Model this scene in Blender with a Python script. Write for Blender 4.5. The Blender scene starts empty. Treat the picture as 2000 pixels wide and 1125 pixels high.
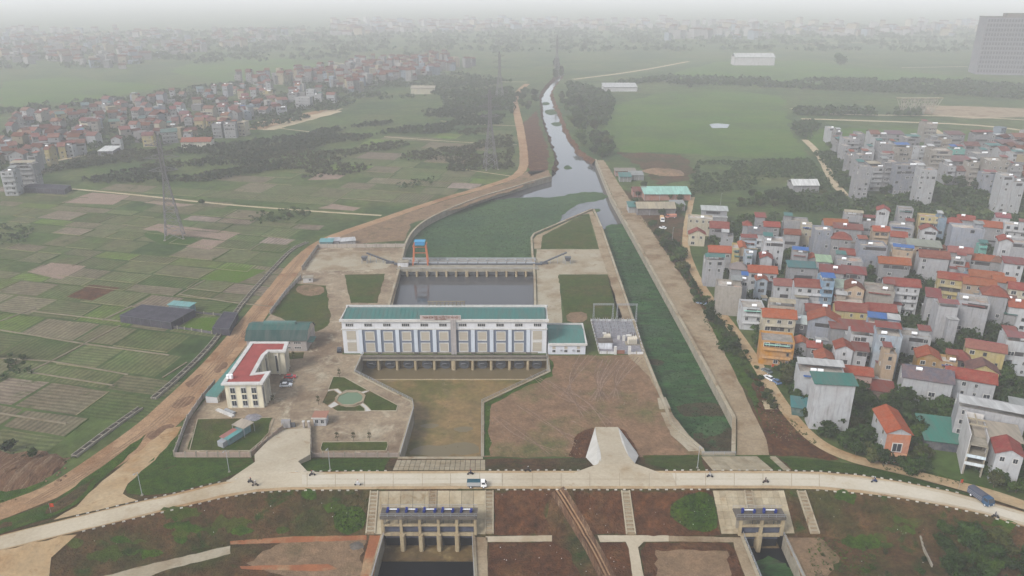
import bpy, math, random
import numpy as np
from mathutils import Vector, Matrix
from mathutils.geometry import tessellate_polygon, delaunay_2d_cdt

random.seed(7)
R = math.radians
scene = bpy.context.scene

# ------------------------------------------------------------------ camera, sky, sun, exposure
FPX, CAMH, PITCH = 1480.0, 130.0, math.atan(587.5 / 1480.0)
cam_d = bpy.data.cameras.new('camera')
cam_d.sensor_width = 36.0
cam_d.lens = FPX / 2000.0 * 36.0
cam_d.clip_start, cam_d.clip_end = 1.0, 40000.0
cam = bpy.data.objects.new('camera', cam_d)
scene.collection.objects.link(cam)
cam.location = (0, 0, CAMH)
cam.rotation_euler = (math.pi / 2 - PITCH, 0, 0)
scene.camera = cam

SUN_EL, SUN_AZ = R(40), R(228)          # azimuth measured clockwise from +Y
world = bpy.data.worlds.new('World')
scene.world = world
world.use_nodes = True
wn, wl = world.node_tree.nodes, world.node_tree.links
wn.clear()
sky = wn.new('ShaderNodeTexSky')
sky.sky_type = 'NISHITA'
sky.sun_disc = False
sky.sun_elevation = SUN_EL
sky.sun_rotation = SUN_AZ
sky.air_density, sky.dust_density, sky.ozone_density = 1.0, 2.0, 1.0
hsv = wn.new('ShaderNodeHueSaturation')
hsv.inputs['Saturation'].default_value = 0.42      # smoggy sky: dull blue-grey
bg = wn.new('ShaderNodeBackground')
bg.inputs['Strength'].default_value = 0.15
wo = wn.new('ShaderNodeOutputWorld')
wl.new(sky.outputs[0], hsv.inputs['Color'])
wl.new(hsv.outputs[0], bg.inputs[0])
wl.new(bg.outputs[0], wo.inputs[0])

sun_d = bpy.data.lights.new('sun', 'SUN')
sun_d.energy, sun_d.angle, sun_d.color = 1.5, R(12), (1.0, 0.975, 0.945)
sun = bpy.data.objects.new('sun', sun_d)
scene.collection.objects.link(sun)
sd = Vector((math.sin(SUN_AZ) * math.cos(SUN_EL), math.cos(SUN_AZ) * math.cos(SUN_EL), math.sin(SUN_EL)))
sun.rotation_euler = (-sd).to_track_quat('-Z', 'Y').to_euler()

vs = scene.view_settings
vs.view_transform, vs.look = 'Standard', 'None'
vs.exposure, vs.gamma, vs.use_curve_mapping = 0.78, 1.0, False
scene.cycles.max_bounces = 5
scene.cycles.diffuse_bounces = 2
scene.cycles.glossy_bounces = 2
scene.cycles.transmission_bounces = 2
scene.cycles.volume_bounces = 1
scene.cycles.transparent_max_bounces = 4
HAZE_DENSITY = 0.00034

# ------------------------------------------------------------------ helpers
SP, CP = math.sin(PITCH), math.cos(PITCH)
def G(u, v, z=0.0):
    """site position of a point measured on the photograph, standing at height z"""
    x, y = (u - 1000) / FPX, (562.5 - v) / FPX
    t = (z - CAMH) / (y * CP - SP)
    return (x * t, (y * SP + CP) * t)
def depth_at(y, z):
    return y * CP + (CAMH - z) * SP
def zat(Y, v):
    y = (562.5 - v) / FPX
    return CAMH + Y / (y * SP + CP) * (y * CP - SP)
def L(r, g, b):
    f = lambda c: (c / 255 / 12.92) if c / 255 <= 0.04045 else ((c / 255 + 0.055) / 1.055) ** 2.4
    return (f(r), f(g), f(b))
coll = scene.collection

def props(o, label=None, cat=None, group=None, kind=None):
    if label: o['label'] = label
    if cat: o['category'] = cat
    if group: o['group'] = group
    if kind: o['kind'] = kind
    return o
def empty(name, loc=(0, 0, 0), rz=0.0, label=None, cat=None, group=None, kind=None):
    o = bpy.data.objects.new(name, None)
    coll.objects.link(o)
    o.location = loc
    o.rotation_euler = (0, 0, rz)
    o.empty_display_size = 0.5
    return props(o, label, cat, group, kind)
def add(name, mesh, parent=None, loc=(0, 0, 0), rz=0.0, scale=None, color=None, rot=None):
    o = bpy.data.objects.new(name, mesh)
    coll.objects.link(o)
    o.location = loc
    o.rotation_euler = rot if rot else (0, 0, rz)
    if scale: o.scale = scale
    if color: o.color = (color[0], color[1], color[2], 1)
    if parent: o.parent = parent
    return o
def copy_tree(o, parent=None):
    c = o.copy()
    coll.objects.link(c)
    c.parent = parent
    for ch in o.children:
        copy_tree(ch, c)
    return c

class MB:
    """collects faces for one mesh"""
    def __init__(s):
        s.v, s.f, s.m = [], [], []
    def face(s, pts, mi=0):
        n = len(s.v)
        s.v += [tuple(p) for p in pts]
        s.f.append(tuple(range(n, n + len(pts)))); s.m.append(mi)
    def hexa(s, b, t, mi=0):
        """b, t: four points each, counter-clockwise seen from above"""
        n = len(s.v)
        s.v += [tuple(p) for p in b] + [tuple(p) for p in t]
        for q in ((3, 2, 1, 0), (4, 5, 6, 7), (0, 1, 5, 4), (1, 2, 6, 5), (2, 3, 7, 6), (3, 0, 4, 7)):
            s.f.append(tuple(n + i for i in q)); s.m.append(mi)
    def box(s, x0, x1, y0, y1, z0, z1, mi=0):
        s.hexa([(x0, y0, z0), (x1, y0, z0), (x1, y1, z0), (x0, y1, z0)], [(x0, y0, z1), (x1, y0, z1), (x1, y1, z1), (x0, y1, z1)], mi)
    def prism(s, pts, z0, z1, mi=0, mtop=None, bottom=False):
        n = len(pts)
        area = sum(pts[i][0] * pts[(i + 1) % n][1] - pts[(i + 1) % n][0] * pts[i][1] for i in range(n))
        if area < 0: pts = pts[::-1]
        z0f = z0 if callable(z0) else (lambda x, y: z0)
        z1f = z1 if callable(z1) else (lambda x, y: z1)
        b = len(s.v)
        s.v += [(p[0], p[1], z0f(p[0], p[1])) for p in pts] + [(p[0], p[1], z1f(p[0], p[1])) for p in pts]
        for i in range(n):
            j = (i + 1) % n
            s.f.append((b + i, b + j, b + n + j, b + n + i)); s.m.append(mi)
        for t in tessellate_polygon([[Vector((p[0], p[1], 0)) for p in pts]]):
            a, c, d = t
            va, vc, vd = pts[a], pts[c], pts[d]
            cr = (vc[0] - va[0]) * (vd[1] - va[1]) - (vc[1] - va[1]) * (vd[0] - va[0])
            t = (a, c, d) if cr > 0 else (a, d, c)
            s.f.append(tuple(b + n + i for i in t)); s.m.append(mi if mtop is None else mtop)
            if bottom:
                s.f.append(tuple(b + i for i in t[::-1])); s.m.append(mi)
    def beam(s, p, q, w, h=None, mi=0):
        p, q = Vector(p), Vector(q)
        h = h or w
        d = q - p
        if d.length < 1e-6: return
        d.normalize()
        up = Vector((0, 0, 1)) if abs(d.z) < 0.95 else Vector((0, 1, 0))
        sx = d.cross(up).normalized() * (w / 2)
        sz = sx.cross(d).normalized() * (h / 2)
        s.hexa([p - sx - sz, p + sx - sz, q + sx - sz, q - sx - sz], [p - sx + sz, p + sx + sz, q + sx + sz, q - sx + sz], mi)
    def tube(s, p, q, r, n=8, r2=None, mi=0, caps=True):
        p, q = Vector(p), Vector(q)
        r2 = r if r2 is None else r2
        d = (q - p).normalized()
        up = Vector((0, 0, 1)) if abs(d.z) < 0.95 else Vector((0, 1, 0))
        a = d.cross(up).normalized(); b = a.cross(d).normalized()
        k = len(s.v)
        for i in range(n):
            t = 2 * math.pi * i / n
            s.v.append(tuple(p + (a * math.cos(t) + b * math.sin(t)) * r))
        for i in range(n):
            t = 2 * math.pi * i / n
            s.v.append(tuple(q + (a * math.cos(t) + b * math.sin(t)) * r2))
        for i in range(n):
            j = (i + 1) % n
            s.f.append((k + i, k + n + i, k + n + j, k + j)); s.m.append(mi)
        if caps:
            s.f.append(tuple(k + i for i in range(n))); s.m.append(mi)
            s.f.append(tuple(k + n + i for i in reversed(range(n)))); s.m.append(mi)
    def mesh(s, name, mats, smooth=False):
        me = bpy.data.meshes.new(name)
        me.from_pydata(s.v, [], s.f)
        for m in (mats if isinstance(mats, (list, tuple)) else [mats]):
            me.materials.append(m)
        if any(s.m): me.polygons.foreach_set('material_index', s.m)
        if smooth: me.polygons.foreach_set('use_smooth', [True] * len(me.polygons))
        me.update()
        return me
    def build(s, name, mats, parent=None, loc=(0, 0, 0), rz=0.0, color=None, smooth=False, kind=None):
        o = add(name, s.mesh(name, mats, smooth), parent, loc, rz, None, color)
        if kind: o['kind'] = kind
        return o

# ------------------------------------------------------------------ materials
def mix_rgb(nt, fac, a, b, blend='MIX'):
    n = nt.nodes.new('ShaderNodeMix'); n.data_type = 'RGBA'; n.blend_type = blend
    for sock, val in ((n.inputs[0], fac), (n.inputs[6], a), (n.inputs[7], b)):
        if hasattr(val, 'is_output'): nt.links.new(val, sock)
        elif isinstance(val, (int, float)): sock.default_value = val
        else: sock.default_value = (val[0], val[1], val[2], 1)
    return n.outputs[2]
def noise(nt, vec, scale, detail=4, rough=0.6, lo=0.35, hi=0.65, dist=0.0):
    n = nt.nodes.new('ShaderNodeTexNoise')
    n.inputs['Scale'].default_value = scale
    n.inputs['Detail'].default_value = detail
    n.inputs['Roughness'].default_value = rough
    n.inputs['Distortion'].default_value = dist
    nt.links.new(vec, n.inputs['Vector'])
    m = nt.nodes.new('ShaderNodeMapRange')
    m.inputs[1].default_value, m.inputs[2].default_value = lo, hi
    nt.links.new(n.outputs[0], m.inputs[0])
    return m.outputs[0]
GAIN, SAT = 1.0, 1.0  # colour gain and saturation, set to make up for haze and exposure
def tone(c):
    """scale a colour in brightness and saturation, making up for haze and exposure"""
    if c is None: return None
    m = sum(c) / 3
    return tuple(max(0.004, (m + (x - m) * SAT) * GAIN) for x in c)
def material(name, c1=None, c2=None, s1=0.2, c3=None, s3=0.03, lo3=0.5, hi3=0.65, fine=4.0, fine_amt=0.35, rough=0.85, bump=0.0, bump_s=3.0,
             metal=0.0, spec=0.06, objcol=False, streak=0.0, stretch=None, rand=0.0, blotch=None, rows=None):
    c1, c2, c3 = tone(c1), tone(c2), tone(c3)
    if blotch: blotch = (tone(blotch[0]),) + tuple(blotch[1:])
    m = bpy.data.materials.new(name)
    m.use_nodes = True
    nt = m.node_tree
    b = nt.nodes['Principled BSDF']
    geo = nt.nodes.new('ShaderNodeNewGeometry')
    vec = geo.outputs['Position']
    if stretch:
        mp = nt.nodes.new('ShaderNodeMapping')
        mp.inputs['Scale'].default_value = stretch[:3]
        if len(stretch) > 3: mp.inputs['Rotation'].default_value = (0, 0, stretch[3])
        nt.links.new(vec, mp.inputs[0]); vec = mp.outputs[0]
    if objcol:
        oi = nt.nodes.new('ShaderNodeObjectInfo')
        col = oi.outputs['Color']
        if c2: col = mix_rgb(nt, noise(nt, vec, s1), col, mix_rgb(nt, 0.45, col, c2))
    else:
        col = c1
        if c2: col = mix_rgb(nt, noise(nt, vec, s1), c1, c2)
    if c3: col = mix_rgb(nt, noise(nt, vec, s3, 5, 0.65, lo3, hi3), col, c3)
    if blotch: col = mix_rgb(nt, noise(nt, vec, blotch[1], 6, 0.7, blotch[2], blotch[3], 0.6), col, blotch[0])
    if streak:
        mp = nt.nodes.new('ShaderNodeMapping')
        mp.inputs['Scale'].default_value = (1.6, 1.6, 0.18)
        nt.links.new(geo.outputs['Position'], mp.inputs[0])
        f = noise(nt, mp.outputs[0], 0.9, 4, 0.6, 0.5, 0.75)
        mm = nt.nodes.new('ShaderNodeMath'); mm.operation = 'MULTIPLY'; mm.inputs[1].default_value = streak
        nt.links.new(f, mm.inputs[0])
        col = mix_rgb(nt, mm.outputs[0], col, (0.10, 0.095, 0.085))
    if fine_amt:
        f = noise(nt, vec, fine, 3, 0.6, 0.2, 0.8)
        r = nt.nodes.new('ShaderNodeMapRange')
        r.inputs[3].default_value, r.inputs[4].default_value = 1 - fine_amt, 1 + fine_amt
        nt.links.new(f, r.inputs[0])
        cc = nt.nodes.new('ShaderNodeCombineColor')
        for i in range(3): nt.links.new(r.outputs[0], cc.inputs[i])
        col = mix_rgb(nt, 1.0, col, cc.outputs[0], 'MULTIPLY')
        if fine_amt > 0.15:
            f = noise(nt, vec, fine * 0.3, 4, 0.7, 0.3, 0.7)
            r = nt.nodes.new('ShaderNodeMapRange')
            r.inputs[3].default_value, r.inputs[4].default_value = 1 - fine_amt * .8, 1 + fine_amt * .8
            nt.links.new(f, r.inputs[0])
            cc = nt.nodes.new('ShaderNodeCombineColor')
            for i in range(3): nt.links.new(r.outputs[0], cc.inputs[i])
            col = mix_rgb(nt, 1.0, col, cc.outputs[0], 'MULTIPLY')
    if rows:
        mp = nt.nodes.new('ShaderNodeMapping')
        oi = nt.nodes.new('ShaderNodeObjectInfo')
        st = nt.nodes.new('ShaderNodeMath'); st.operation = 'GREATER_THAN'; st.inputs[1].default_value = .5
        nt.links.new(oi.outputs['Random'], st.inputs[0])
        ml = nt.nodes.new('ShaderNodeMath'); ml.operation = 'MULTIPLY_ADD'; ml.inputs[1].default_value = math.pi / 2; ml.inputs[2].default_value = rows[0]
        nt.links.new(st.outputs[0], ml.inputs[0])
        cx = nt.nodes.new('ShaderNodeCombineXYZ'); nt.links.new(ml.outputs[0], cx.inputs[2]); nt.links.new(cx.outputs[0], mp.inputs['Rotation'])
        nt.links.new(geo.outputs['Position'], mp.inputs[0])
        wv = nt.nodes.new('ShaderNodeTexWave'); wv.inputs['Scale'].default_value = rows[1]; wv.inputs['Distortion'].default_value = 3.0; wv.inputs['Detail Scale'].default_value = .6
        nt.links.new(mp.outputs[0], wv.inputs[0])
        r = nt.nodes.new('ShaderNodeMapRange'); r.inputs[3].default_value, r.inputs[4].default_value = 1 - rows[2], 1 + rows[2]
        nt.links.new(wv.outputs['Fac'], r.inputs[0])
        cc = nt.nodes.new('ShaderNodeCombineColor')
        for i in range(3): nt.links.new(r.outputs[0], cc.inputs[i])
        col = mix_rgb(nt, 1.0, col, cc.outputs[0], 'MULTIPLY')
    if rand:
        oi = nt.nodes.new('ShaderNodeObjectInfo')
        r = nt.nodes.new('ShaderNodeMapRange')
        r.inputs[3].default_value, r.inputs[4].default_value = 1 - rand, 1 + rand
        nt.links.new(oi.outputs['Random'], r.inputs[0])
        cc = nt.nodes.new('ShaderNodeCombineColor')
        for i in range(3): nt.links.new(r.outputs[0], cc.inputs[i])
        col = mix_rgb(nt, 1.0, col, cc.outputs[0], 'MULTIPLY')
    if hasattr(col, 'is_output'): nt.links.new(col, b.inputs['Base Color'])
    else: b.inputs['Base Color'].default_value = (*col, 1)
    b.inputs['Roughness'].default_value = rough
    b.inputs['Metallic'].default_value = metal
    b.inputs['Specular IOR Level'].default_value = spec
    if bump:
        n = nt.nodes.new('ShaderNodeTexNoise')
        n.inputs['Scale'].default_value = bump_s
        n.inputs['Detail'].default_value = 5
        nt.links.new(vec, n.inputs['Vector'])
        bp = nt.nodes.new('ShaderNodeBump')
        bp.inputs['Strength'].default_value = bump
        bp.inputs['Distance'].default_value = 0.4
        nt.links.new(n.outputs[0], bp.inputs['Height'])
        nt.links.new(bp.outputs[0], b.inputs['Normal'])
    return m

M = {}
GAIN, SAT = 0.54, 1.45
M['ground'] = material('ground_scrub', (0.085, 0.122, 0.048), (0.118, 0.130, 0.064), 0.02, (0.055, 0.085, 0.036), 0.009, 0.45, 0.6, 0.25, 0.4, bump=0.6, bump_s=0.5,
                       blotch=((0.15, 0.125, 0.09), 0.02, 0.62, 0.72))
GAIN, SAT = 0.74, 1.5
M['meadow'] = material('meadow_grass', (0.060, 0.105, 0.030), (0.085, 0.115, 0.042), 0.03, (0.055, 0.08, 0.034), 0.012, 0.45, 0.65, 0.6, 0.25, bump=0.3, bump_s=1.0)
GAIN, SAT = 0.52, 1.4
M['field'] = material('crop_field', None, (0.17, 0.13, 0.095), 0.04, None, fine=0.5, fine_amt=0.3, objcol=True, bump=0.5, bump_s=1.2, blotch=((0.06, 0.085, 0.03), 0.10, 0.58, 0.70), rows=(0.2, 0.16, 0.22))
M['bund'] = material('bund_concrete', (0.36, 0.32, 0.25), (0.26, 0.22, 0.16), 0.3, fine_amt=0.2)
M['lawn'] = material('lawn_grass', (0.050, 0.082, 0.022), (0.085, 0.095, 0.034), 0.09, (0.115, 0.090, 0.050), 0.06, 0.52, 0.72, 1.0, 0.35, bump=0.6, bump_s=2.5)
M['rank_grass'] = material('rank_grass', (0.042, 0.080, 0.018), (0.070, 0.105, 0.026), 0.2, (0.10, 0.078, 0.042), 0.10, 0.60, 0.75, 1.1, 0.45, bump=0.8, bump_s=2.5)
GAIN, SAT = 0.52, 1.3
M['slope'] = material('slope_grass', (0.062, 0.066, 0.026), (0.10, 0.068, 0.040), 0.09, (0.125, 0.072, 0.042), 0.05, 0.42, 0.60, 0.9, 0.5, bump=1.0, bump_s=2.0, blotch=((0.038, 0.066, 0.018), 0.13, 0.56, 0.66))
GAIN, SAT = 0.52, 1.35
M['red_soil'] = material('red_soil', (0.125, 0.060, 0.034), (0.085, 0.044, 0.028), 0.25, (0.16, 0.095, 0.055), 0.12, 0.5, 0.7, 0.9, 0.55, bump=1.0, bump_s=2.0)
GAIN, SAT = 0.72, 1.1
M['brown_soil'] = material('brown_soil', (0.250, 0.158, 0.098), (0.185, 0.118, 0.074), 0.12, (0.115, 0.110, 0.046), 0.04, 0.50, 0.66, 0.9, 0.32, bump=0.8, bump_s=1.5, blotch=((0.30, 0.25, 0.20), 0.5, 0.66, 0.75))
M['tan_soil'] = material('tan_soil', (0.26, 0.175, 0.11), (0.19, 0.13, 0.082), 0.2, (0.12, 0.10, 0.05), 0.08, 0.55, 0.7, 2.0, 0.3, bump=0.6)
M['dirt_road'] = material('dirt_road', (0.40, 0.27, 0.165), (0.31, 0.19, 0.11), 0.07, (0.24, 0.13, 0.07), 0.05, 0.54, 0.66, 1.3, 0.22, bump=0.5)
GAIN, SAT = 0.7, 1.0
M['track'] = material('rutted_track', (0.19, 0.105, 0.058), (0.13, 0.068, 0.038), 0.5, (0.27, 0.18, 0.11), 0.3, 0.5, 0.65, 2.4, 0.4, bump=0.9, stretch=(3.0, 0.35, 1.0, 0.35))
GAIN, SAT = 0.72, 1.35
M['pale_path'] = material('pale_path', (0.50, 0.43, 0.32), (0.40, 0.33, 0.24), 0.15, fine_amt=0.2)
M['road'] = material('road_concrete', (0.53, 0.475, 0.385), (0.45, 0.395, 0.31), 0.08, (0.36, 0.295, 0.21), 0.05, 0.53, 0.70, 1.2, 0.12, rough=0.75, blotch=((0.34, 0.27, 0.19), 0.16, 0.60, 0.72))
M['apron'] = material('apron_dusty', (0.46, 0.37, 0.26), (0.37, 0.28, 0.185), 0.09, (0.30, 0.20, 0.12), 0.05, 0.5, 0.66, 1.2, 0.2, blotch=((0.26, 0.17, 0.10), 0.13, 0.58, 0.7))
M['yard'] = material('yard_concrete', (0.34, 0.285, 0.215), (0.255, 0.205, 0.155), 0.08, (0.195, 0.15, 0.112), 0.05, 0.47, 0.62, 0.9, 0.24, blotch=((0.43, 0.385, 0.305), 0.11, 0.54, 0.66))
M['platform'] = material('platform_concrete', (0.40, 0.365, 0.295), (0.33, 0.285, 0.215), 0.1, (0.24, 0.185, 0.13), 0.06, 0.5, 0.65, 1.3, 0.15, blotch=((0.22, 0.16, 0.11), 0.15, 0.58, 0.7))
M['walk'] = material('walk_concrete', (0.33, 0.275, 0.205), (0.26, 0.205, 0.145), 0.12, (0.20, 0.145, 0.098), 0.06, 0.52, 0.65, 1.5, 0.2)
M['concrete'] = material('concrete', (0.36, 0.335, 0.285), (0.27, 0.245, 0.20), 0.3, None, fine=2.0, fine_amt=0.15, streak=0.55)
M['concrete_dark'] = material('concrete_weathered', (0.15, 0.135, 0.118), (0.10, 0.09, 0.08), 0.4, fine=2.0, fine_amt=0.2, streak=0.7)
M['pier'] = material('pier_concrete', (0.44, 0.375, 0.27), (0.34, 0.28, 0.20), 0.4, fine=2.0, fine_amt=0.15, streak=0.5)
M['slab'] = material('revetment_slab', (0.42, 0.375, 0.29), (0.33, 0.28, 0.205), 0.25, fine=1.6, fine_amt=0.15, rand=0.14, streak=0.2, blotch=((0.25, 0.18, 0.11), 0.2, 0.58, 0.72))
M['fresh_concrete'] = material('fresh_concrete', (0.60, 0.585, 0.55), (0.52, 0.505, 0.47), 0.3, fine_amt=0.08)
M['brick_path'] = material('brick_path', (0.33, 0.155, 0.095), (0.25, 0.12, 0.078), 0.3, (0.33, 0.24, 0.16), 0.12, 0.5, 0.65, 2.0, 0.2)
M['wet_or_shaded'] = material('wet_or_shaded', (0.16, 0.115, 0.065), (0.09, 0.068, 0.042), 0.3, (0.22, 0.17, 0.10), 0.2, 0.5, 0.65, 1.0, 0.3, rough=0.5)  # wet floors, and the painted shade under the outlet deck
M['mud'] = material('basin_mud', (0.25, 0.175, 0.10), (0.175, 0.135, 0.068), 0.07, (0.115, 0.105, 0.042), 0.05, 0.46, 0.60, 0.6, 0.28, rough=0.5, spec=0.25, blotch=((0.25, 0.19, 0.125), 0.10, 0.58, 0.70))
GAIN, SAT = 1.0, 1.0
M['plaster'] = material('plaster', None, (0.24, 0.225, 0.21), 0.25, None, fine=1.0, fine_amt=0.14, objcol=True, streak=0.5)
M['clean_plaster'] = material('clean_plaster', None, None, fine=1.0, fine_amt=0.06, objcol=True, streak=0.16)
M['paint'] = material('paint', None, None, objcol=True, fine_amt=0.06, rough=0.6)
M['tile'] = material('roof_tile', None, (0.20, 0.10, 0.07), 0.5, None, fine=2.5, fine_amt=0.22, objcol=True, bump=0.5, bump_s=4.0, rough=0.8)
M['metal_roof'] = material('metal_roof', None, (0.10, 0.10, 0.09), 0.3, None, fine=1.0, fine_amt=0.10, objcol=True, rough=0.5, stretch=(2.0, 0.35, 0.5))
M['flat_roof'] = material('flat_roof', (0.34, 0.31, 0.27), (0.22, 0.20, 0.175), 0.35, (0.32, 0.20, 0.15), 0.2, 0.55, 0.65, 2.0, 0.2, rand=0.25)
M['white'] = material('white_paint', (0.49, 0.48, 0.455), (0.40, 0.385, 0.355), 0.3, fine_amt=0.08, rough=0.6, streak=0.25)
M['glass'] = material('window_glass', (0.025, 0.03, 0.038), fine_amt=0, rough=0.12, spec=0.5)
M['steel'] = material('stainless_steel', (0.80, 0.80, 0.80), fine_amt=0.03, rough=0.35, metal=0.15, spec=0.4)
M['dark_steel'] = material('dark_steel', (0.085, 0.09, 0.10), fine_amt=0.1, rough=0.5, metal=0.3)
M['galv'] = material('galvanised_steel', (0.30, 0.31, 0.32), fine_amt=0.1, rough=0.55, metal=0.3)
M['pylon'] = material('pylon_steel', (0.16, 0.15, 0.155), fine_amt=0.1, rough=0.6, metal=0.2)
M['rubber'] = material('tyre_rubber', (0.02, 0.02, 0.02), fine_amt=0.1, rough=0.8)
M['net'] = material('shade_net', (0.038, 0.036, 0.046), (0.058, 0.055, 0.066), 0.3, fine=3.0, fine_amt=0.25, rough=0.9)
M['bark'] = material('bark', (0.13, 0.095, 0.065), (0.08, 0.06, 0.04), 1.0, fine_amt=0.2)
M['gate'] = material('gate_steel', (0.075, 0.082, 0.115), (0.05, 0.055, 0.08), 0.6, fine_amt=0.15, rough=0.5, streak=0.4)
M['louvre'] = material('louvre_blind', (0.31, 0.275, 0.225), (0.36, 0.325, 0.26), 0.8, fine_amt=0.06, rough=0.7, stretch=(0.2, 0.2, 6.0))
M['gravel'] = material('gravel_yard', (0.165, 0.16, 0.175), (0.215, 0.205, 0.21), 0.5, fine=3.0, fine_amt=0.3)
def leaf_material(name, c1, c2):
    global GAIN, SAT
    GAIN, SAT = 0.48, 1.25
    m = material(name, c1, c2, 0.55, None, fine=2.2, fine_amt=0.5, rough=0.75, spec=0.08, rand=0.42)
    return m
M['leaf'] = leaf_material('leaf_dark', (0.030, 0.058, 0.018), (0.052, 0.082, 0.024))
M['leaf2'] = leaf_material('leaf_mid', (0.048, 0.085, 0.022), (0.078, 0.112, 0.030))
M['leaf3'] = leaf_material('leaf_olive', (0.058, 0.072, 0.026), (0.090, 0.092, 0.038))
GAIN, SAT = 0.66, 1.35
M['hyacinth'] = material('water_hyacinth', (0.054, 0.092, 0.044), (0.068, 0.108, 0.050), 0.06, (0.044, 0.080, 0.042), 0.03, 0.45, 0.62, 0.8, 0.45, bump=1.0, bump_s=2.2, rough=0.7)
M['weed_brown'] = material('brown_weed', (0.075, 0.058, 0.036), (0.050, 0.048, 0.030), 0.4, (0.035, 0.060, 0.028), 0.2, 0.56, 0.66, 0.8, 0.5, bump=1.0, bump_s=2.0)
M['hyacinth2'] = material('canal_weed', (0.030, 0.072, 0.028), (0.050, 0.100, 0.038), 0.16, (0.040, 0.046, 0.030), 0.12, 0.56, 0.68, 0.5, 0.6, bump=1.0, bump_s=2.0, rough=0.7, stretch=(0.5, 1.6, 1.0))

GAIN, SAT = 1.0, 1.0
def water_material(name, col, rough=0.06, spec=0.26):
    m = bpy.data.materials.new(name); m.use_nodes = True
    nt = m.node_tree; b = nt.nodes['Principled BSDF']
    b.inputs['Base Color'].default_value = (*col, 1)
    b.inputs['Roughness'].default_value = rough
    b.inputs['Specular IOR Level'].default_value = spec
    geo = nt.nodes.new('ShaderNodeNewGeometry')
    n = nt.nodes.new('ShaderNodeTexNoise'); n.inputs['Scale'].default_value = 0.8; n.inputs['Detail'].default_value = 3
    bp = nt.nodes.new('ShaderNodeBump'); bp.inputs['Strength'].default_value = 0.008; bp.inputs['Distance'].default_value = 0.15
    nt.links.new(geo.outputs['Position'], n.inputs['Vector']); nt.links.new(n.outputs[0], bp.inputs['Height']); nt.links.new(bp.outputs[0], b.inputs['Normal'])
    return m
M['water'] = water_material('canal_water', (0.060, 0.060, 0.062), 0.04)
M['black_water'] = water_material('intake_water', (0.003, 0.004, 0.006), 0.05, 0.06)
M['brown_water'] = water_material('outlet_water', (0.115, 0.088, 0.045), 0.12)
M['pond_water'] = water_material('pond_water', (0.10, 0.15, 0.085), 0.12)

# ------------------------------------------------------------------ terrain heights
ZR, ZL = 4.0, -1.5       # dike road, lower ground on the near side
LINE_A = [(-400, 1105), (0, 1016), (110, 972), (200, 920), (290, 897), (345, 894), (495, 894), (700, 894), (950, 897), (1250, 893), (1500, 892), (1600, 898), (1680, 908), (1760, 925), (1850, 950), (1920, 970), (2000, 996), (2300, 1086)]
LINE_B = [(-400, 1140), (0, 1046), (130, 1014), (250, 985), (340, 965), (420, 945), (500, 930), (570, 923), (700, 921), (950, 920), (1250, 920), (1500, 920), (1600, 922), (1680, 929), (1760, 941), (1850, 959), (1920, 977), (2000, 1000), (2300, 1090)]
LINE_C = [(-400, 1172), (0, 1076), (130, 1044), (250, 1015), (340, 994), (430, 973), (500, 961), (570, 957), (700, 956), (950, 955), (1250, 955), (1500, 954), (1600, 956), (1680, 963), (1760, 973), (1850, 989), (1920, 1004), (2000, 1029), (2300, 1121)]
LINE_D = [(-400, 1290), (0, 1190), (130, 1140), (250, 1100), (345, 1080), (450, 1058), (600, 1047), (700, 1046), (950, 1046), (1250, 1046), (1500, 1046), (1600, 1048), (1680, 1056), (1760, 1068), (1850, 1085), (2000, 1120), (2300, 1200)]
def world_line(px, z):
    w = sorted(G(u, v, z) for u, v in px)
    return np.array([p[0] for p in w]), np.array([p[1] for p in w])
WA, WB, WC, WD = world_line(LINE_A, 0), world_line(LINE_B, ZR), world_line(LINE_C, ZR), world_line(LINE_D, ZL)
def yl(W, x): return float(np.interp(x, W[0], W[1]))
def terrain(x, y):
    a, b, c, d = yl(WA, x), yl(WB, x), yl(WC, x), yl(WD, x)
    if y >= a: return 0.0
    if y >= b: return ZR * (a - y) / max(a - b, 0.1)
    if y >= c: return ZR
    if y >= d: return ZR + (ZL - ZR) * (c - y) / max(c - d, 0.1)
    return ZL
def GT(u, v):
    """site position on the terrain under a measured point"""
    lo, hi = -2.0, 4.5
    for _ in range(30):
        mid = (lo + hi) / 2
        x, y = G(u, v, mid)
        if terrain(x, y) > mid: lo = mid
        else: hi = mid
    return G(u, v, (lo + hi) / 2)

def inside(p, poly):
    x, y = p; c = False; n = len(poly); j = n - 1
    for i in range(n):
        xi, yi = poly[i][:2]; xj, yj = poly[j][:2]
        if (yi > y) != (yj > y) and x < (xj - xi) * (y - yi) / (yj - yi) + xi: c = not c
        j = i
    return c
def densify(pts, step, amp=0.0, closed=True, seed=0):
    rnd = random.Random(seed)
    out = []
    n = len(pts)
    for i in range(n if closed else n - 1):
        a, b = Vector(pts[i][:2]), Vector(pts[(i + 1) % n][:2])
        k = max(1, int((b - a).length / step))
        nrm = Vector((-(b - a).y, (b - a).x)).normalized() if (b - a).length > 0 else Vector((0, 0))
        for t in range(k):
            p = a.lerp(b, t / k)
            if amp and t: p = p + nrm * rnd.uniform(-amp, amp)
            out.append((p.x, p.y))
    if not closed: out.append(tuple(pts[-1][:2]))
    return out
def smooth_line(pts, it=2, closed=False):
    for _ in range(it):
        out = [] if closed else [pts[0]]
        n = len(pts)
        for i in range(n if closed else n - 1):
            a, b = pts[i], pts[(i + 1) % n]
            out += [(a[0] * .75 + b[0] * .25, a[1] * .75 + b[1] * .25), (a[0] * .25 + b[0] * .75, a[1] * .25 + b[1] * .75)]
        if not closed: out.append(pts[-1])
        pts = out
    return pts

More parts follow.
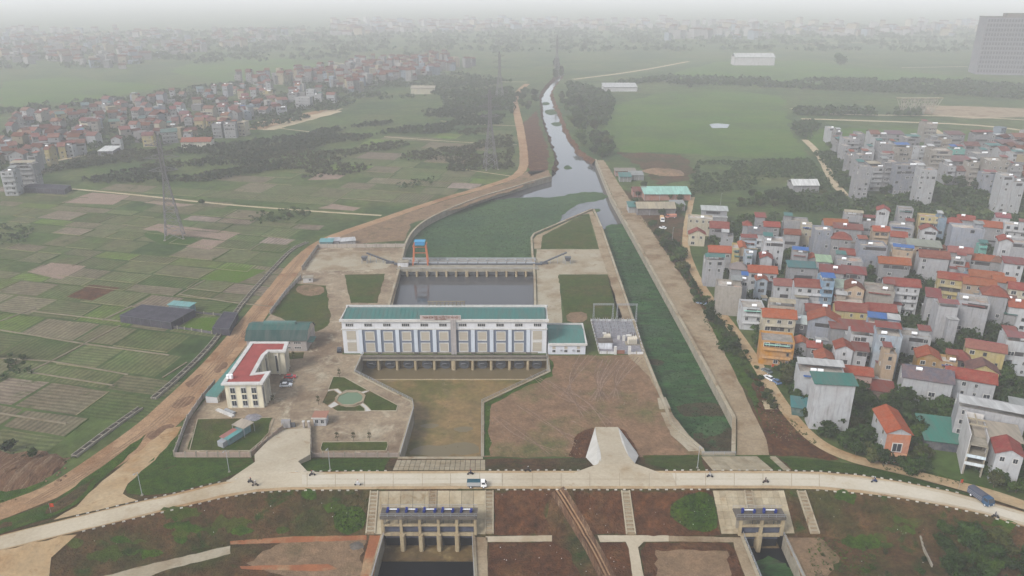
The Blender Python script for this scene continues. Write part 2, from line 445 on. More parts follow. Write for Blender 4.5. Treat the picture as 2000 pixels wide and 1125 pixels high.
def flat_mesh(name, outer, holes, z, mat):
    loops = [outer] + holes
    vecs = [[Vector((p[0], p[1], 0)) for p in l] for l in loops]
    flat = [p for l in loops for p in l]
    tris = tessellate_polygon(vecs)
    f = []
    for a, b, c in tris:
        pa, pb, pc = flat[a], flat[b], flat[c]
        f.append((a, b, c) if (pb[0] - pa[0]) * (pc[1] - pa[1]) - (pb[1] - pa[1]) * (pc[0] - pa[0]) > 0 else (a, c, b))
    me = bpy.data.meshes.new(name)
    me.from_pydata([(p[0], p[1], z) for p in flat], [], f)
    me.materials.append(mat)
    return me
_seed = [100]
def sheet(name, px, mat, lay=1, amp=0.0, step=2.5, z=None, drape=False, parent=None, smooth=0, wpts=None, kind='structure', color=None):
    """a surface laid on the ground, outline measured on the photograph; lay = stacking order"""
    _seed[0] += 1
    off = 0.02 * lay
    if wpts is None:
        wpts = [GT(u, v) for u, v in px] if drape else [G(u, v, z or 0.0) for u, v in px]
    if smooth: wpts = smooth_line(wpts, smooth, True)
    if amp or drape: wpts = densify(wpts, step, amp, True, _seed[0])
    if not drape:
        me = flat_mesh(name, wpts, [], (z or 0.0) + off, mat)
    else:
        xs = [p[0] for p in wpts]; ys = [p[1] for p in wpts]
        pts = [Vector(p) for p in wpts]
        n = len(pts)
        x = min(xs)
        while x < max(xs):
            for W in (WA, WB, WC, WD):
                y = yl(W, x)
                if min(ys) < y < max(ys) and inside((x, y), wpts): pts.append(Vector((x, y)))
            x += 2.0
        r = delaunay_2d_cdt(pts, [(i, (i + 1) % n) for i in range(n)], [], 1, 1e-4)
        vv, ff = r[0], r[2]
        ff = [f for f in ff if inside((sum(vv[i].x for i in f) / 3, sum(vv[i].y for i in f) / 3), wpts)]
        me = bpy.data.meshes.new(name)
        me.from_pydata([(p.x, p.y, terrain(p.x, p.y) + 0.05 + off) for p in vv], [], [tuple(f) for f in ff])
        me.materials.append(mat)
        me.update()
        if me.polygons and me.polygons[0].normal.z < 0: me.flip_normals()
    o = add(name, me, parent, color=color)
    if kind and not parent: o['kind'] = kind
    return o
def strip_poly(center, widths):
    """ribbon outline round a centre line (site coordinates)"""
    l, r = [], []
    n = len(center)
    for i in range(n):
        a = Vector(center[max(i - 1, 0)]); b = Vector(center[min(i + 1, n - 1)])
        d = (b - a).normalized(); nr = Vector((-d.y, d.x))
        w = (widths[i] if isinstance(widths, (list, tuple)) else widths) / 2
        c = Vector(center[i])
        l.append(tuple(c + nr * w)); r.append(tuple(c - nr * w))
    return l + r[::-1]
def wall_along(name, pts, t, z0, z1, mat, parent=None, side=0, closed=False):
    """solid wall following a polyline in site coordinates; side shifts it to one side of the line"""
    b = MB()
    n = len(pts)
    L_, R_ = [], []
    for i in range(n):
        if closed: a, c = Vector(pts[i - 1]), Vector(pts[(i + 1) % n])
        else: a, c = Vector(pts[max(i - 1, 0)]), Vector(pts[min(i + 1, n - 1)])
        p = Vector(pts[i])
        d1 = (p - a).normalized() if (p - a).length > 1e-6 else None
        d2 = (c - p).normalized() if (c - p).length > 1e-6 else None
        d1 = d1 or d2; d2 = d2 or d1
        d = (d1 + d2).normalized()
        nr = Vector((-d.y, d.x))
        k = 1 / max(0.5, nr.dot(Vector((-d1.y, d1.x))))
        L_.append(p + nr * k * t * (0.5 + side / 2)); R_.append(p + nr * k * t * (-0.5 + side / 2))
    f0 = z0 if callable(z0) else (lambda x, y: z0)
    f1 = z1 if callable(z1) else (lambda x, y: z1)
    k = n if closed else n - 1
    for i in range(k):
        j = (i + 1) % n
        q = [R_[i], R_[j], L_[j], L_[i]]
        b.hexa([(p.x, p.y, f0(p.x, p.y)) for p in q], [(p.x, p.y, f1(p.x, p.y)) for p in q])
    return b.build(name, mat, parent)
ORD = ['first', 'second', 'third', 'fourth', 'fifth', 'sixth', 'seventh', 'eighth', 'ninth', 'tenth', 'eleventh', 'twelfth', 'thirteenth', 'fourteenth', 'fifteenth', 'sixteenth', 'seventeenth', 'eighteenth', 'nineteenth', 'twentieth']
def ordinal(i):
    if i < 20: return ORD[i]
    return str(i + 1) + ('th' if (i + 1) % 10 not in (1, 2, 3) or (i + 1) % 100 in (11, 12, 13) else {1: 'st', 2: 'nd', 3: 'rd'}[(i + 1) % 10])
GAIN, SAT = 0.60, 1.45
# ------------------------------------------------------------------ ground with the basins and canal cut out
ZW = -3.5
P0 = lambda l: [G(u, v) for u, v in l]
OUT_BASIN = [(709, 693), (693, 728), (806, 785), (808, 800), (781, 893), (940, 893), (941, 787), (1071, 726), (1067, 693)]
LEFT_BASIN_WALL = [(752, 640), (765, 585), (781, 530), (788, 500), (793, 478), (805, 455), (830, 432), (880, 408), (940, 385), (1000, 368), (1040, 355), (1078, 345)]
RIVER_L = [(1077, 330), (1085, 310), (1076, 290), (1068, 262), (1058, 235), (1055, 210), (1053, 190), (1060, 173), (1072, 160), (1088, 145)]
RIVER_R = [(1104, 145), (1092, 160), (1080, 175), (1080, 190), (1094, 215), (1103, 240), (1118, 272), (1140, 300), (1163, 312)]
CANAL_R = [(1165, 313), (1195, 385), (1260, 500), (1350, 660), (1437, 820), (1436, 890)]
CANAL_L = [(1371, 890), (1368, 880), (1310, 830), (1255, 690), (1212, 560), (1175, 450), (1158, 410)]
ISLAND_W = [(1045, 458), (1040, 466), (1042, 500), (1045, 515), (1047, 560), (1049, 640)]
outb = P0(OUT_BASIN)
lbw = smooth_line(P0(LEFT_BASIN_WALL), 2)
rl = densify(smooth_line(P0(RIVER_L), 1), 6, 1.2, False, 3)
rr = densify(smooth_line(P0(RIVER_R), 1), 6, 1.5, False, 4)
canr, canl, isw = P0(CANAL_R), P0(CANAL_L), P0(ISLAND_W)
water_hole = lbw + rl + rr + canr + canl + isw
far = 15000
toe = [(float(x), float(y)) for x, y in zip(*WA)]
ground_outer = [(-far, toe[0][1])] + toe + [(far, toe[-1][1]), (far, far), (-far, far)]
ground = add('ground', flat_mesh('ground', ground_outer, [outb, water_hole], 0.0, M['ground']))
ground['kind'] = 'structure'

# dike and lower ground
b = MB()
xs = [float(x) for x in np.arange(WA[0][0] + 0.5, WA[0][-1] - 0.5, 2.0)]
rows = []
for x in xs:
    a, bb, c, d = (yl(W, x) for W in (WA, WB, WC, WD))
    rows.append([(x, a, 0.0)] + [(x, a + (bb - a) * t, ZR * t) for t in (.33, .66, 1)] + [(x, c, ZR)] + [(x, c + (d - c) * t, ZR + (ZL - ZR) * t) for t in (.33, .66, 1)])
for i in range(len(rows) - 1):
    for k in range(7):
        b.face([rows[i][k], rows[i][k + 1], rows[i + 1][k + 1], rows[i + 1][k]], 0)
emb = b.build('embankment', [M['slope']], kind='structure')
IN1 = [G(750, 1046, ZL), G(728, 1125, ZL)]
IN1R = [G(922, 1046, ZL), G(926, 1125, ZL)]
IN2 = [G(1451, 1047, ZL), G(1483, 1125, ZL)]
IN2R = [G(1530, 1047, ZL), G(1566, 1125, ZL)]
def extend(p, y):
    a, c = p
    t = (y - a[1]) / (c[1] - a[1])
    return [a, (a[0] + (c[0] - a[0]) * t, y)]
IN1, IN1R, IN2, IN2R = extend(IN1, 118), extend(IN1R, 118), extend(IN2, 118), extend(IN2R, 118)
low_outer = [(float(x), float(y)) for x, y in zip(*WD)] + [(WD[0][-1], 20), (WD[0][0], 20)]
def on_d(p): return (p[0], yl(WD, p[0]) - 0.05)
hole1 = [on_d(IN1[0]), on_d(IN1R[0]), IN1R[1], IN1[1]]
hole2 = [on_d(IN2[0]), on_d(IN2R[0]), IN2R[1], IN2[1]]
low = add('lower_ground', flat_mesh('lower_ground', low_outer, [hole1, hole2], ZL, M['slope']))
low['kind'] = 'structure'

# water
def big_sheet(name, pts, z, mat):
    o = add(name, flat_mesh(name, pts, [], z, mat)); o['kind'] = 'structure'; return o
xs_ = [p[0] for p in water_hole]; ys_ = [p[1] for p in water_hole]
big_sheet('canal_water', [(min(xs_) - 10, 263), (28, 263), (28, min(ys_) - 2), (max(xs_) + 10, min(ys_) - 2), (max(xs_) + 10, max(ys_) + 10), (min(xs_) - 10, max(ys_) + 10)], ZW, M['water'])
ox = [p[0] for p in outb]; oy = [p[1] for p in outb]
bf = big_sheet('basin_floor', [(min(ox) - 1, min(oy) - 1), (max(ox) + 1, min(oy) - 1), (max(ox) + 1, max(oy) + 12), (min(ox) - 1, max(oy) + 12)], -5.0, M['mud'])
sill_y = G(870, 741, -5.0)[1]
big_sheet('outlet_pool', [(min(ox) - 1, sill_y), (max(ox) + 1, sill_y), (max(ox) + 1, max(oy) + 12), (min(ox) - 1, max(oy) + 12)], -4.9, M['brown_water'])
M['puddle'] = water_material('shallow_pool', (0.13, 0.105, 0.055), 0.3)
for pts in ([(800, 880), (830, 868), (862, 872), (900, 862), (935, 868), (936, 889), (800, 890)], [(815, 832), (840, 826), (862, 830), (842, 838)], [(880, 838), (905, 832), (930, 836), (905, 846)]):
    sheet('wet_pool', pts, M['puddle'], 1, 1.6, 2.5, z=-5.0, smooth=1)
b = MB()
b.box(min(ox) - 1, max(ox) + 1, sill_y - 0.5, sill_y, -5.2, -4.78)
b.build('sill', M['pier'], bf)
# floating weed
sheet('water_hyacinth', [(740, 520), (790, 470), (810, 445), (890, 400), (1000, 386), (1085, 386), (1120, 376), (1175, 374), (1190, 384), (1176, 392), (1135, 396), (1120, 404), (1100, 418), (1085, 440), (1030, 470), (1056, 500), (1056, 512), (760, 512)], M['hyacinth'], 2, 1.6, 3, z=ZW, smooth=1, kind='stuff')
sheet('water_hyacinth', [(1176, 452), (1188, 440), (1215, 437), (1224, 446), (1300, 540), (1420, 760), (1460, 895), (1350, 895), (1290, 800), (1240, 690), (1180, 530)], M['hyacinth2'], 3, 1.2, 3, z=ZW, kind='stuff')
for pts in ([(1155, 409), (1170, 407), (1174, 412), (1160, 416)], [(1100, 325), (1112, 322), (1118, 330), (1104, 332)], [(1062, 215), (1086, 213), (1092, 222), (1070, 226)], [(1058, 200), (1072, 199), (1074, 205), (1060, 206)], [(1122, 296), (1132, 292), (1138, 302), (1128, 303)], [(1074, 240), (1096, 238), (1098, 246), (1082, 247)]):
    sheet('water_hyacinth', pts, M['hyacinth'], 2, 1.0, 2, z=ZW, smooth=1, kind='stuff')

for px, mt, ly in (([(1318, 790), (1400, 786), (1412, 800), (1418, 812), (1340, 816), (1326, 806)], 'weed_brown', 5), ([(1345, 850), (1380, 838), (1420, 832), (1446, 850), (1446, 886), (1380, 886)], 'weed_brown', 4), ([(1352, 838), (1385, 822), (1418, 822), (1420, 842), (1385, 856)], 'hyacinth', 6), ([(1240, 640), (1290, 632), (1310, 650), (1262, 662)], 'hyacinth', 4), ([(1215, 560), (1260, 556), (1275, 572), (1226, 580)], 'hyacinth', 4), ([(1285, 735), (1340, 722), (1350, 735), (1296, 752)], 'hyacinth', 4), ([(1262, 700), (1300, 705), (1292, 716), (1268, 712)], 'weed_brown', 5)):
    sheet('water_hyacinth', px, M[mt], ly, 0.9, 1.5, z=ZW, smooth=1, kind='stuff')
# basin and canal walls
def lined(name, pts, t, label, cat='retaining wall', z0=-6.5, z1=0.55, side=1, rail=0.0):
    root = empty(name, (0, 0, 0), 0, label, cat)
    wall_along('wall', pts, t, z0, z1, M['concrete'], root, side)
    wall_along('coping', pts, t + 0.3, z1, z1 + 0.18, M['platform'], root, side)
    if rail:
        bb = MB()
        d = densify(pts, 2.5, 0, False)
        for i, p in enumerate(d):
            bb.box(p[0] - .05, p[0] + .05, p[1] - .05, p[1] + .05, z1 + .1, z1 + 1.1)
            if i:
                for zz in (0.6, 1.1): bb.beam((*d[i - 1], z1 + zz), (*p, z1 + zz), 0.09)
        bb.build('railing', M['galv'], root)
    return root
lined('retaining_wall', lbw[2:], 0.8, 'long curved concrete wall round the weed-covered upper basin', side=1)
lined('retaining_wall', canr, 0.9, 'straight concrete wall on the village side of the green canal', side=-1, z1=0.8)
lined('retaining_wall', canl[:-1] + [canl[-1]], 0.7, 'concrete wall between green canal and substation yard', side=-1, z1=0.5)
lined('retaining_wall', [canl[-1]] + isw, 0.8, 'concrete wall from island tip along forebay to pump house', side=-1)
OB = [Vector(p) for p in outb]
lined('retaining_wall', [tuple(p) for p in OB[0:5]], 0.5, 'bent concrete wall with railing beside the round garden pond', side=-1, z1=0.2, rail=1)
lined('retaining_wall', [tuple(p) for p in OB[5:9]], 0.5, 'bent concrete wall with railing beside the bare brown field', side=-1, z1=0.2, rail=1)
lined('retaining_wall', [(OB[4].x - .5, OB[4].y), (OB[5].x + .5, OB[5].y)], 0.8, 'concrete end wall of the muddy outlet basin under the dike road', side=-1, z1=0.05)
lined('retaining_wall', [canr[-1], canl[0]], 0.8, 'concrete end wall closing the green canal at the dike', side=-1, z1=0.4, rail=1)
for pts, t, lab in ((hole1, 0.5, 'main intake channel'), (hole2, 0.5, 'small intake channel')):
    lined('retaining_wall', [pts[0], pts[3]], t, 'concrete wall with railing on the west side of the ' + lab, z0=-8, z1=ZL + 0.2, side=-1, rail=1)
    lined('retaining_wall', [pts[1], pts[2]], t, 'concrete wall with railing on the east side of the ' + lab, z0=-8, z1=ZL + 0.2, side=1, rail=1)
# river banks
def bank(line, sgn):
    b = MB(); n = len(line); inn = []
    for i in range(n):
        a = Vector(line[max(i - 1, 0)]); c = Vector(line[min(i + 1, n - 1)])
        d = (c - a).normalized(); nr = Vector((-d.y, d.x)) * sgn
        inn.append(Vector(line[i]) + nr * random.Random(i).uniform(2.0, 5.0))
    for i in range(n - 1):
        b.face([(*line[i], 0), (*line[i + 1], 0), (inn[i + 1].x, inn[i + 1].y, -4), (inn[i].x, inn[i].y, -4)])
    b.build('riverbank', M['red_soil'], kind='structure')
bank(rl, -1); bank(rr, -1)

# ------------------------------------------------------------------ surfaces laid on the ground
# crop plots left of the site, on the two directions of the field paths
ux, uy = Vector(G(235, 628)) - Vector(G(62, 608)), Vector(G(235, 628)) - Vector(G(165, 670))
ex, ey = ux.normalized(), uy.normalized()
org = Vector(G(165, 670))
REGION = [G(u, v) for u, v in [(-500, 900), (-100, 892), (0, 880), (140, 892), (300, 790), (420, 660), (470, 600), (530, 545), (575, 490), (640, 440), (735, 422), (430, 400), (140, 370), (-100, 362), (-500, 360)]]
REGION2 = [G(u, v) for u, v in [(140, 366), (430, 396), (740, 420), (860, 385), (1000, 345), (1005, 300), (1000, 255), (760, 262), (700, 290), (600, 300), (600, 330), (480, 340), (420, 370), (240, 355)]]
pal = [((0.080, 0.104, 0.048), 7), ((0.098, 0.116, 0.060), 7), ((0.062, 0.088, 0.036), 5), ((0.118, 0.122, 0.075), 5), ((0.145, 0.132, 0.095), 4), ((0.235, 0.20, 0.175), 1.2), ((0.095, 0.140, 0.046), 2.2), ((0.175, 0.150, 0.12), 1.6)]
def pick(p, r=random):
    t = r.uniform(0, sum(w for _, w in p))
    for c, w in p:
        t -= w
        if t <= 0: return c
    return p[0][0]
M['dry_bund'] = material('dry_bund', (0.30, 0.27, 0.185), (0.20, 0.19, 0.11), .1, fine_amt=.3)
M['ditch'] = material('ditch_weeds', (0.045, 0.075, 0.022), fine_amt=.3)
rf = random.Random(21)
def plots(region, i0, i1, j0, j1, su, sv, fill):
    us = [0.0]; vs_ = [0.0]
    while us[-1] < i1: us.append(us[-1] + su * rf.uniform(.75, 1.4))
    while us[0] > i0: us.insert(0, us[0] - su * rf.uniform(.75, 1.4))
    while vs_[-1] < j1: vs_.append(vs_[-1] + sv * rf.uniform(.7, 1.5))
    while vs_[0] > j0: vs_.insert(0, vs_[0] - sv * rf.uniform(.7, 1.5))
    for j in range(len(vs_) - 1):
        sh = rf.uniform(-su / 2, su / 2)
        for i in range(len(us) - 1):
            g = 0.6
            qs = []
            for (a, c) in ((us[i] + g, vs_[j] + g), (us[i + 1] - g, vs_[j] + g), (us[i + 1] - g, vs_[j + 1] - g), (us[i] + g, vs_[j + 1] - g)):
                p = org + ex * (a + sh) + ey * c
                qs.append((p.x + rf.uniform(-.4, .4), p.y + rf.uniform(-.4, .4)))
            cx = sum(q[0] for q in qs) / 4; cy = sum(q[1] for q in qs) / 4
            if not inside((cx, cy), region): continue
            if rf.random() > fill: continue
            c = pick(pal, rf)
            k = rf.uniform(.85, 1.12)
            sheet('field_plot', None, M['field'], 1, 0.3, 6, wpts=qs, parent=ground, color=tone(tuple(x * k * 1.28 for x in c)))
            for o in ((0, 1), (1, 2)):
                if rf.random() < .42:
                    p, q = qs[o[0]], qs[o[1]]
                    if not (inside(p, region) and inside(q, region)): continue
                    bb = MB(); bb.beam((p[0], p[1], 0.06), (q[0], q[1], 0.06), 0.45, 0.2)
                    bb.build('field_bund', M['dry_bund'] if rf.random() < .7 else M['ditch'], ground)
            if rf.random() < 0.05:
                o = rf.choice([(0, 1), (1, 2)])
                p, q = qs[o[0]], qs[o[1]]
                if not (inside(p, region) and inside(q, region)): continue
                bb = MB(); bb.beam((p[0], p[1], 0.1), (q[0], q[1], 0.1), 0.4, 0.3)
                bb.build('field_bund', M['bund'], ground)
plots(REGION, -260, 120, -90, 260, 21, 13, 0.97)
plots(REGION2, -240, 160, 150, 520, 30, 20, 0.75)
# concrete field paths seen clearly
for l, w in (([(0, 645), (165, 672), (330, 694)], .7), ([(62, 608), (235, 628)], .7), ([(55, 727), (100, 706), (165, 672), (235, 636)], .7), ([(200, 626), (258, 598)], .9), ([(0, 628), (70, 602)], .6),
             ([(0, 700), (100, 706), (250, 732)], .6), ([(55, 727), (220, 753)], .6), ([(0, 808), (130, 828)], .7), ([(350, 575), (460, 592), (540, 600)], .5), ([(348, 576), (400, 548)], .5), ([(318, 738), (365, 708)], .6)):
    bb = MB(); pts = P0(l)
    for i in range(len(pts) - 1): bb.beam((*pts[i], 0.14), (*pts[i + 1], 0.14), w, 0.28)
    bb.build('field_path', M['bund'], ground)
sheet('fallow_plot', [(278, 448), (310, 437), (470, 455), (440, 470), (395, 462), (330, 458)], material('fallow', (0.33, 0.26, 0.22), (0.26, 0.21, 0.17), 0.2), 3, .4, 5)
sheet('fallow_plot', [(362, 482), (396, 467), (440, 471), (410, 488)], bpy.data.materials['fallow'], 3, .3, 5)
sheet('fallow_plot', [(58, 532), (100, 513), (168, 520), (120, 546)], bpy.data.materials['fallow'], 3, .4, 5)
sheet('fallow_plot', [(120, 396), (180, 376), (255, 382), (220, 400)], bpy.data.materials['fallow'], 3, .4, 5)
sheet('fallow_plot', [(280, 396), (300, 393), (385, 400), (350, 404)], bpy.data.materials['fallow'], 3, .4, 5)
sheet('fallow_plot', [(600, 352), (625, 338), (675, 342), (660, 350)], bpy.data.materials['fallow'], 3, .4, 5)
sheet('fallow_plot', [(620, 407), (650, 398), (705, 406), (690, 412)], bpy.data.materials['fallow'], 3, .4, 5)
sheet('crop_plot', [(395, 543), (450, 520), (520, 528), (465, 553)], material('young_rice', (0.085, 0.14, 0.032), (0.10, 0.135, 0.045), 0.2), 3, .3, 5)
sheet('crop_plot', [(275, 458), (300, 448), (330, 460), (395, 466), (360, 482), (310, 476)], material('weedy_plot', (0.045, 0.088, 0.024), (0.06, 0.09, 0.03), 0.2), 4, .5, 5, smooth=1)
sheet('dug_plot', [(130, 580), (175, 556), (235, 562), (180, 587)], M['red_soil'], 3, .4, 5)

# meadows and other tracts beyond
sheet('meadow', [(1168, 232), (1200, 205), (1300, 180), (1420, 175), (1530, 188), (1545, 250), (1583, 312), (1450, 308), (1330, 300), (1210, 296), (1182, 262)], M['meadow'], 1, 4, 12)
sheet('meadow', [(1290, 150), (1400, 120), (1560, 118), (1880, 150), (1880, 165), (1540, 168), (1400, 168)], M['meadow'], 1, 5, 20)
sheet('meadow', [(0, 160), (120, 150), (330, 168), (180, 195), (80, 208), (0, 212)], M['meadow'], 1, 5, 20)
sheet('meadow', [(1545, 250), (1830, 252), (2000, 262), (2100, 300), (1700, 262), (1600, 300)], M['meadow'], 1, 4, 20)
sheet('meadow', [(400, 110), (640, 118), (600, 140), (440, 160), (330, 140)], M['meadow'], 1, 6, 20)
sheet('pond', [(1386, 243), (1400, 241), (1426, 243), (1420, 250), (1390, 250)], M['water'], 2, 1, 4)
sheet('bare_tract', [(1205, 297), (1330, 302), (1355, 330), (1345, 352), (1290, 362), (1250, 325)], M['slope'], 2, 3, 6)
sheet('bare_tract', [(1022, 240), (1050, 215), (1052, 240), (1060, 262), (1072, 300), (1070, 330), (1035, 345), (1025, 300)], M['red_soil'], 2, 1.5, 6)
sheet('bare_tract', [(1000, 352), (1030, 335), (1072, 332), (1076, 342), (1000, 372), (930, 395), (800, 438), (790, 470), (640, 482), (625, 476), (700, 445), (860, 395)], M['tan_soil'], 2, 1.5, 6)
sheet('sandy_tract', [(500, 240), (540, 228), (655, 212), (668, 218), (535, 254), (480, 252)], M['pale_path'], 2, 1.5, 8)
sheet('building_site', [(470, 254), (520, 236), (620, 216), (650, 214), (560, 236), (520, 252)], M['dirt_road'], 3, 1.5, 8)

def ribbon(name, px, w, mat, lay=3, drape=False, amp=0.25, smooth=2, step=4):
    pts = [GT(u, v) if drape else G(u, v) for u, v in px]
    ws = w if isinstance(w, (list, tuple)) else [w] * len(pts)
    if smooth:
        z = smooth_line([(p[0], p[1]) for p in pts], smooth)
        n = len(z)
        ws = [float(np.interp(i / (n - 1), [k / (len(ws) - 1) for k in range(len(ws))], ws)) for i in range(n)]
        pts = z
    return sheet(name, None, mat, lay, amp, step, wpts=strip_poly(pts, ws), drape=drape)
ribbon('dirt_road', [(-150, 1055), (0, 1000), (110, 962), (205, 902), (300, 838), (360, 780), (430, 705), (485, 635), (545, 560), (595, 495), (645, 463), (740, 431), (860, 390), (960, 362), (1022, 340), (1024, 300), (1016, 250), (1008, 215), (1004, 195), (1014, 176), (1030, 164)],
       [8, 8, 9, 11, 13, 13, 11, 10, 9, 8, 7, 6, 6, 6, 7, 7, 8, 8, 8, 8, 8], M['dirt_road'], 4)
GAIN, SAT = 0.7, 1.05
M['road_rut'] = material('road_rut', (0.25, 0.155, 0.092), (0.33, 0.22, 0.135), .2, fine_amt=.3)
M['wet_earth'] = material('wet_earth', (0.15, 0.085, 0.052), (0.22, 0.13, 0.08), .3, fine_amt=.35)
for off, wd in ((-12, .5), (-5, .4), (4, .55), (11, .4)):
    ribbon('wheel_rut', [(60 + off, 985), (205 + off, 902), (300 + off, 838), (360 + off, 780), (430 + off * .8, 705), (485 + off * .6, 635), (545 + off * .5, 560), (595 + off * .4, 495)], wd, M['road_rut'], 6, amp=.2, step=2)
for pts in ([(330, 790), (370, 772), (385, 778), (350, 802)], [(415, 720), (440, 705), (448, 714), (424, 732)], [(470, 650), (488, 640), (492, 652), (476, 664)], [(280, 850), (330, 826), (345, 834), (300, 862)], [(360, 750), (392, 728), (400, 738), (372, 760)]):
    sheet('wet_earth', pts, M['wet_earth'], 5, .9, 1.5, smooth=1)
GAIN, SAT = 0.60, 1.3
ribbon('field_lane', [(140, 369), (260, 380), (430, 399), (600, 412), (745, 421)], 2.6, M['pale_path'], 4)
for l, w in (([(525, 248), (600, 257), (640, 260)], 2.2), ([(750, 267), (820, 272), (905, 278), (1010, 283)], 2.0), ([(535, 252), (600, 234), (668, 212)], 4), ([(860, 236), (930, 243), (1010, 246)], 2), ([(55, 325), (115, 313), (180, 300)], 5),
             ([(1572, 273), (1600, 300), (1625, 352), (1650, 382)], 6), ([(1345, 120), (1240, 140), (1120, 155)], 8), ([(1545, 212), (1580, 221), (1700, 225), (1860, 226), (2100, 240)], 5), ([(1565, 232), (1700, 236), (1950, 245), (2100, 275)], 7),
             ([(1760, 132), (1890, 130)], 6), ([(1545, 85), (1800, 82)], 10), ([(1800, 238), (1840, 262), (1860, 280)], 6), ([(900, 330), (1005, 345)], 1.5), ([(640, 120), (900, 160), (1030, 160)], 4), ([(1730, 383), (1900, 388), (2000, 386)], 4)):
    ribbon('path', l, w, M['pale_path'], 3)
sheet('building_site', [(1795, 205), (1900, 208), (2000, 212), (2100, 225), (1900, 232), (1800, 222)], M['walk'], 2, 2, 10)
# weedy verge and lane on the village side
sheet('verge', [(1215, 370), (1300, 395), (1345, 430), (1330, 480), (1400, 600), (1460, 690), (1540, 800), (1600, 862), (1630, 895), (1500, 890), (1440, 740), (1370, 600), (1290, 480)], M['slope'], 1, 1, 4)
sheet('verge', [(1360, 620), (1420, 640), (1470, 720), (1530, 810), (1580, 865), (1500, 850), (1450, 755), (1400, 680)], M['rank_grass'], 2, 1.2, 3)
sheet('rubble_strip', [(1465, 735), (1500, 745), (1580, 850), (1640, 898), (1500, 886), (1490, 830)], M['red_soil'], 3, 1, 3)
ribbon('village_lane', [(1352, 385), (1340, 440), (1338, 485), (1358, 540), (1390, 590), (1430, 640), (1475, 705), (1510, 765), (1545, 815), (1590, 862), (1650, 893), (1760, 922), (1850, 945), (1935, 965), (2040, 1003)], [3.5, 3.5, 3.5, 4, 4, 4.5, 4.5, 4.5, 4.5, 4.5, 4.5, 5, 5, 5, 5], M['apron'], 5, drape=True)
sheet('canal_walk', [(1166, 313), (1179, 313), (1215, 368), (1292, 480), (1365, 590), (1438, 735), (1497, 860), (1502, 889), (1438, 889), (1439, 820), (1352, 660), (1262, 500), (1197, 385)], M['walk'], 4, .3, 4)
sheet('lane_pad', [(1488, 783), (1510, 782), (1518, 800), (1494, 800)], M['pale_path'], 6)

# compound surfaces
sheet('yard', [(622, 484), (790, 484), (781, 530), (766, 600), (690, 640), (668, 692), (708, 693), (693, 729), (806, 786), (780, 890), (610, 890), (607, 838), (545, 838), (494, 890), (347, 890), (367, 822), (400, 782), (440, 740), (470, 690), (490, 660), (530, 612), (572, 552), (590, 522)], M['yard'], 2, 0, 4)
sheet('platform_slab', [(628, 492), (760, 490), (768, 512), (755, 524), (700, 528), (598, 530), (604, 512)], M['platform'], 3, .5, 4)
sheet('lawn', [(578, 554), (637, 558), (641, 590), (646, 612), (640, 636), (618, 648), (590, 640), (530, 614)], M['lawn'], 3, .6, 3)
sheet('lawn', [(673, 537), (752, 535), (737, 592), (685, 592)], M['lawn'], 4, .3, 3)
sheet('lawn', [(562, 690), (594, 688), (592, 700), (566, 702)], M['lawn'], 4, .3, 3)
sheet('lawn', [(386, 819), (532, 816), (524, 846), (506, 864), (488, 881), (370, 881), (366, 876)], M['lawn'], 4, .4, 3)
sheet('lawn', [(630, 864), (756, 863), (758, 870), (754, 881), (628, 882), (626, 876)], M['lawn'], 4, .2, 3)
sheet('bare_patch', [(585, 556), (632, 558), (634, 574), (600, 580), (575, 568)], M['tan_soil'], 5, .8, 3, smooth=1)
# lawns on the island side
sheet('platform_slab', [(1048, 487), (1172, 487), (1187, 536), (1092, 536), (1096, 600), (1098, 632), (1050, 632), (1047, 515)], M['platform'], 2, .2, 4)
sheet('lawn', [(1058, 485), (1060, 462), (1140, 419), (1150, 418), (1168, 485)], M['lawn'], 2, .6, 3)
sheet('bank_walk', [(1043, 486), (1042, 467), (1048, 460), (1157, 411), (1177, 452), (1213, 560), (1256, 692), (1308, 826), (1367, 879), (1370, 889), (1300, 800), (1268, 735), (1228, 697), (1192, 560), (1187, 536), (1170, 486), (1151, 418), (1140, 418), (1060, 460), (1056, 486)], M['walk'], 3, .2, 4)
sheet('lawn', [(1090, 538), (1187, 538), (1212, 610), (1215, 640), (1150, 640), (1146, 690), (1140, 632), (1105, 628), (1098, 580)], M['lawn'], 3, .6, 3)
sheet('bare_patch', [(1104, 612), (1145, 608), (1148, 628), (1110, 632)], M['tan_soil'], 4, .8, 3, smooth=1)
sheet('bare_field', [(1072, 694), (1256, 694), (1282, 745), (1310, 800), (1330, 850), (1372, 889), (1250, 893), (945, 893), (944, 787), (1073, 727)], M['brown_soil'], 2, .5, 4)
sheet('rank_grass', [(1072, 700), (1082, 715), (1080, 735), (1000, 768), (960, 790), (956, 830), (958, 890), (944, 890), (944, 787), (1073, 727)], M['rank_grass'], 3, .8, 3)
GAIN, SAT = 0.74, 0.9
M['rut_a'] = material('rut_dark', (0.195, 0.120, 0.075), fine=.8, fine_amt=.4)
M['rut_b'] = material('rut_pale', (0.275, 0.178, 0.115), fine=.8, fine_amt=.3)
for s, (cx, cy, n) in enumerate(((1105, 770, 6), (1180, 745, 8), (1150, 790, 5), (1175, 742, 6), (1080, 830, 4), (1120, 735, 5), (1030, 850, 4), (1210, 740, 6))):
    rr_ = random.Random(s)
    for k in range(n):
        l = [(cx - 70 + k * 9, cy - 38 + k * 3), (cx - 20 + k * 7, cy + rr_.uniform(-8, 8)), (cx + 55 - k * 5, cy + 30 + k * 4)] if s % 2 == 0 else [(cx + 45 - k * 8, cy - 42), (cx + 5 - k * 4, cy), (cx - 25 + k * 6, cy + 40)]
        ribbon('wheel_rut', l, 0.3, M['rut_a'] if k % 2 else M['rut_b'], 4 + k, amp=.14, step=1.5)
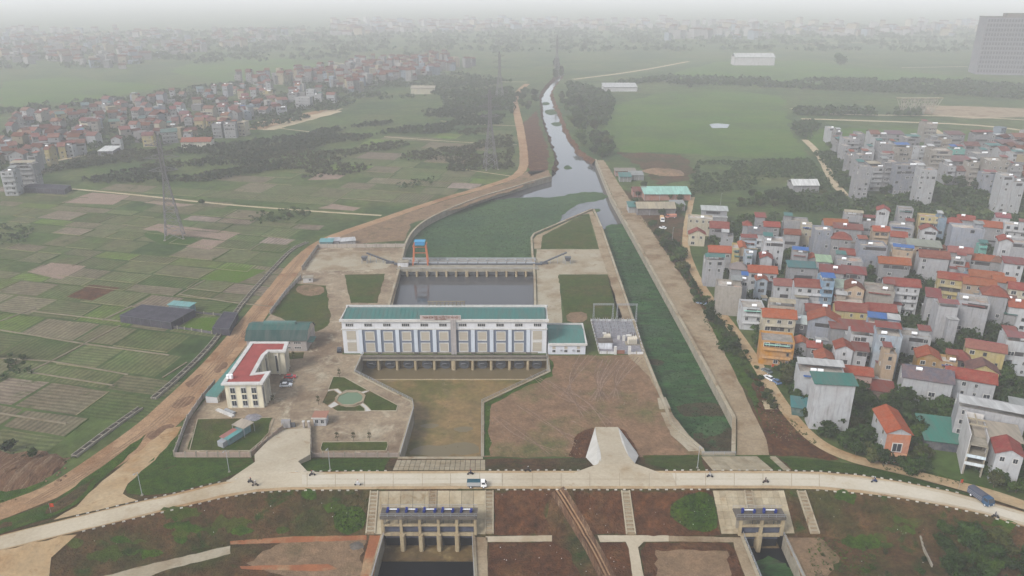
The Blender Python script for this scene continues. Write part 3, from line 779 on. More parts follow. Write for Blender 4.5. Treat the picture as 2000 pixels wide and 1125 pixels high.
sheet('bank_slab', [(1284, 778), (1300, 776), (1310, 798), (1288, 800)], M['platform'], 5)
sheet('bank_slab', [(1290, 806), (1312, 806), (1345, 850), (1372, 880), (1345, 882), (1310, 850)], M['platform'], 5, .3)
sheet('dark_earth', [(1160, 836), (1128, 848), (1110, 890), (1150, 905), (1165, 893)], M['red_soil'], 5, .6, 3)
sheet('dark_earth', [(1208, 836), (1222, 842), (1245, 880), (1240, 893), (1225, 870)], M['red_soil'], 5, .6, 3)
sheet('road_plot', [(0, 880), (140, 893), (60, 930), (30, 980), (-200, 1040), (-300, 930)], M['track'], 2, 2, 4)
sheet('weedy_plot', [(0, 945), (60, 925), (95, 940), (40, 975), (-60, 1010)], M['rank_grass'], 3, 1.5, 3)
GAIN, SAT = 1.0, 1.0
# ------------------------------------------------------------------ shared small meshes
def unit_box():
    b = MB(); b.box(-.5, .5, -.5, .5, 0, 1); return b
UB = {}
def ubox(mat):
    if mat not in UB: UB[mat] = unit_box().mesh('block_' + mat, M[mat])
    return UB[mat]
def bx(name, parent, x0, x1, y0, y1, z0, z1, mat, color=None):
    return add(name, ubox(mat), parent, ((x0 + x1) / 2, (y0 + y1) / 2, z0), 0, (x1 - x0, y1 - y0, z1 - z0), color)
def window_mesh(name, pane, frame, bars=1, t=0.09):
    """window of width 1, height 1 centred in x, facing -y, standing on z = 0"""
    b = MB()
    b.face([(-.5, -.02, 0), (.5, -.02, 0), (.5, -.02, 1), (-.5, -.02, 1)], 0)
    b.box(-.5 - t, -.5, -.10, .02, -t, 1 + t, 1); b.box(.5, .5 + t, -.10, .02, -t, 1 + t, 1)
    b.box(-.5, .5, -.10, .02, -t, 0, 1); b.box(-.5, .5, -.10, .02, 1, 1 + t, 1)
    for i in range(bars):
        x = -.5 + (i + 1) / (bars + 1)
        b.box(x - .025, x + .025, -.06, -.022, 0, 1, 1)
    return b.mesh(name, [pane, frame])
WIN = window_mesh('window', M['glass'], M['white'])
WIN3 = window_mesh('window_wide', M['glass'], M['white'], 3, 0.06)
WIN0 = window_mesh('window_plain', M['glass'], M['concrete'], 0, 0.05)
WBLIND = window_mesh('window_blind', M['louvre'], M['white'], 0, 0.10)

def fence(name, px, label, h=2.0, panel=3.6, col=(0.30, 0.22, 0.17), wpts=None, group=None, mat='plaster', post=(0.40, 0.36, 0.31)):
    pts = wpts or [G(u, v) for u, v in px]
    c = pts[0]
    root = empty(name, (c[0], c[1], 0), 0, label, 'fence', group)
    for i in range(len(pts) - 1):
        a, d = Vector(pts[i]), Vector(pts[i + 1])
        n = max(1, round((d - a).length / panel)); ang = math.atan2((d - a).y, (d - a).x); ln = (d - a).length / n
        for k in range(n):
            m = a.lerp(d, (k + .5) / n) - Vector(c); p = a.lerp(d, k / n) - Vector(c)
            add('panel', ubox(mat), root, (m.x, m.y, -.1), ang, (ln - .3, .18, h), col)
            add('post', ubox('concrete'), root, (p.x, p.y, -.1), ang, (.36, .36, h + .4), post)
    p = Vector(pts[-1]) - Vector(c)
    add('post', ubox('concrete'), root, (p.x, p.y, -.1), 0, (.36, .36, h + .4))
    return root
fence('boundary_wall', [(341, 892), (367, 822), (396, 780), (420, 752)], 'grey concrete boundary wall between grassy shed yard and dirt road', 2.0, 4, (0.34, 0.30, 0.27))
fence('boundary_wall', [(342, 893), (490, 893)], 'reddish brick boundary wall along the foot of the grassy shed yard', 1.8, 3.2)
fence('boundary_wall', [(491, 892), (553, 839)], 'slanting brick wall with posts leading up to the compound gate', 1.8, 2.6)
fence('boundary_wall', [(607, 836), (609, 892)], 'low brick wall with white-capped posts beside the gate ramp', 1.6, 2.4, (0.2, 0.16, 0.13))
fence('boundary_wall', [(610, 893), (780, 893)], 'brown panelled wall below the narrow lawn bed above the dike', 1.6, 3.4, (0.27, 0.21, 0.17))
fence('boundary_wall', [(528, 614), (560, 572), (588, 544)], 'grey panel wall between dirt road and triangular lawn', 2.0, 3.6, (0.36, 0.33, 0.30))
fence('boundary_wall', [(590, 528), (604, 508), (621, 484), (792, 483)], 'grey wall enclosing the pale trash conveyor platform', 2.2, 5, (0.34, 0.29, 0.24))

# ------------------------------------------------------------------ pump house
PY = 259.9
PCX, PHW = -25.5, 38.6
S = 78.8 / 403.0
pump = empty('pump_house', (PCX, PY, 0), 0, 'long pale blue and white pump house with low teal roof above ten outlet pipes', 'building')
PX = lambda u: (u - 869.5) * S
H_, D_ = 14.3, 13.2
WHT, PALE, BLUE = (0.62, 0.62, 0.62), (0.45, 0.485, 0.53), (0.125, 0.147, 0.19)
bx('wall', pump, -PHW, PHW, 0, D_, -1, 13.6, 'clean_plaster', (0.50, 0.505, 0.52))
def zpx(v): return zat(PY, v)
bx('cornice', pump, -PHW - .7, PHW + .7, -.7, -.003, 13.35, H_, 'white')
bx('cornice', pump, -PHW - .9, PHW + .9, D_ + .003, D_ + .5, 13.4, H_, 'white')
for s in (-1, 1):
    bx('cornice', pump, s * (PHW + .2) - .2, s * (PHW + .2) + .2, 0, D_, 13.35, H_ - .003, 'white')
bx('string_course', pump, -PHW - .3, PHW + .3, -.35, -.004, 10.05, 10.4, 'white')
bx('plinth', pump, -31.6, 35.4, -.22, -.004, -.5, .55, 'concrete')
b = MB()
e, r = 13.62, 15.2
ym = D_ * .62
for (p, q) in (((0.3, e), (ym, r)), ((D_ - .2, e), (ym, r))):
    pts = [(-PHW + .3, p[0], p[1]), (PHW - .3, p[0], p[1]), (PHW - .3, q[0], q[1]), (-PHW + .3, q[0], q[1])]
    b.face(pts if p[0] < q[0] else pts[::-1])
roof = b.build('roof', M['metal_roof'], pump, color=(0.045, 0.135, 0.122))
nb = 48
rib = MB()
for i in range(nb):
    x = -PHW + .6 + i * (2 * PHW - 1.2) / (nb - 1)
    rib.beam((x, .35, e + .06), (x, ym, r + .06), .06, .08)
ro = rib.build('roof_seams', M['metal_roof'], roof, color=(0.035, 0.10, 0.09)); ro['kind'] = 'stuff'
ubays = [687, 723, 759, 795, 831, 867, 905, 941, 977, 1013, 1049]
for i, u in enumerate(ubays):
    x = PX(u)
    add('upper_window', WIN3, pump, (x, -.03, 11.3), 0, (2.7, 1, 1.15))
blue = [725, 760.5, 796, 832, 868, 906, 942.5, 978.5, 1013.5]
for i, u in enumerate(blue):
    x = PX(u)
    bx('bay_panel', pump, x - 2.75, x + 2.75, -.12, -.003, .55, 10.0, 'clean_plaster', BLUE)
    for z0 in (1.05, 5.75):
        add('window', WBLIND, pump, (x, -.16, z0), 0, (3.0, 1.2, 3.2))
for i in range(len(blue) + 1):
    u = (blue[i - 1] + blue[i]) / 2 if 0 < i < len(blue) else (blue[0] - 18 if i == 0 else blue[-1] + 18)
    bx('pilaster', pump, PX(u) - .68, PX(u) + .68, -.42, -.005, 0.0, 10.02, 'clean_plaster', (0.34, 0.33, 0.34) if i == 5 else PALE)
bx('pilaster', pump, PX(887) - 1.0, PX(887) + 1.0, -1.0, -.44, 0, H_ + .06, 'plaster', (0.30, 0.275, 0.27))
for u in (689, 1049):
    x = PX(u)
    for z0, z1, m_, cc in ((.9, 4.6, 'louvre', None), (4.7, 5.7, 'white', None), (5.8, 9.4, 'louvre', None)):
        bx('tall_window', pump, x - 1.75, x + 1.75, -.08, -.003, z0, z1, m_, cc)
# sign board with its lettering, and the white frame on the far parapet
sign = bx('sign_board', pump, PX(824), PX(902), -.95, -.75, H_ + .003, H_ + 1.9, 'plaster', (0.40, 0.33, 0.31))
M['letters'] = material('sign_letters', (0.17, 0.075, 0.05), fine_amt=0.1)
def lettering(txt, parent, loc, size, width=None, name='lettering'):
    c = bpy.data.curves.new(name, 'FONT')
    c.body = txt; c.size = size; c.align_x = 'CENTER'; c.extrude = 0.04; c.offset = 0.02
    c.materials.append(M['letters'])
    o = bpy.data.objects.new(name, c); coll.objects.link(o)
    o.rotation_euler = (math.pi / 2, 0, 0)
    o.location = loc; o.parent = parent
    bpy.context.view_layer.update()
    sx = width / max(o.dimensions.x, .01) if width else 1
    me = bpy.data.meshes.new_from_object(o.evaluated_get(bpy.context.evaluated_depsgraph_get()))
    bpy.data.objects.remove(o)
    return add(name, me, parent, loc, 0, (sx, 1, 1), None, (math.pi / 2, 0, 0))
lettering('TRẠM BƠM TIÊU NƯỚC TÂY HÀ NỘI', pump, (PX(863), -1.0, H_ + .72), 1.15, 13.4)
lettering('YÊN NGHĨA', pump, (PX(863), -1.0, H_ + .12), 0.6, 4.4)
b = MB()
for i in range(10): bx('frame_post', pump, PX(834 + i * 7.8) - .12, PX(834 + i * 7.8) + .12, D_ - .1, D_ + .2, H_ + .003, H_ + 1.5, 'bund')
for i in range(3): bx('frame_rail', pump, PX(831), PX(906), D_ - .2, D_ + .35, H_ + 1.5, H_ + 1.7, 'bund') if i == 0 else bx('frame_rail', pump, PX(831), PX(906), D_ + .0, D_ + .12, H_ + .45 * i, H_ + .45 * i + .12, 'bund')
# outlet deck, piers and pipes
M['flap'] = material('flap_steel', (0.10, 0.105, 0.115), fine_amt=.2, rough=.5)
outlet = empty('outlet_deck', (PCX, PY, 0), 0, 'concrete outlet deck on ten piers along the pump house foot', 'outlet structure')
dx0, dx1 = PX(709) - .3, PX(1067) + .3
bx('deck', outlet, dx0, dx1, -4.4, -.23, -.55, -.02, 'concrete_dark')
bx('back_wall', outlet, dx0, dx1, -2.3, -1.9, -6, -.56, 'wet_or_shaded')  # dark material puts the shade under the deck into this wall's colour
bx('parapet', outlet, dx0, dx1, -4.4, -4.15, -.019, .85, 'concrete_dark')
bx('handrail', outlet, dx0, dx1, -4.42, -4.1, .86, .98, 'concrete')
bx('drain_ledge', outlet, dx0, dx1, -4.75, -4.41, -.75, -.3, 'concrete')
piers = [742, 778, 813.5, 850, 887, 924, 960, 995.5, 1031]
for u in piers:
    w = 1.05 if u != 887 else 1.7
    p = MB()
    x = PX(u)
    p.prism([(x - w / 2, -2.2), (x - w / 2, -4.2), (x - w / 4, -4.6), (x + w / 4, -4.6), (x + w / 2, -4.2), (x + w / 2, -2.2)], -6, -.56)
    p.build('pier', M['pier'], outlet)
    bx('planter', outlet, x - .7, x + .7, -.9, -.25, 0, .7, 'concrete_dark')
for u in (727, 763.5, 799, 835, 870, 907, 942.5, 978, 1013.5, 1048.5):
    p = MB()
    x = PX(u)
    p.tube((x, -1.95, -3.0), (x, -3.1, -3.0), 1.75, 20)
    p.tube((x, -3.1, -3.0), (x, -3.3, -3.0), 1.95, 20)
    pipe = p.build('outlet_pipe', M['dark_steel'], outlet)
    p = MB(); p.tube((x, -3.31, -3.15), (x, -3.6, -3.35), 1.35, 18)
    p.build('flap_valve', M['flap'], pipe)

# small annex
ax = 0.5 * (G(1069, 692)[0] + G(1144, 692)[0]); aw = (G(1144, 692)[0] - G(1069, 692)[0]) / 2 - .2
annex = empty('annex', (ax, 259.0, 0), 0, 'small white annex with teal roof joined to the pump house end', 'building')
bx('wall', annex, -aw, aw, 0, 18, -.5, 4.2, 'clean_plaster', (0.47, 0.485, 0.52))
bx('cornice', annex, -aw + .3, aw + .6, -.6, -.003, 3.9, 4.75, 'white')
bx('cornice', annex, -aw + .3, aw + .6, 18.003, 18.5, 3.9, 4.75, 'white')
bx('cornice', annex, aw + .003, aw + .6, 0, 18, 3.9, 4.74, 'white')
b = MB()
for (p, q) in (((.2, 4.25), (11.5, 5.3)), ((17.8, 4.25), (11.5, 5.3))):
    pts = [(-aw + .2, p[0], p[1]), (aw - .1, p[0], p[1]), (aw - .1, q[0], q[1]), (-aw + .2, q[0], q[1])]
    b.face(pts if p[0] < q[0] else pts[::-1])
b.build('roof', M['metal_roof'], annex, color=(0.055, 0.155, 0.135))
for u in (1082, 1105, 1129):
    x = (u - 1106.5) * .198
    add('window', WBLIND, annex, (x, -.03, 2.35), 0, (1.1, 1, 1.0))
    add('window', WIN, annex, (x, -.03, .95), 0, (1.1, 1, .95))
for u in (1096, 1119):
    bx('air_conditioner', annex, (u - 1106.5) * .198 - .35, (u - 1106.5) * .198 + .35, -.45, -.01, 1.5, 2.0, 'galv')

# ------------------------------------------------------------------ office building with red roof terrace
OH = 9.6
rc = [G(u, v, OH) for u, v in [(431, 750), (513, 749), (529, 724), (498, 728), (517, 693), (525, 686), (558, 686), (564, 667), (489, 667)]]
oc = rc[0]
office = empty('office_building', (oc[0], oc[1], 0), 0, 'cream U-shaped office building with red roof terrace and tall windows', 'building')
lo = [(p[0] - oc[0], p[1] - oc[1]) for p in rc]
def inset(poly, d):
    n = len(poly); out = []
    ar = sum(poly[i][0] * poly[(i + 1) % n][1] - poly[(i + 1) % n][0] * poly[i][1] for i in range(n))
    sg = 1 if ar > 0 else -1
    for i in range(n):
        a, p, c = Vector(poly[i - 1]), Vector(poly[i]), Vector(poly[(i + 1) % n])
        d1, d2 = (p - a).normalized(), (c - p).normalized()
        n1, n2 = Vector((-d1.y, d1.x)) * sg, Vector((-d2.y, d2.x)) * sg
        k = (n1 + n2); k = k / max(.4, k.dot(n1)) if k.length > 1e-6 else n1
        q = p + k * d
        out.append((q.x, q.y))
    return out
CREAM = (0.66, 0.60, 0.44)
wp = inset(lo, .8)
b = MB(); b.prism(wp, -.5, OH - .6); b.build('wall', M['plaster'], office, color=CREAM)
b = MB()
inn = inset(lo, 1.35)
n = len(lo)
for i in range(n):
    j = (i + 1) % n
    b.hexa([(*lo[i], OH - .6), (*lo[j], OH - .6), (*inn[j], OH - .6), (*inn[i], OH - .6)], [(*lo[i], OH), (*lo[j], OH), (*inn[j], OH), (*inn[i], OH)])
b.build('cornice', M['white'], office)
b = MB(); b.prism(inset(lo, 1.25), OH - .7, OH - .25)
M['red_deck'] = material('red_terrace', (0.27, 0.062, 0.055), (0.21, 0.05, 0.045), .3, fine_amt=.12)
b.build('roof_terrace', M['red_deck'], office)
f0, f1 = Vector(wp[0]), Vector(wp[1])
ang = math.atan2((f1 - f0).y, (f1 - f0).x)
for t in (.2, .5, .78):
    p = f0.lerp(f1, t)
    add('window', WIN, office, (p.x, p.y - .03, 1.0), ang, (1.5, 1, 6.6))
    for z in (2.9, 5.2): add('spandrel', ubox('paint'), office, (p.x, p.y - .05, z), ang, (1.5, .14, .4), CREAM)
for (i, j, ts) in ((1, 2, (.12, .35, .58, .82)), (4, 5, (.5,)), (5, 6, (.5,)), (6, 7, (.2, .5, .8)), (3, 4, (.15, .35, .6))):
    a, c = Vector(wp[i]), Vector(wp[j]); g = math.atan2((c - a).y, (c - a).x)
    for t in ts:
        p = a.lerp(c, t); nr = Vector((math.sin(g), -math.cos(g)))
        add('window', WIN, office, (p.x + nr.x * .03, p.y + nr.y * .03, 1.2), g, (1.0, 1, 6.2))
        q = a.lerp(c, min(.97, t + .1)) + nr * .25
        add('pilaster', ubox('plaster'), office, (q.x, q.y, 0), g, (.4, .5, OH - .7), (0.66, 0.61, 0.48))
for u in (446, 452):
    p = G(u, 738, OH)
    m_ = MB(); m_.tube((p[0] - oc[0], p[1] - oc[1], OH - .2), (p[0] - oc[0], p[1] - oc[1], OH + 1.2), .6, 12)
    m_.build('water_tank', M['steel'], office)
pq = Vector(wp[2]).lerp(Vector(wp[3]), .5)
bx('entrance_steps', office, pq.x - 1, pq.x + 3.5, pq.y - .5, pq.y + 3, 0, .5, 'platform')

# warehouse
wy = G(541, 686)[1]; wx0, wx1 = G(484, 686)[0], G(600, 686)[0]
wh = empty('warehouse', ((wx0 + wx1) / 2, wy, 0), 0, 'grey-walled workshop with big dark green gambrel roof behind the office', 'building')
hw = (wx1 - wx0) / 2
bx('wall', wh, -hw, hw, 0, 13, -.3, 5.0, 'plaster', (0.33, 0.29, 0.27))
prof = [(-.6, 4.7), (2.6, 7.8), (6.5, 8.9), (10.4, 7.8), (13.6, 4.7)]
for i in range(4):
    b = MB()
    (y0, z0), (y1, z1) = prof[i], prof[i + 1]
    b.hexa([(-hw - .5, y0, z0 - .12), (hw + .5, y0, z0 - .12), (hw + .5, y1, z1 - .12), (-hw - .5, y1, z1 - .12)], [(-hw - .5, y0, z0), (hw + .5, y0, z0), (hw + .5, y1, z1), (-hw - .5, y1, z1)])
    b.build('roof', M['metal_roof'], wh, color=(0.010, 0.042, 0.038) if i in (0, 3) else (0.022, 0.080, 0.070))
b = MB()
for s in (-1, 1):
    b.face([(s * hw, 0, 5), (s * hw, 13, 5), (s * hw, 10.4, 7.7), (s * hw, 6.5, 8.8), (s * hw, 2.6, 7.7)][::s])
b.build('gable_wall', M['plaster'], wh, color=(0.42, 0.37, 0.31))
bx('ridge_vent', wh, -hw * .55, hw * .55, 5.6, 7.4, 8.7, 9.6, 'metal_roof', (0.06, 0.15, 0.135))
for x in (-8, -4, 0, 4, 8):
    add('window', WIN3, wh, (x, -.03, 3.2), 0, (2.6, 1, .7))
    if x != 0: add('window', WIN3, wh, (x, -.03, 1.2), 0, (2.4, 1, .7))
bx('porch_roof', wh, hw + .003, hw + 2.4, 1, 6, 3.3, 3.5, 'metal_roof', (0.065, 0.165, 0.145))
# long shed by the west wall
a, c = Vector(G(404, 786)), Vector(G(486, 690))
d = (c - a); ang = math.atan2(d.y, d.x)
sh = empty('open_shed', (a.x, a.y, 0), ang, 'long low teal-roofed parking shed along the west wall', 'shed')
Ls = d.length
b = MB(); b.hexa([(-.5, -4, 2.3), (Ls, -4, 2.3), (Ls, 0, 2.9), (-.5, 0, 2.9)], [(-.5, -4, 2.42), (Ls, -4, 2.42), (Ls, 0, 3.02), (-.5, 0, 3.02)])
b.build('roof', M['metal_roof'], sh, color=(0.075, 0.20, 0.175))
for i in range(10):
    for yy in (-3.8, -.2): bx('post', sh, i * (Ls - 1) / 9, i * (Ls - 1) / 9 + .15, yy, yy + .15, 0, 2.4, 'galv')
bx('end_wall', sh, -.3, 1.2, -4, 0, 0, 2.3, 'plaster', (0.5, 0.5, 0.5))

# guard house at the gate
gx0, gx1 = G(613, 832)[0], G(637, 832)[0]; gy = G(625, 832)[1]
gh = empty('guard_house', ((gx0 + gx1) / 2, gy, 0), 0, 'small grey gatehouse with rust-coloured flat roof beside the gate', 'building')
w = (gx1 - gx0) / 2
bx('wall', gh, -w, w, 0, 3.6, 0, 3.0, 'plaster', (0.42, 0.42, 0.43))
bx('roof', gh, -w - .4, w + .4, -.4, 4.0, 3.0, 3.25, 'paint', (0.26, 0.13, 0.09))
bx('roof_edge', gh, -w - .45, w + .45, -.46, -.41, 2.9, 3.3, 'white')
for x in (-.9, .9): add('window', WIN, gh, (x, -.03, 1.0), 0, (1.0, 1, 1.3))
# gate pillars and sliding gate
gp = empty('compound_gate', (*G(560, 836), 0), 0, 'grey stone gate pier with folded sliding gate', 'gate')
bx('gate_pier', gp, -1.6, 1.2, 0, 1.2, 0, 2.6, 'plaster', (0.25, 0.24, 0.24))
bx('gate_leaf', gp, 1.3, 2.6, .3, .9, 0, 1.5, 'dark_steel')
for i, u in enumerate((594, 604)):
    g = empty('gate_post', (*G(u, 836), 0), 0, ('thin' if i == 0 else 'thick') + ' white-capped gate post near the gatehouse', 'gate post')
    bx('shaft', g, -.3, .3, -.3, .3, 0, 2.3, 'plaster', (0.3, 0.27, 0.25)); bx('cap', g, -.4, .4, -.4, .4, 2.3, 2.6, 'white')

# garden beds with the octagonal pond
pc = Vector(G(684, 779))
beds = [[(651, 736), (672, 737), (719, 763), (706, 766), (695, 763), (676, 763), (668, 767), (660, 760), (641, 762)],
        [(640, 765), (652, 763), (664, 771), (655, 777), (655, 783), (640, 793), (629, 787)],
        [(723, 764), (777, 792), (774, 803), (725, 803), (717, 794), (709, 788), (711, 778), (706, 771)],
        [(663, 791), (676, 795), (693, 795), (703, 791), (712, 798), (713, 804), (659, 804), (648, 798)]]
for i, p in enumerate(beds):
    sheet('garden_bed', p, M['lawn'], 4, .15, 2)
    wall_along('bed_kerb', [G(u, v) for u, v in p], .25, 0, .25, M['platform'], None, 0, True)['kind'] = 'structure'
pond = empty('garden_pond', (pc.x, pc.y, 0), 0, 'octagonal pond of green water with pale stone rim in the garden', 'pond')
o1 = [(4.9 * math.cos(R(22.5 + 45 * i)), 4.9 * math.sin(R(22.5 + 45 * i))) for i in range(8)]
wall_along('rim', o1, .8, 0, .35, M['platform'], pond, 0, True)
b = MB(); b.face([(x * .95, y * .95, .15) for x, y in o1]); b.build('pond_surface', M['pond_water'], pond)
for q in ([(641, 762), (660, 760), (668, 767), (664, 771), (652, 763), (640, 765)], [(706, 766), (719, 763), (723, 764), (706, 771)], [(655, 783), (663, 791), (648, 798), (640, 793)], [(703, 791), (709, 788), (717, 794), (725, 803), (713, 804), (712, 798)]):
    sheet('garden_path', q, M['fresh_concrete'], 5)

# shanty in the yard
sc = Vector(G(440, 868))
san = empty('site_hut', (sc.x, sc.y, 0), R(-28), 'patchwork metal site hut with red and teal roof sheets in the grassy yard', 'hut')
bx('wall', san, -1.6, 1.6, 0, 9, 0, 2.3, 'plaster', (0.10, 0.20, 0.21))
bx('roof_sheet', san, -1.9, .1, -.3, 5.2, 2.3, 2.4, 'metal_roof', (0.30, 0.11, 0.09))
bx('roof_sheet', san, .1, 1.9, -.3, 5.2, 2.31, 2.41, 'metal_roof', (0.08, 0.24, 0.23))
bx('lean_to', san, -1.2, 1.2, -1.8, -.01, 0, 1.9, 'galv')
bx('canopy', san, -2.6, 2.6, 5.4, 9.8, 3.2, 3.3, 'metal_roof', (0.33, 0.28, 0.22))
for x in (-2.5, 2.4):
    for y in (5.5, 9.6): bx('post', san, x, x + .12, y, y + .12, 0, 3.2, 'galv')
mp = empty('metal_sheets', (*G(440, 808), 0.1), R(-32), 'bright white stack of metal sheets lying by the yard kerb', 'metal sheets')
bx('sheet_pile', mp, -4, 4, -.6, .6, 0, .5, 'white'); bx('sheet_bundle', mp, -1.5, 3, .8, 1.8, 0, .7, 'galv')
wall_along('yard_kerb', [G(u, v) for u, v in [(370, 881), (386, 819), (532, 816)]], .25, 0, .22, M['platform'])['kind'] = 'structure'
wall_along('yard_kerb', [G(u, v) for u, v in [(366, 881), (488, 881), (508, 864), (525, 846), (535, 818)]], .25, 0, .25, M['platform'])['kind'] = 'structure'
wall_along('bed_kerb', [G(u, v) for u, v in [(630, 864), (756, 863), (758, 870), (754, 881), (628, 882), (626, 876)]], .25, 0, .25, M['platform'], None, 0, True)['kind'] = 'structure'

# small white booth by the road gate
bo = empty('booth', (*G(602, 552), 0), R(10), 'tiny white-walled booth beside the lawn at the road gate', 'booth')
bx('wall', bo, -2.2, 2.2, 0, 3, 0, 2.4, 'plaster', (0.5, 0.48, 0.46)); bx('roof', bo, -2.5, 2.5, -.3, 3.3, 2.4, 2.55, 'concrete'); add('window', WIN, bo, (.9, -.03, .9), 0, (.9, 1, .9))
# huts by the dirt road behind the platform wall
for k, (u, v, w, c, lab) in enumerate(((637, 480, 3.5, (0.10, 0.24, 0.25), 'teal tarpaulin hut at the corner of the platform wall'), (652, 478, 3, (0.36, 0.36, 0.38), 'grey sheet-metal hut behind the platform wall'), (680, 478, 4, (0.42, 0.42, 0.42), 'low pale lean-to behind the platform wall'))):
    o = empty('shack', (*G(u, v), 0), R(8 * k), lab, 'hut')
    bx('wall', o, -w, w, 0, 4, 0, 2.2, 'plaster', tuple(x * .6 for x in c))
    b = MB(); b.hexa([(-w - .3, -.4, 2.1), (w + .3, -.4, 2.1), (w + .3, 4.4, 2.8), (-w - .3, 4.4, 2.8)], [(-w - .3, -.4, 2.2), (w + .3, -.4, 2.2), (w + .3, 4.4, 2.9), (-w - .3, 4.4, 2.9)])
    b.build('roof', M['metal_roof'], o, color=c)

# ------------------------------------------------------------------ trash-rack bridge
BY0, BY1 = G(900, 527)[1], G(900, 507)[1]
bX0, bX1 = G(778, 527)[0], G(1048, 527)[0]
br = empty('trash_rack_bridge', ((bX0 + bX1) / 2, BY0, 0), 0, 'long concrete trash-rack bridge with silver conveyor crossing the forebay', 'bridge')
bh = (bX1 - bX0) / 2
bl = BY1 - BY0
BS = (bX1 - bX0) / 270.0
BX = lambda u: (u - 913) * BS
bx('deck', br, -bh - 1, bh + 1, 0, bl, -.5, .25, 'concrete')
bx('edge_beam', br, -bh - 1, bh + 1, -.35, -.003, -.9, .9, 'concrete')
bx('handrail', br, -bh, bh, -.3, -.15, .9, 1.15, 'galv')
bx('back_rail', br, -bh, bh, bl - .4, bl - .2, .25, 1.2, 'galv')
for u in (795, 814, 834, 853, 872, 891, 912, 932, 951, 970, 989.5, 1008.6, 1027.5):
    w = 1.15 if u != 912 else 1.7
    x = BX(u); p = MB()
    p.prism([(x - w / 2, bl - .5), (x - w / 2, -.3), (x - w / 4, -.8), (x + w / 4, -.8), (x + w / 2, -.3), (x + w / 2, bl - .5)], -6, -.51)
    p.build('pier', M['pier'], br)
us = [778, 795, 814, 834, 853, 872, 891, 912, 932, 951, 970, 989.5, 1008.6, 1027.5, 1047]
for i in range(14):
    x0, x1 = BX(us[i]) + .9, BX(us[i + 1]) - .9
    p = MB(); p.hexa([(x0, 2.2, -4.6), (x1, 2.2, -4.6), (x1, 2.35, -4.6), (x0, 2.35, -4.6)], [(x0, 3.4, -.52), (x1, 3.4, -.52), (x1, 3.55, -.52), (x0, 3.55, -.52)])
    for zz in (-1.6, -2.6): p.box(x0, x1, 1.2, 1.5, zz, zz + .3)
    p.build('rack', M['galv'], br)
    x0 = BX(us[i]) + .3; x1 = BX(us[i + 1]) - .3
    bx('conveyor_cover', br, x0, x1, bl * .45, bl * .45 + 1.4, .9, 1.3, 'galv')
    bx('motor_box', br, x1 - .5, x1 + .2, bl * .75, bl * .75 + .9, .25, 1.5, 'galv')
bx('conveyor_bed', br, -bh - 3, bh + 3, bl * .42, bl * .42 + 1.7, .26, .89, 'dark_steel')
bx('rake_rail', br, -bh, bh, bl * .8, bl * .8 + .3, .26, .7, 'galv')
kio = empty('control_kiosk', (*G(787, 522), 0.25), 0, 'grey control kiosk at the west end of the trash-rack bridge', 'kiosk')
bx('wall', kio, -2.6, 2.6, 0, 3.2, 0, 2.2, 'plaster', (0.52, 0.52, 0.54)); bx('roof', kio, -2.8, 2.8, -.2, 3.4, 2.2, 2.4, 'concrete')
def conveyor(u0, v0, u1, v1, uh, vh, label):
    p0 = Vector((*G(u0, v0), .8)); Y = p0.y + 0.5
    x1 = G(u1, 512)[0]; z1 = zat(Y, v1)
    c = empty('conveyor', (p0.x, p0.y, 0), 0, label, 'conveyor')
    q = Vector((x1 - p0.x, .5, z1))
    b = MB(); b.beam((0, 0, .8), q, 1.2, .5); b.build('belt_frame', M['dark_steel'], c)
    b = MB()
    for t in (.3, .6, .85):
        m = Vector((0, 0, .8)).lerp(q, t)
        for s in (-.5, .5): b.beam((m.x, m.y + s, 0), (m.x, m.y + s, m.z), .14)
    b.build('legs', M['galv'], c)
    bx('end_box', c, -2 if q.x < 0 else -2, 2, -1, 1, 0, .9, 'dark_steel')
    hx = G(uh, 512)[0] - p0.x
    b = MB()
    b.hexa([(hx - .8, -.8, 1.6), (hx + .8, -.8, 1.6), (hx + .8, .8, 1.6), (hx - .8, .8, 1.6)], [(hx - 1.6, -1.4, 3.6), (hx + 1.6, -1.4, 3.6), (hx + 1.6, 1.4, 3.6), (hx - 1.6, 1.4, 3.6)])
    b.build('hopper', M['dark_steel'], c)
    for sx in (-1.3, 1.3):
        for sy in (-1.2, 1.2): bx('hopper_leg', c, hx + sx - .1, hx + sx + .1, sy - .1, sy + .1, 0, 2.4, 'galv')
    return c
conveyor(762, 514, 718, 494, 714, 505, 'inclined trash conveyor with hopper on the west platform')
conveyor(1062, 515, 1106, 493, 1108, 505, 'inclined trash conveyor with hopper on the east platform')
cr = empty('gantry_crane', (*G(822, 517), .25), 0, 'orange gantry crane with bright blue hoist on the trash-rack bridge', 'crane')
hwx = 3.4; ORG = (0.42, 0.13, 0.06); cz = 10.4
for sx in (-1, 1):
    for sy in (-1, 1):
        b = MB(); b.beam((sx * hwx * 1.1, sy * 1.9, 0), (sx * hwx * .85, sy * 1.5, cz), .55)
        b.build('leg', M['paint'], cr, color=ORG)
    b = MB(); b.beam((sx * hwx * .9, -3.4, cz), (sx * hwx * .9, 3.4, cz), .5, .6); b.build('girder', M['paint'], cr, color=ORG)
    for zz in (3.5, 7.5):
        b = MB(); b.beam((sx * hwx * (1.1 - .25 * zz / cz), -1.8, zz), (sx * hwx * (1.1 - .25 * zz / cz), 1.8, zz), .3); b.build('brace', M['paint'], cr, color=ORG)
for zz in (5.5, 8.5):
    b = MB(); b.beam((-hwx, 1.6, zz), (hwx, 1.6, zz), .35); b.build('brace', M['paint'], cr, color=ORG)
bx('hoist', cr, -2.4, 2.4, -1.6, 1.6, cz + .1, cz + 1.9, 'paint', (0.04, 0.20, 0.38))
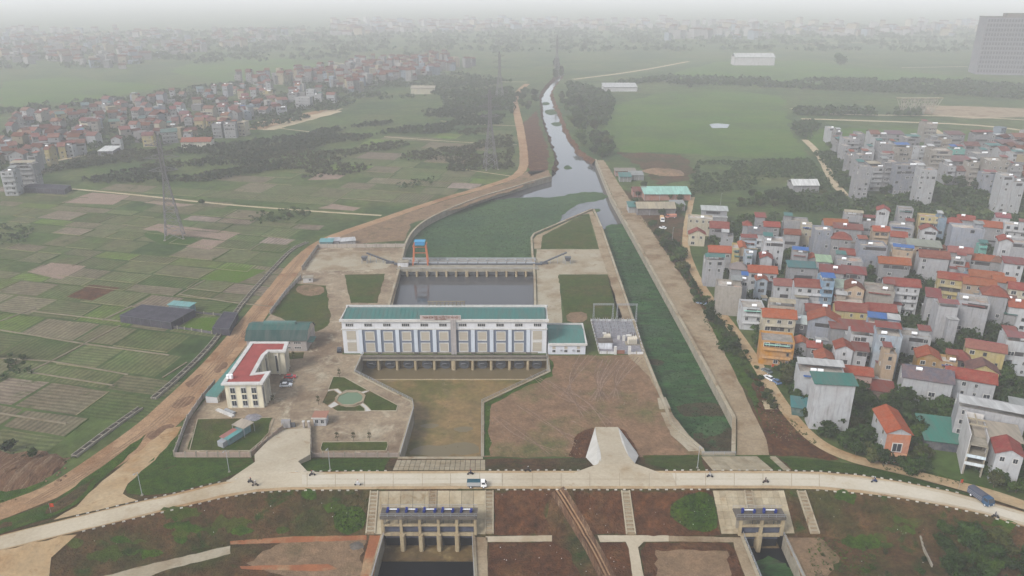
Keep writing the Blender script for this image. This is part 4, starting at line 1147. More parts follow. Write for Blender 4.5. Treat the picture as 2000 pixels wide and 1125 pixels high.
bx('hoist_roof', cr, -2.7, 2.7, -1.9, 1.9, cz + 1.9, cz + 2.1, 'paint', (0.06, 0.25, 0.42))

# ------------------------------------------------------------------ switchyard
sub = [G(1170, 691), G(1257, 692), G(1240, 628), G(1154, 627)]
sheet('switchyard_gravel', None, M['gravel'], 5, wpts=sub)
SC = Vector(G(1205, 660))
def lerp4(s, t):
    a = Vector(sub[0]).lerp(Vector(sub[1]), s); c = Vector(sub[3]).lerp(Vector(sub[2]), s)
    return a.lerp(c, t)
fence('switchyard_fence', None, 'white-posted switchyard fence, canal side', 1.0, 3.0, (0.5, 0.5, 0.5), [sub[1], sub[2]], post=None)
fence('switchyard_fence', None, 'white-posted switchyard fence, far side', 1.0, 3.2, (0.5, 0.5, 0.5), [sub[2], sub[3]])
fence('switchyard_fence', None, 'white-posted switchyard fence, annex side', 1.0, 3.0, (0.5, 0.5, 0.5), [sub[3], sub[0]])
p1, p2 = lerp4(.36, 0), lerp4(.68, 0)
fence('switchyard_fence', None, 'white front switchyard fence left of its gate', 1.1, 3.0, (0.55, 0.55, 0.55), [sub[0], tuple(p1)])
fence('switchyard_fence', None, 'white front switchyard fence right of its gate', 1.1, 3.0, (0.55, 0.55, 0.55), [tuple(p2), sub[1]])
sg = empty('switchyard_gate', (p1.x, p1.y, 0), 0, 'brown steel gate between white pillars of the switchyard', 'gate')
bx('pillar', sg, -.5, .5, -.5, .5, 0, 3.2, 'white'); bx('pillar', sg, p2.x - p1.x - .5, p2.x - p1.x + .5, -.5, .5, 0, 3.2, 'white'); bx('leaf', sg, .6, 3.6, -.1, .1, .1, 1.6, 'paint', (0.2, 0.09, 0.06))
hp = lerp4(.17, .13)
hut = empty('control_hut', (hp.x, hp.y, 0), 0, 'small flat-roofed white control hut inside the switchyard', 'hut')
bx('wall', hut, -2.6, 2.6, 0, 3.4, 0, 2.9, 'plaster', (0.60, 0.62, 0.66)); bx('roof', hut, -2.9, 2.9, -.3, 3.7, 2.9, 3.1, 'concrete_dark')
for k, (s, t, lab) in enumerate(((.26, .42, 'cream power transformer beside the control hut in switchyard'), (.80, .30, 'larger cream power transformer near the canal side of switchyard'))):
    p = lerp4(s, t)
    tr = empty('transformer', (p.x, p.y, 0), 0, lab, 'transformer')
    sc_ = .8 + .3 * k
    bx('plinth', tr, -2.4 * sc_, 2.4 * sc_, -1.6, 1.6, 0, .4, 'concrete')
    bx('tank', tr, -1.6 * sc_, 1.6 * sc_, -1.1, 1.1, .4, 2.8 * sc_, 'paint', (0.52, 0.47, 0.38))
    for i in range(5): bx('radiator', tr, -1.5 * sc_ + i * .65 * sc_, -1.2 * sc_ + i * .65 * sc_, -1.7, -1.11, .6, 2.4 * sc_, 'paint', (0.50, 0.46, 0.38))
    b = MB(); b.tube((-2.2 * sc_, .2, 3.2 * sc_), (-.4, .2, 3.2 * sc_), .45, 10); b.build('conservator', M['white'], tr)
    for i in range(3):
        b = MB(); b.tube((-.8 + .8 * i, .5, 2.8 * sc_), (-.9 + .9 * i, .5, 4.1 * sc_), .16, 8, .08); b.build('bushing', M['bark'], tr)
def gantry_mesh():
    b = MB()
    for x in (-4, 4):
        for dx in (-.35, .35):
            for dy in (-.35, .35): b.beam((x + dx, dy, 0), (x + dx * .3, dy * .3, 8), .09)
        for k in range(7):
            z = k * 1.1; f = 1 - .7 * z / 8
            b.beam((x - .35 * f, -.35 * f, z), (x + .35 * f, -.35 * f, z + 1.1), .06); b.beam((x + .35 * f, .35 * f, z), (x - .35 * f, .35 * f, z + 1.1), .06)
    return b.mesh('gantry_columns', M['galv'])
def gantry_beam_mesh():
    b = MB()
    for dy in (-.25, .25):
        for dz in (0, .5): b.beam((-4.4, dy, 7.7 + dz), (4.4, dy, 7.7 + dz), .08)
    for k in range(11): b.beam((-4.2 + .8 * k, -.25, 7.7), (-3.8 + .8 * k, .25, 8.2), .06)
    return b.mesh('gantry_beam', M['galv'])
gm, gbm = gantry_mesh(), gantry_beam_mesh()
for s, t, lab in ((.27, .98, 'far lattice busbar gantry on the annex side of switchyard'), (.80, .98, 'far lattice busbar gantry on the canal side of switchyard')):
    p = lerp4(s, t); g = empty('busbar_gantry', (p.x, p.y, 0), 0, lab, 'gantry')
    add('columns', gm, g); add('beam', gbm, g)
b = MB()
b.beam((-.9, 0, 0), (-.9, 0, 2.2), .16); b.beam((.9, 0, 0), (.9, 0, 2.2), .16); b.beam((-1.2, 0, 2.25), (1.2, 0, 2.25), .16)
for x in (-.9, 0, .9): b.tube((x, 0, 2.3), (x, 0, 3.5), .14, 6, .09)
stm = b.mesh('insulator_stand', M['galv'])
ks = 0
for s in (.12, .3, .48, .66, .84):
    for t in (.52, .63, .74, .86):
        if (s, t) == (.48, .52): continue
        p = lerp4(s, t); ks += 1
        o = add('insulator_stand', stm, None, (p.x, p.y, 0))
        props(o, 'grey steel stand with three insulators in the switchyard rows', 'insulator', 'insulator stands in the switchyard')
b = MB()
b.box(-.5, .5, -.4, .4, 0, 1.6); cabm = b.mesh('switch_cabinet', M['white'])
for s, t, lab in ((.52, .42, 'small white switch cabinet left of the yard centre'), (.63, .38, 'taller white switch cabinet right of the yard centre')):
    p = lerp4(s, t); o = add('switch_cabinet', cabm, None, (p.x, p.y, 0), 0, (1, 1, 1.0 if s < .6 else 1.5)); props(o, lab, 'cabinet')

# ------------------------------------------------------------------ net houses in the fields
def net_house(pxs, h, label, door=None):
    w = [G(u, v, h) for u, v in pxs]; c = w[0]
    o = empty('net_house', (c[0], c[1], 0), 0, label, 'net house')
    l = [(p[0] - c[0], p[1] - c[1]) for p in w]
    b = MB(); b.prism(l, 0, h); b.build('cover', M['net'], o)
    for i in range(len(l)):
        a, d = Vector(l[i]), Vector(l[(i + 1) % len(l)])
        n = max(2, int((d - a).length / 5))
        for k in range(n):
            p = a.lerp(d, k / n); bx('post', o, p.x - .1, p.x + .1, p.y - .1, p.y + .1, 0, h + .12, 'dark_steel')
        b = MB(); b.beam((a.x, a.y, h + .05), (d.x, d.y, h + .05), .18); b.build('top_rail', M['dark_steel'], o)
    return o
net_house([(234, 616), (333, 630), (380, 605), (277, 595)], 3.2, 'large black shade-net house standing in the crop fields')
net_house([(415, 640), (447, 643), (464, 611), (437, 609)], 3.0, 'small narrow black shade-net house next to the dirt road')
net_house([(44, 366), (125, 370), (138, 362), (60, 358)], 3.5, 'distant low black shade-net house at the start of the pale lane')
o = empty('field_shed', (*G(352, 612), 0), R(-12), 'teal-roofed shed behind the large shade-net house', 'shed')
bx('wall', o, -5, 5, 0, 4, 0, 3.6, 'plaster', (0.12, 0.2, 0.22)); bx('roof', o, -5.5, 5.5, -.5, 4.5, 3.6, 3.75, 'metal_roof', (0.13, 0.29, 0.28))
sheet('crop_plot', [(347, 645), (375, 622), (425, 620), (412, 650)], bpy.data.materials['young_rice'], 5)
fence('net_fence', [(333, 641), (375, 646), (414, 652)], 'low black net fence between the two shade-net houses', 1.2, 4, (0.04, 0.04, 0.05))
fence('net_fence', [(380, 612), (436, 617)], 'black net fence behind the bright green seedling plot', 1.0, 4, (0.04, 0.04, 0.05))

# irrigation trough beside the dirt road
def trough(pts, label):
    c = pts[0]; o = empty('irrigation_trough', (*c, 0), 0, label, 'trough')
    l = [(p[0] - c[0], p[1] - c[1]) for p in pts]
    for s in (-1, 1): wall_along('side_wall', [tuple(Vector(p) + Vector((0, 0))) for p in strip_poly(l, 1.8)[:len(l)]] if s < 0 else strip_poly(l, 1.8)[len(l):][::-1], .22, 0, .75, M['concrete'], o)
    wall_along('trough_bed', l, 1.4, 0, .12, M['concrete_dark'], o)
    d = densify(l, 3.0, 0, False)
    for i in range(len(d) - 1):
        a = Vector(d[i]); q = Vector(d[i + 1]) - a; n_ = Vector((-q.y, q.x)).normalized() * .95
        b = MB(); b.beam((a.x - n_.x, a.y - n_.y, .66), (a.x + n_.x, a.y + n_.y, .66), .22, .14); b.build('strut', M['concrete'], o)
trough(smooth_line([G(u, v) for u, v in [(145, 893), (215, 840), (275, 798)]], 1), 'low concrete irrigation trough at the corner of the near crop field')
trough(smooth_line([G(u, v) for u, v in [(300, 780), (345, 742), (400, 690), (440, 640), (480, 585), (530, 530), (570, 487), (600, 474)]], 1), 'long concrete irrigation trough with struts along the dirt road')
# ------------------------------------------------------------------ dike road and what leads to it
road_px = LINE_B + LINE_C[::-1]
sheet('road_verge', road_px, M['apron'], 1, 0, 3, drape=True)
inner = [(u, v + (4 if 300 < u < 1700 else 2)) for u, v in LINE_B] + [(u, v - (5 if 300 < u < 1700 else 2)) for u, v in LINE_C[::-1]]
road = sheet('road', inner, M['road'], 3, 0.15, 3, drape=True)
GAIN, SAT = 0.72, 1.3
M['new_road'] = material('road_concrete_new', (0.60, 0.555, 0.47), (0.54, 0.49, 0.40), 0.1, None, fine=1.2, fine_amt=.08, blotch=((0.44, 0.37, 0.28), 0.12, 0.6, 0.74))
sheet('road', [(1312, 925), (1560, 926), (1640, 932), (1740, 943), (1850, 966), (1920, 985), (2010, 1010), (2010, 1024), (1920, 999), (1850, 984), (1760, 968), (1680, 957), (1600, 950), (1500, 948), (1322, 948)], M['new_road'], 5, 0.1, 3, drape=True)
sheet('road', [(590, 928), (980, 926), (980, 944), (590, 947)], M['new_road'], 5, .1, 3, drape=True)
M['joint'] = material('road_joint', (0.36, 0.31, 0.24), fine_amt=.2)
jl = [(x, x) for x in (600, 655, 712, 768, 825, 880, 937, 981, 1040, 1096, 1152, 1210, 1268, 1320, 1378, 1434, 1490, 1546, 1600)]
for u, w in jl:
    a, c = G(u, 925, ZR), G(w, 951, ZR)
    b = MB(); b.beam((*a, ZR + .155), (*c, ZR + .155), .16, .02); b.build('road_joint', M['joint'], road)
for v in (936.5,):
    for k in range(18):
        a, c = G(600 + 56 * k, v, ZR), G(652 + 56 * k, v, ZR)
        b = MB(); b.beam((*a, ZR + .156), (*c, ZR + .156), .12, .02); b.build('road_joint', M['joint'], road)
GAIN, SAT = 1.0, 1.0
# side aprons
sheet('apron', [(105, 1016), (150, 990), (200, 940), (250, 900), (290, 866), (325, 838), (355, 833), (345, 852), (290, 910), (250, 945), (240, 965), (270, 978), (200, 995)], M['apron'], 4, .4, 3, drape=True)
sheet('apron', [(0, 1076), (120, 1047), (150, 1045), (100, 1090), (96, 1130), (-100, 1180), (-100, 1100)], M['apron'], 4, .5, 3, drape=True)
sheet('grass_verge', [(0, 1018), (95, 985), (160, 938), (230, 890), (285, 848), (275, 866), (200, 935), (150, 985), (100, 1012), (0, 1044), (-150, 1080), (-150, 1060)], M['rank_grass'], 6, .5, 3, drape=True)
sheet('grass_verge', [(355, 838), (344, 894), (492, 896), (497, 905), (470, 922), (420, 942), (340, 962), (280, 968), (248, 964), (246, 952), (270, 925), (310, 880)], M['rank_grass'], 3, .4, 3, drape=True)
sheet('grass_verge', [(608, 896), (762, 896), (750, 920), (620, 921), (575, 919), (572, 912)], M['rank_grass'], 3, .4, 3, drape=True)
sheet('grass_verge', [(1255, 890), (1368, 890), (1378, 920), (1310, 919), (1260, 905)], M['lawn'], 3, .4, 3, drape=True)
sheet('grass_verge', [(950, 897), (1150, 895), (1150, 910), (1130, 917), (950, 918)], M['slope'], 3, .4, 3, drape=True)
sheet('grass_verge', [(1478, 890), (1502, 890), (1530, 919), (1512, 919)], M['rank_grass'], 3, .2, 3, drape=True)
sheet('grass_verge', [(1520, 892), (1600, 899), (1680, 910), (1760, 927), (1850, 952), (1910, 970), (1900, 972), (1840, 957), (1760, 940), (1680, 927), (1600, 920), (1550, 919)], M['rank_grass'], 3, .3, 3, drape=True)
sheet('grass_verge', [(1690, 908), (1760, 922), (1850, 945), (1920, 962), (1930, 952), (1860, 935), (1770, 910)], M['rank_grass'], 4, .6, 3, drape=True)
# gate ramp: solid, rising from the yard to the road
def ramp(name, rows, mat, kind='structure'):
    """rows of (left px, right px, z): lofted top with skirts"""
    b = MB()
    pts = [(Vector((*G(*l, z), z)), Vector((*G(*r, z), z))) for l, r, z in rows]
    for i in range(len(pts) - 1):
        (a, c), (d, e) = pts[i], pts[i + 1]
        lo_ = lambda p: (p.x, p.y, -.5)
        b.hexa([lo_(d), lo_(e), lo_(c), lo_(a)], [d, e, c, a])
    o = b.build(name, mat); o['kind'] = kind
    return o
ramp('ramp', [((548, 839), (606, 836), .08), ((533, 852), (606, 851), .75), ((515, 869), (606, 869), 1.7), ((497, 888), (606, 887), 2.7), ((498, 902), (582, 901), 3.4), ((470, 921), (600, 920), 4.06), ((440, 942), (640, 924), 4.12)], M['road'])
ramp('ramp', [((1163, 834), (1207, 834), .08), ((1164, 848), (1210, 848), .9), ((1167, 862), (1214, 862), 1.7), ((1172, 878), (1221, 878), 2.6), ((1174, 892), (1228, 891), 3.4), ((1168, 906), (1240, 905), 3.95), ((1135, 918), (1275, 918), 4.08), ((1120, 924), (1290, 924), 4.1)], M['road'])
def tri_slab(px, name='ramp_side'):
    b = MB(); top = [(*G(u, v, z), z) for u, v, z in px]
    b.face(top); o = b.build(name, M['fresh_concrete']); o['kind'] = 'structure'
tri_slab([(1162.5, 834, .12), (1144, 893, .15), (1158, 908, 2.8), (1165, 911, 3.9), (1174, 900, 3.75), (1174, 892, 3.45), (1172, 878, 2.65), (1167, 862, 1.75), (1164, 848, .95)][::-1])
tri_slab([(1207.5, 834, .12), (1210, 848, .95), (1214, 862, 1.75), (1221, 878, 2.65), (1228, 891, 3.45), (1240, 905, 3.97), (1247, 890, 1.2), (1243, 882, .3)][::-1])

# revetment panels, stairs
def quad_point(q, s, t):
    (a, b_, c, d) = q
    u = (a[0] * (1 - s) + b_[0] * s) * (1 - t) + (d[0] * (1 - s) + c[0] * s) * t
    v = (a[1] * (1 - s) + b_[1] * s) * (1 - t) + (d[1] * (1 - s) + c[1] * s) * t
    return u, v
def revetment(name, q, nu, nv, label, gap=.12):
    """rows of concrete panels laid on the dike slope; q = corners top-left, top-right, bottom-right, bottom-left"""
    o = empty(name, (*GT(*quad_point(q, .5, .5)), 0), 0, label, 'revetment')
    c = o.location
    w = [GT(*p) for p in q]
    for i in range(nu):
        for j in range(nv):
            def P(s, t):
                x = (w[0][0] * (1 - s) + w[1][0] * s) * (1 - t) + (w[3][0] * (1 - s) + w[2][0] * s) * t
                y = (w[0][1] * (1 - s) + w[1][1] * s) * (1 - t) + (w[3][1] * (1 - s) + w[2][1] * s) * t
                return Vector((x, y, terrain(x, y)))
            g = gap / 10
            ps = [P((i + g) / nu, (j + 1 - g) / nv), P((i + 1 - g) / nu, (j + 1 - g) / nv), P((i + 1 - g) / nu, (j + g) / nv), P((i + g) / nu, (j + g) / nv)]
            b = MB()
            b.hexa([p - c - Vector((0, 0, .2)) for p in ps], [p - c + Vector((0, 0, .17 + .02 * ((i * 7 + j * 3) % 3))) for p in ps])
            if w[0][1] < w[3][1]: pass
            b.build('panel', M['slab'], o)
    return o
revetment('revetment', [(736, 960), (949, 959), (949, 1044), (730, 1044)], 9, 3, 'pale panelled concrete slope behind the main sluice')
revetment('revetment', [(767, 919), (948, 919), (948, 899), (775, 899)], 18, 3, 'weedy panelled concrete slope between road and muddy outlet basin', .5)
revetment('revetment', [(1392, 959), (1531, 959), (1552, 1042), (1409, 1043)], 12, 6, 'pale block-paved slope behind the small sluice')
revetment('revetment', [(1392, 919), (1510, 919), (1478, 892), (1370, 892)], 12, 2, 'striped concrete slope between road and green canal end')
revetment('revetment', [(1530, 919), (1545, 919), (1515, 892), (1500, 892)], 1, 4, 'narrow concrete strip on the grassy slope by the green canal')
STEP = None
def stairs(tl, tr, br_, bl, n, label):
    w = [Vector((*GT(*p), 0)) for p in (tl, tr, br_, bl)]
    o = empty('stairway', tuple(w[3]), 0, label, 'stairway'); c = w[3].copy()
    top_z = terrain(w[0].x, w[0].y); bot_z = terrain(w[3].x, w[3].y)
    for p in w: pass
    for k in range(n):
        t0, t1 = k / n, (k + 1) / n
        a, b_ = w[3].lerp(w[0], t0), w[2].lerp(w[1], t0)
        d, e = w[3].lerp(w[0], t1), w[2].lerp(w[1], t1)
        z = bot_z + (top_z - bot_z) * t1 + .28
        bb = MB(); bb.hexa([(p.x - c.x, p.y - c.y, z - .9) for p in (a, b_, e, d)], [(p.x - c.x, p.y - c.y, z) for p in (a, b_, e, d)])
        bb.build('step', M['platform'] if k % 2 else M['walk'], o)
    for p, q in ((w[3], w[0]), (w[2], w[1])):
        bb = MB()
        bb.hexa([(p.x - c.x - .18, p.y - c.y, bot_z - .5), (p.x - c.x + .18, p.y - c.y, bot_z - .5), (q.x - c.x + .18, q.y - c.y, top_z - .5), (q.x - c.x - .18, q.y - c.y, top_z - .5)],
                [(p.x - c.x - .18, p.y - c.y, bot_z + .5), (p.x - c.x + .18, p.y - c.y, bot_z + .5), (q.x - c.x + .18, q.y - c.y, top_z + .5), (q.x - c.x - .18, q.y - c.y, top_z + .5)])
        bb.build('stringer', M['platform'], o)
stairs((724, 961), (738, 961), (732, 1044), (715, 1044), 22, 'concrete steps down the dike, grassy side of the main sluice')
stairs((838, 961), (852, 961), (851, 1010), (836, 1010), 13, 'concrete steps in the middle of the main sluice slope')
stairs((948, 960), (963, 960), (963, 1043), (948, 1043), 22, 'concrete steps down the dike between main sluice and dirt track')
stairs((1214, 960), (1229, 960), (1241, 1045), (1224, 1045), 22, 'lone pale concrete steps between two bare soil slopes')
stairs((1454, 960), (1468, 960), (1475, 1000), (1460, 1000), 11, 'concrete steps in the middle of the small sluice slope')
stairs((1557, 960), (1572, 960), (1600, 1043), (1584, 1043), 22, 'concrete steps on the village side of the small sluice')

M['culvert_shade'] = material('culvert_dark', (0.012, 0.012, 0.014), fine_amt=.2)  # near-black colour stands for the shade inside the culvert
# ------------------------------------------------------------------ sluices
def sluice(name, cols, pierx, x0, x1, yf, hoists, label, floor=-5.5):
    """cols etc. are measured columns; yf = front line of the piers"""
    sc_ = lambda u, z: (u - 1000) / FPX * depth_at(yf, z)
    o = empty(name, ((sc_(x0, 0) + sc_(x1, 0)) / 2, yf, floor), 0, label, 'sluice')
    cx, cy, cz_ = o.location
    X = lambda u, z=2: sc_(u, z) - cx
    Z = lambda z: z - cz_
    wl, wr = X(x0, 5), X(x1, 5)
    bx('deck', o, wl, wr, -.3, 3.4, Z(4.6), Z(5.0), 'concrete_dark')
    bx('deck_beam', o, wl, wr, -.5, -.31, Z(4.3), Z(5.05), 'concrete_dark')
    bx('slab_floor', o, X(cols[0]) - .4, X(cols[-1]) + .4, -4.0, 4, Z(floor - .6), Z(floor), 'wet_or_shaded')
    for i, u in enumerate(cols):
        bx('column', o, X(u) - .35, X(u) + .35, 0, .7, Z(-1), Z(4.59), 'pier')
        bx('column', o, X(u) - .35, X(u) + .35, 2.4, 3.1, Z(-1), Z(4.59), 'concrete')
    for i in range(len(cols) - 1):
        a, c = X(cols[i]) + .36, X(cols[i + 1]) - .36
        bx('tie_beam', o, a, c, .05, .6, Z(1.7), Z(2.2), 'pier')
        bx('breast_beam', o, a, c, .02, .62, Z(-1.3), Z(-.6), 'pier')
        bx('lifting_gate', o, a, c, .9, 1.2, Z(-.59), Z(1.2), 'gate')
        bx('head_wall', o, a, c, 1.3, 1.7, Z(-3.0), Z(-.62), 'gate')
        bx('culvert_mouth', o, a, c, 1.5, 1.9, Z(floor), Z(-3.01), 'culvert_shade')  # solid dark block, the shade of the opening painted on
    for u in pierx:
        b = MB(); w = .62; x = X(u)
        b.prism([(x - w, 2.4), (x - w, -.5), (x - w * .6, -1.0), (x + w * .6, -1.0), (x + w, -.5), (x + w, 2.4)], Z(floor), Z(-.55))
        b.build('pier', M['pier'], o)
    for i, u in enumerate(hoists):
        k = bx('hoist', o, X(u, 5) - .28, X(u, 5) + .28, 1.5, 2.1, Z(5.003), Z(6.2 if i % 2 == 0 else 5.8), 'paint', (0.012, 0.025, 0.16))
        bx('gear_box', o, X(u, 5) - .45, X(u, 5) + .1, 1.2, 1.49, Z(5.1), Z(5.7), 'paint', (0.012, 0.025, 0.14))
        bx('lift_screw', o, X(u, 5) - .06, X(u, 5) + .06, 1.8, 1.92, Z(1.2), Z(4.59), 'dark_steel')
        if i % 2 == 0:
            b = MB(); b.tube((X(u, 5) + .3, 1.8, Z(5.75)), (X(hoists[i + 1], 5) - .3, 1.8, Z(5.75)), .13, 8); b.build('drive_shaft', M['steel'], o)
    b = MB()
    for k in range(int((wr - wl) / 2) + 1):
        x = min(wl + 2 * k, wr)
        b.beam((x, -.4, Z(5.06)), (x, -.4, Z(6.0)), .06); b.beam((x, 3.3, Z(5)), (x, 3.3, Z(6.0)), .06)
    for zz in (5.5, 6.0):
        b.beam((wl, -.4, Z(zz)), (wr, -.4, Z(zz)), .06); b.beam((wl, 3.3, Z(zz)), (wr, 3.3, Z(zz)), .06)
    b.build('railing', M['galv'], o)
    return o
sluice('sluice_gate', [747, 783, 819.5, 856, 892, 928], [785, 821.5, 857, 892.5], 742, 932, 157.7, [756, 776, 793, 812, 828, 849, 864, 884, 901, 920], 'five-bay concrete sluice with blue hoists on its deck')
sluice('sluice_gate', [1447, 1488, 1529], [1486], 1438, 1535, 157.4, [1454, 1477, 1496, 1519], 'small two-bay concrete sluice with blue hoists')
for pts, nm in ((hole1, 'a'), (hole2, 'b')):
    x0 = min(p[0] for p in pts) - 1; x1 = max(p[0] for p in pts) + 1
    if nm == 'a':
        big_sheet('intake_water', [(x0, 110), (x1, 110), (x1, 153.9), (x0, 153.9)], -5.9, M['black_water'])
    else:
        big_sheet('intake_water', [(x0, 110), (x1, 110), (x1, 158), (x0, 158)], -5.45, M['black_water'])
sheet('water_hyacinth', [(1470, 1100), (1500, 1085), (1535, 1100), (1580, 1160), (1470, 1170)], M['hyacinth2'], 2, .4, 1, z=-5.45, kind='stuff')
b = MB(); b.box(G(742, 1090, -5.8)[0], G(930, 1090, -5.8)[0], 153.6, 158.5, -6.4, -5.52); o = b.build('intake_apron', M['wet_or_shaded']); o['kind'] = 'structure'

# ------------------------------------------------------------------ lower ground beside the intakes
def low_sheet(name, px, mat, lay=1, amp=.2, step=1.5, smooth=0): return sheet(name, px, mat, lay, amp, step, z=ZL, smooth=smooth)
low_sheet('concrete_path', [(948, 1048), (1078, 1046), (1078, 1058), (952, 1059)], M['road'], 4, .05)
low_sheet('concrete_path', [(1167, 1046), (1306, 1046), (1306, 1058), (1172, 1059)], M['road'], 4, .05)
low_sheet('concrete_path', [(1306, 1047), (1440, 1050), (1452, 1060), (1306, 1058)], M['walk'], 4, .1)
low_sheet('concrete_path', [(1222, 1058), (1258, 1058), (1246, 1070), (1260, 1140), (1237, 1140), (1228, 1072)], M['road'], 5, .05)
low_sheet('concrete_path', [(1430, 1050), (1450, 1050), (1486, 1140), (1460, 1140), (1436, 1075)], M['walk'], 5, .05)
low_sheet('brick_path', [(722, 1046), (748, 1046), (726, 1140), (700, 1140)], M['brick_path'], 4, .1)
low_sheet('brick_path', [(924, 1050), (952, 1050), (952, 1140), (926, 1140)], M['walk'], 4, .1)
low_sheet('soil_bed', [(954, 1061), (1080, 1059), (1110, 1075), (1140, 1140), (954, 1140)], M['red_soil'], 2, .4)
low_sheet('soil_bed', [(1172, 1061), (1222, 1060), (1230, 1075), (1240, 1140), (1180, 1140)], M['red_soil'], 2, .4)
low_sheet('soil_bed', [(1262, 1060), (1420, 1060), (1436, 1075), (1456, 1140), (1260, 1140), (1252, 1075)], M['red_soil'], 2, .2)
low_sheet('soil_bed', [(1280, 1074), (1420, 1076), (1428, 1140), (1284, 1140)], M['tan_soil'], 3, .5)
low_sheet('bare_patch', [(1535, 1050), (1600, 1050), (1640, 1090), (1605, 1140), (1570, 1140)], M['tan_soil'], 2, .6)
low_sheet('bare_patch', [(560, 1050), (715, 1052), (700, 1130), (600, 1140), (480, 1100)], M['tan_soil'], 2, .8)
low_sheet('concrete_path', [(150, 1140), (300, 1100), (450, 1066), (450, 1082), (320, 1115), (260, 1140)], M['platform'], 3, .2)
low_sheet('brick_path', [(448, 1050), (716, 1046), (716, 1055), (450, 1064)], M['brick_path'], 4, .1)
low_sheet('brick_path', [(468, 1106), (640, 1102), (660, 1112), (620, 1116), (472, 1112)], M['brick_path'], 4, .1)
low_sheet('weed_patch', [(1640, 1058), (1790, 1075), (1810, 1140), (1590, 1140), (1580, 1060)], M['slope'], 1, .6)
sheet('soil_slope', [(965, 961), (1080, 960), (1060, 1000), (1075, 1045), (965, 1045)], M['red_soil'], 2, .5, 2, drape=True)
sheet('soil_slope', [(1120, 961), (1213, 961), (1224, 1045), (1160, 1045), (1130, 1000)], M['red_soil'], 2, .5, 2, drape=True)
sheet('soil_slope', [(1232, 961), (1390, 960), (1408, 1045), (1243, 1045)], M['red_soil'], 2, .5, 2, drape=True)
sheet('weed_patch', [(1310, 985), (1345, 965), (1390, 962), (1402, 1005), (1400, 1040), (1345, 1035), (1308, 1010)], M['rank_grass'], 4, .8, 1.5, drape=True, smooth=1)
sheet('weed_patch', [(650, 1000), (700, 985), (718, 1010), (705, 1040), (655, 1042)], M['rank_grass'], 4, .8, 1.5, drape=True, smooth=1)
rw = random.Random(12)
for k in range(34):
    if k < 18: u = rw.uniform(140, 690); lo_v, hi_v = (np.interp(u, [p[0] for p in LINE_C], [p[1] for p in LINE_C]) + 8, np.interp(u, [p[0] for p in LINE_D], [p[1] for p in LINE_D]) - 8)
    else: u = rw.uniform(1620, 1990); lo_v, hi_v = (np.interp(u, [p[0] for p in LINE_C], [p[1] for p in LINE_C]) + 8, np.interp(u, [p[0] for p in LINE_D], [p[1] for p in LINE_D]) + 20)
    v = rw.uniform(lo_v, max(lo_v + 4, hi_v)); ru, rvv = rw.uniform(14, 46), rw.uniform(5, 13)
    sheet('weed_patch', [(u + ru * math.cos(a) * rw.uniform(.7, 1.2), v + rvv * math.sin(a) * rw.uniform(.7, 1.2)) for a in [i * .7 for i in range(9)]], M['rank_grass'] if k % 2 else M['lawn'], 2 + k % 3, 1.1, .9, drape=True)
ribbon('rutted_track', [(1088, 956), (1100, 975), (1118, 1005), (1140, 1040), (1160, 1075), (1185, 1125), (1195, 1150)], 4.2, M['track'], 5, drape=True, amp=.25, step=1.5)
for off in (-5, -1.5, 2.5, 6):
    ribbon('wheel_rut', [(1088 + off, 958), (1100 + off, 975), (1118 + off, 1005), (1140 + off, 1040), (1160 + off, 1075), (1185 + off, 1125)], .35, M['red_soil'] if off in (-5, 2.5) else M['dirt_road'], 7, drape=True, amp=.1, step=1.5)
wl_ = empty('low_wall', (*G(1797, 1048, ZL), ZL), 0, 'thin broken brick wall running down the weedy slope', 'wall')
pa, pb = Vector(GT(1797, 1048)), Vector(GT(1820, 1108))
n = 8
for k in range(n):
    a, c = pa.lerp(pb, k / n), pa.lerp(pb, (k + 1) / n)
    b = MB(); z = min(terrain(*a), terrain(*c))
    b.beam((a.x - wl_.location.x, a.y - wl_.location.y, z + .4 - ZL), (c.x - wl_.location.x, c.y - wl_.location.y, z + .4 - ZL), .3, .9)
    b.build('segment', M['concrete'], wl_)

# ------------------------------------------------------------------ kerb blocks and lamp posts
M['whitewash'] = material('old_whitewash', (0.48, 0.46, 0.41), (0.30, 0.27, 0.22), .8, fine_amt=.2, rand=.25)
kb = ubox('whitewash')
def along(line, z, u0, u1, step, off):
    w = [G(u, v, z) for u, v in line]
    d = densify(w, .25, 0, False); out = []; acc = step
    for i in range(1, len(d)):
        acc += math.dist(d[i], d[i - 1])
        if acc >= step:
            p = d[i]
            dd = depth_at(p[1], z); u = 1000 + FPX * p[0] / dd
            if u0 <= u <= u1:
                t = Vector(d[i]) - Vector(d[i - 1])
                out.append((p[0] + off * -t.normalized().y, p[1] + off * t.normalized().x, math.atan2(t.y, t.x)))
            acc = 0
    return out
ks = along(LINE_B, ZR, 150, 470, 2.1, .35) + along(LINE_B, ZR, 575, 760, 2.1, .35) + along(LINE_B, ZR, 955, 1130, 2.1, .35) + along(LINE_B, ZR, 1290, 1880, 2.1, .35)
ks2 = along(LINE_C, ZR, 160, 700, 2.1, -.35) + along(LINE_C, ZR, 965, 1390, 2.1, -.35) + along(LINE_C, ZR, 1590, 2010, 2.1, -.35)
for lst, lab, grp in ((ks, 'small whitewashed kerb block on the compound side of the dike road', 'kerb blocks along the far edge of the dike road'), (ks2, 'small whitewashed kerb block on the outer side of the dike road', 'kerb blocks along the near edge of the dike road')):
    for x, y, a in lst:
        o = add('kerb_block', kb, None, (x + random.uniform(-.06, .06), y + random.uniform(-.06, .06), ZR - .1), a + random.uniform(-.08, .08), (.7, .2, .32)); props(o, lab, 'kerb block', grp)
def lamp_mesh():
    b = MB(); b.tube((0, 0, 0), (0, 0, 7.5), .11, 8, .07); return b.mesh('lamp_pole', M['galv'])
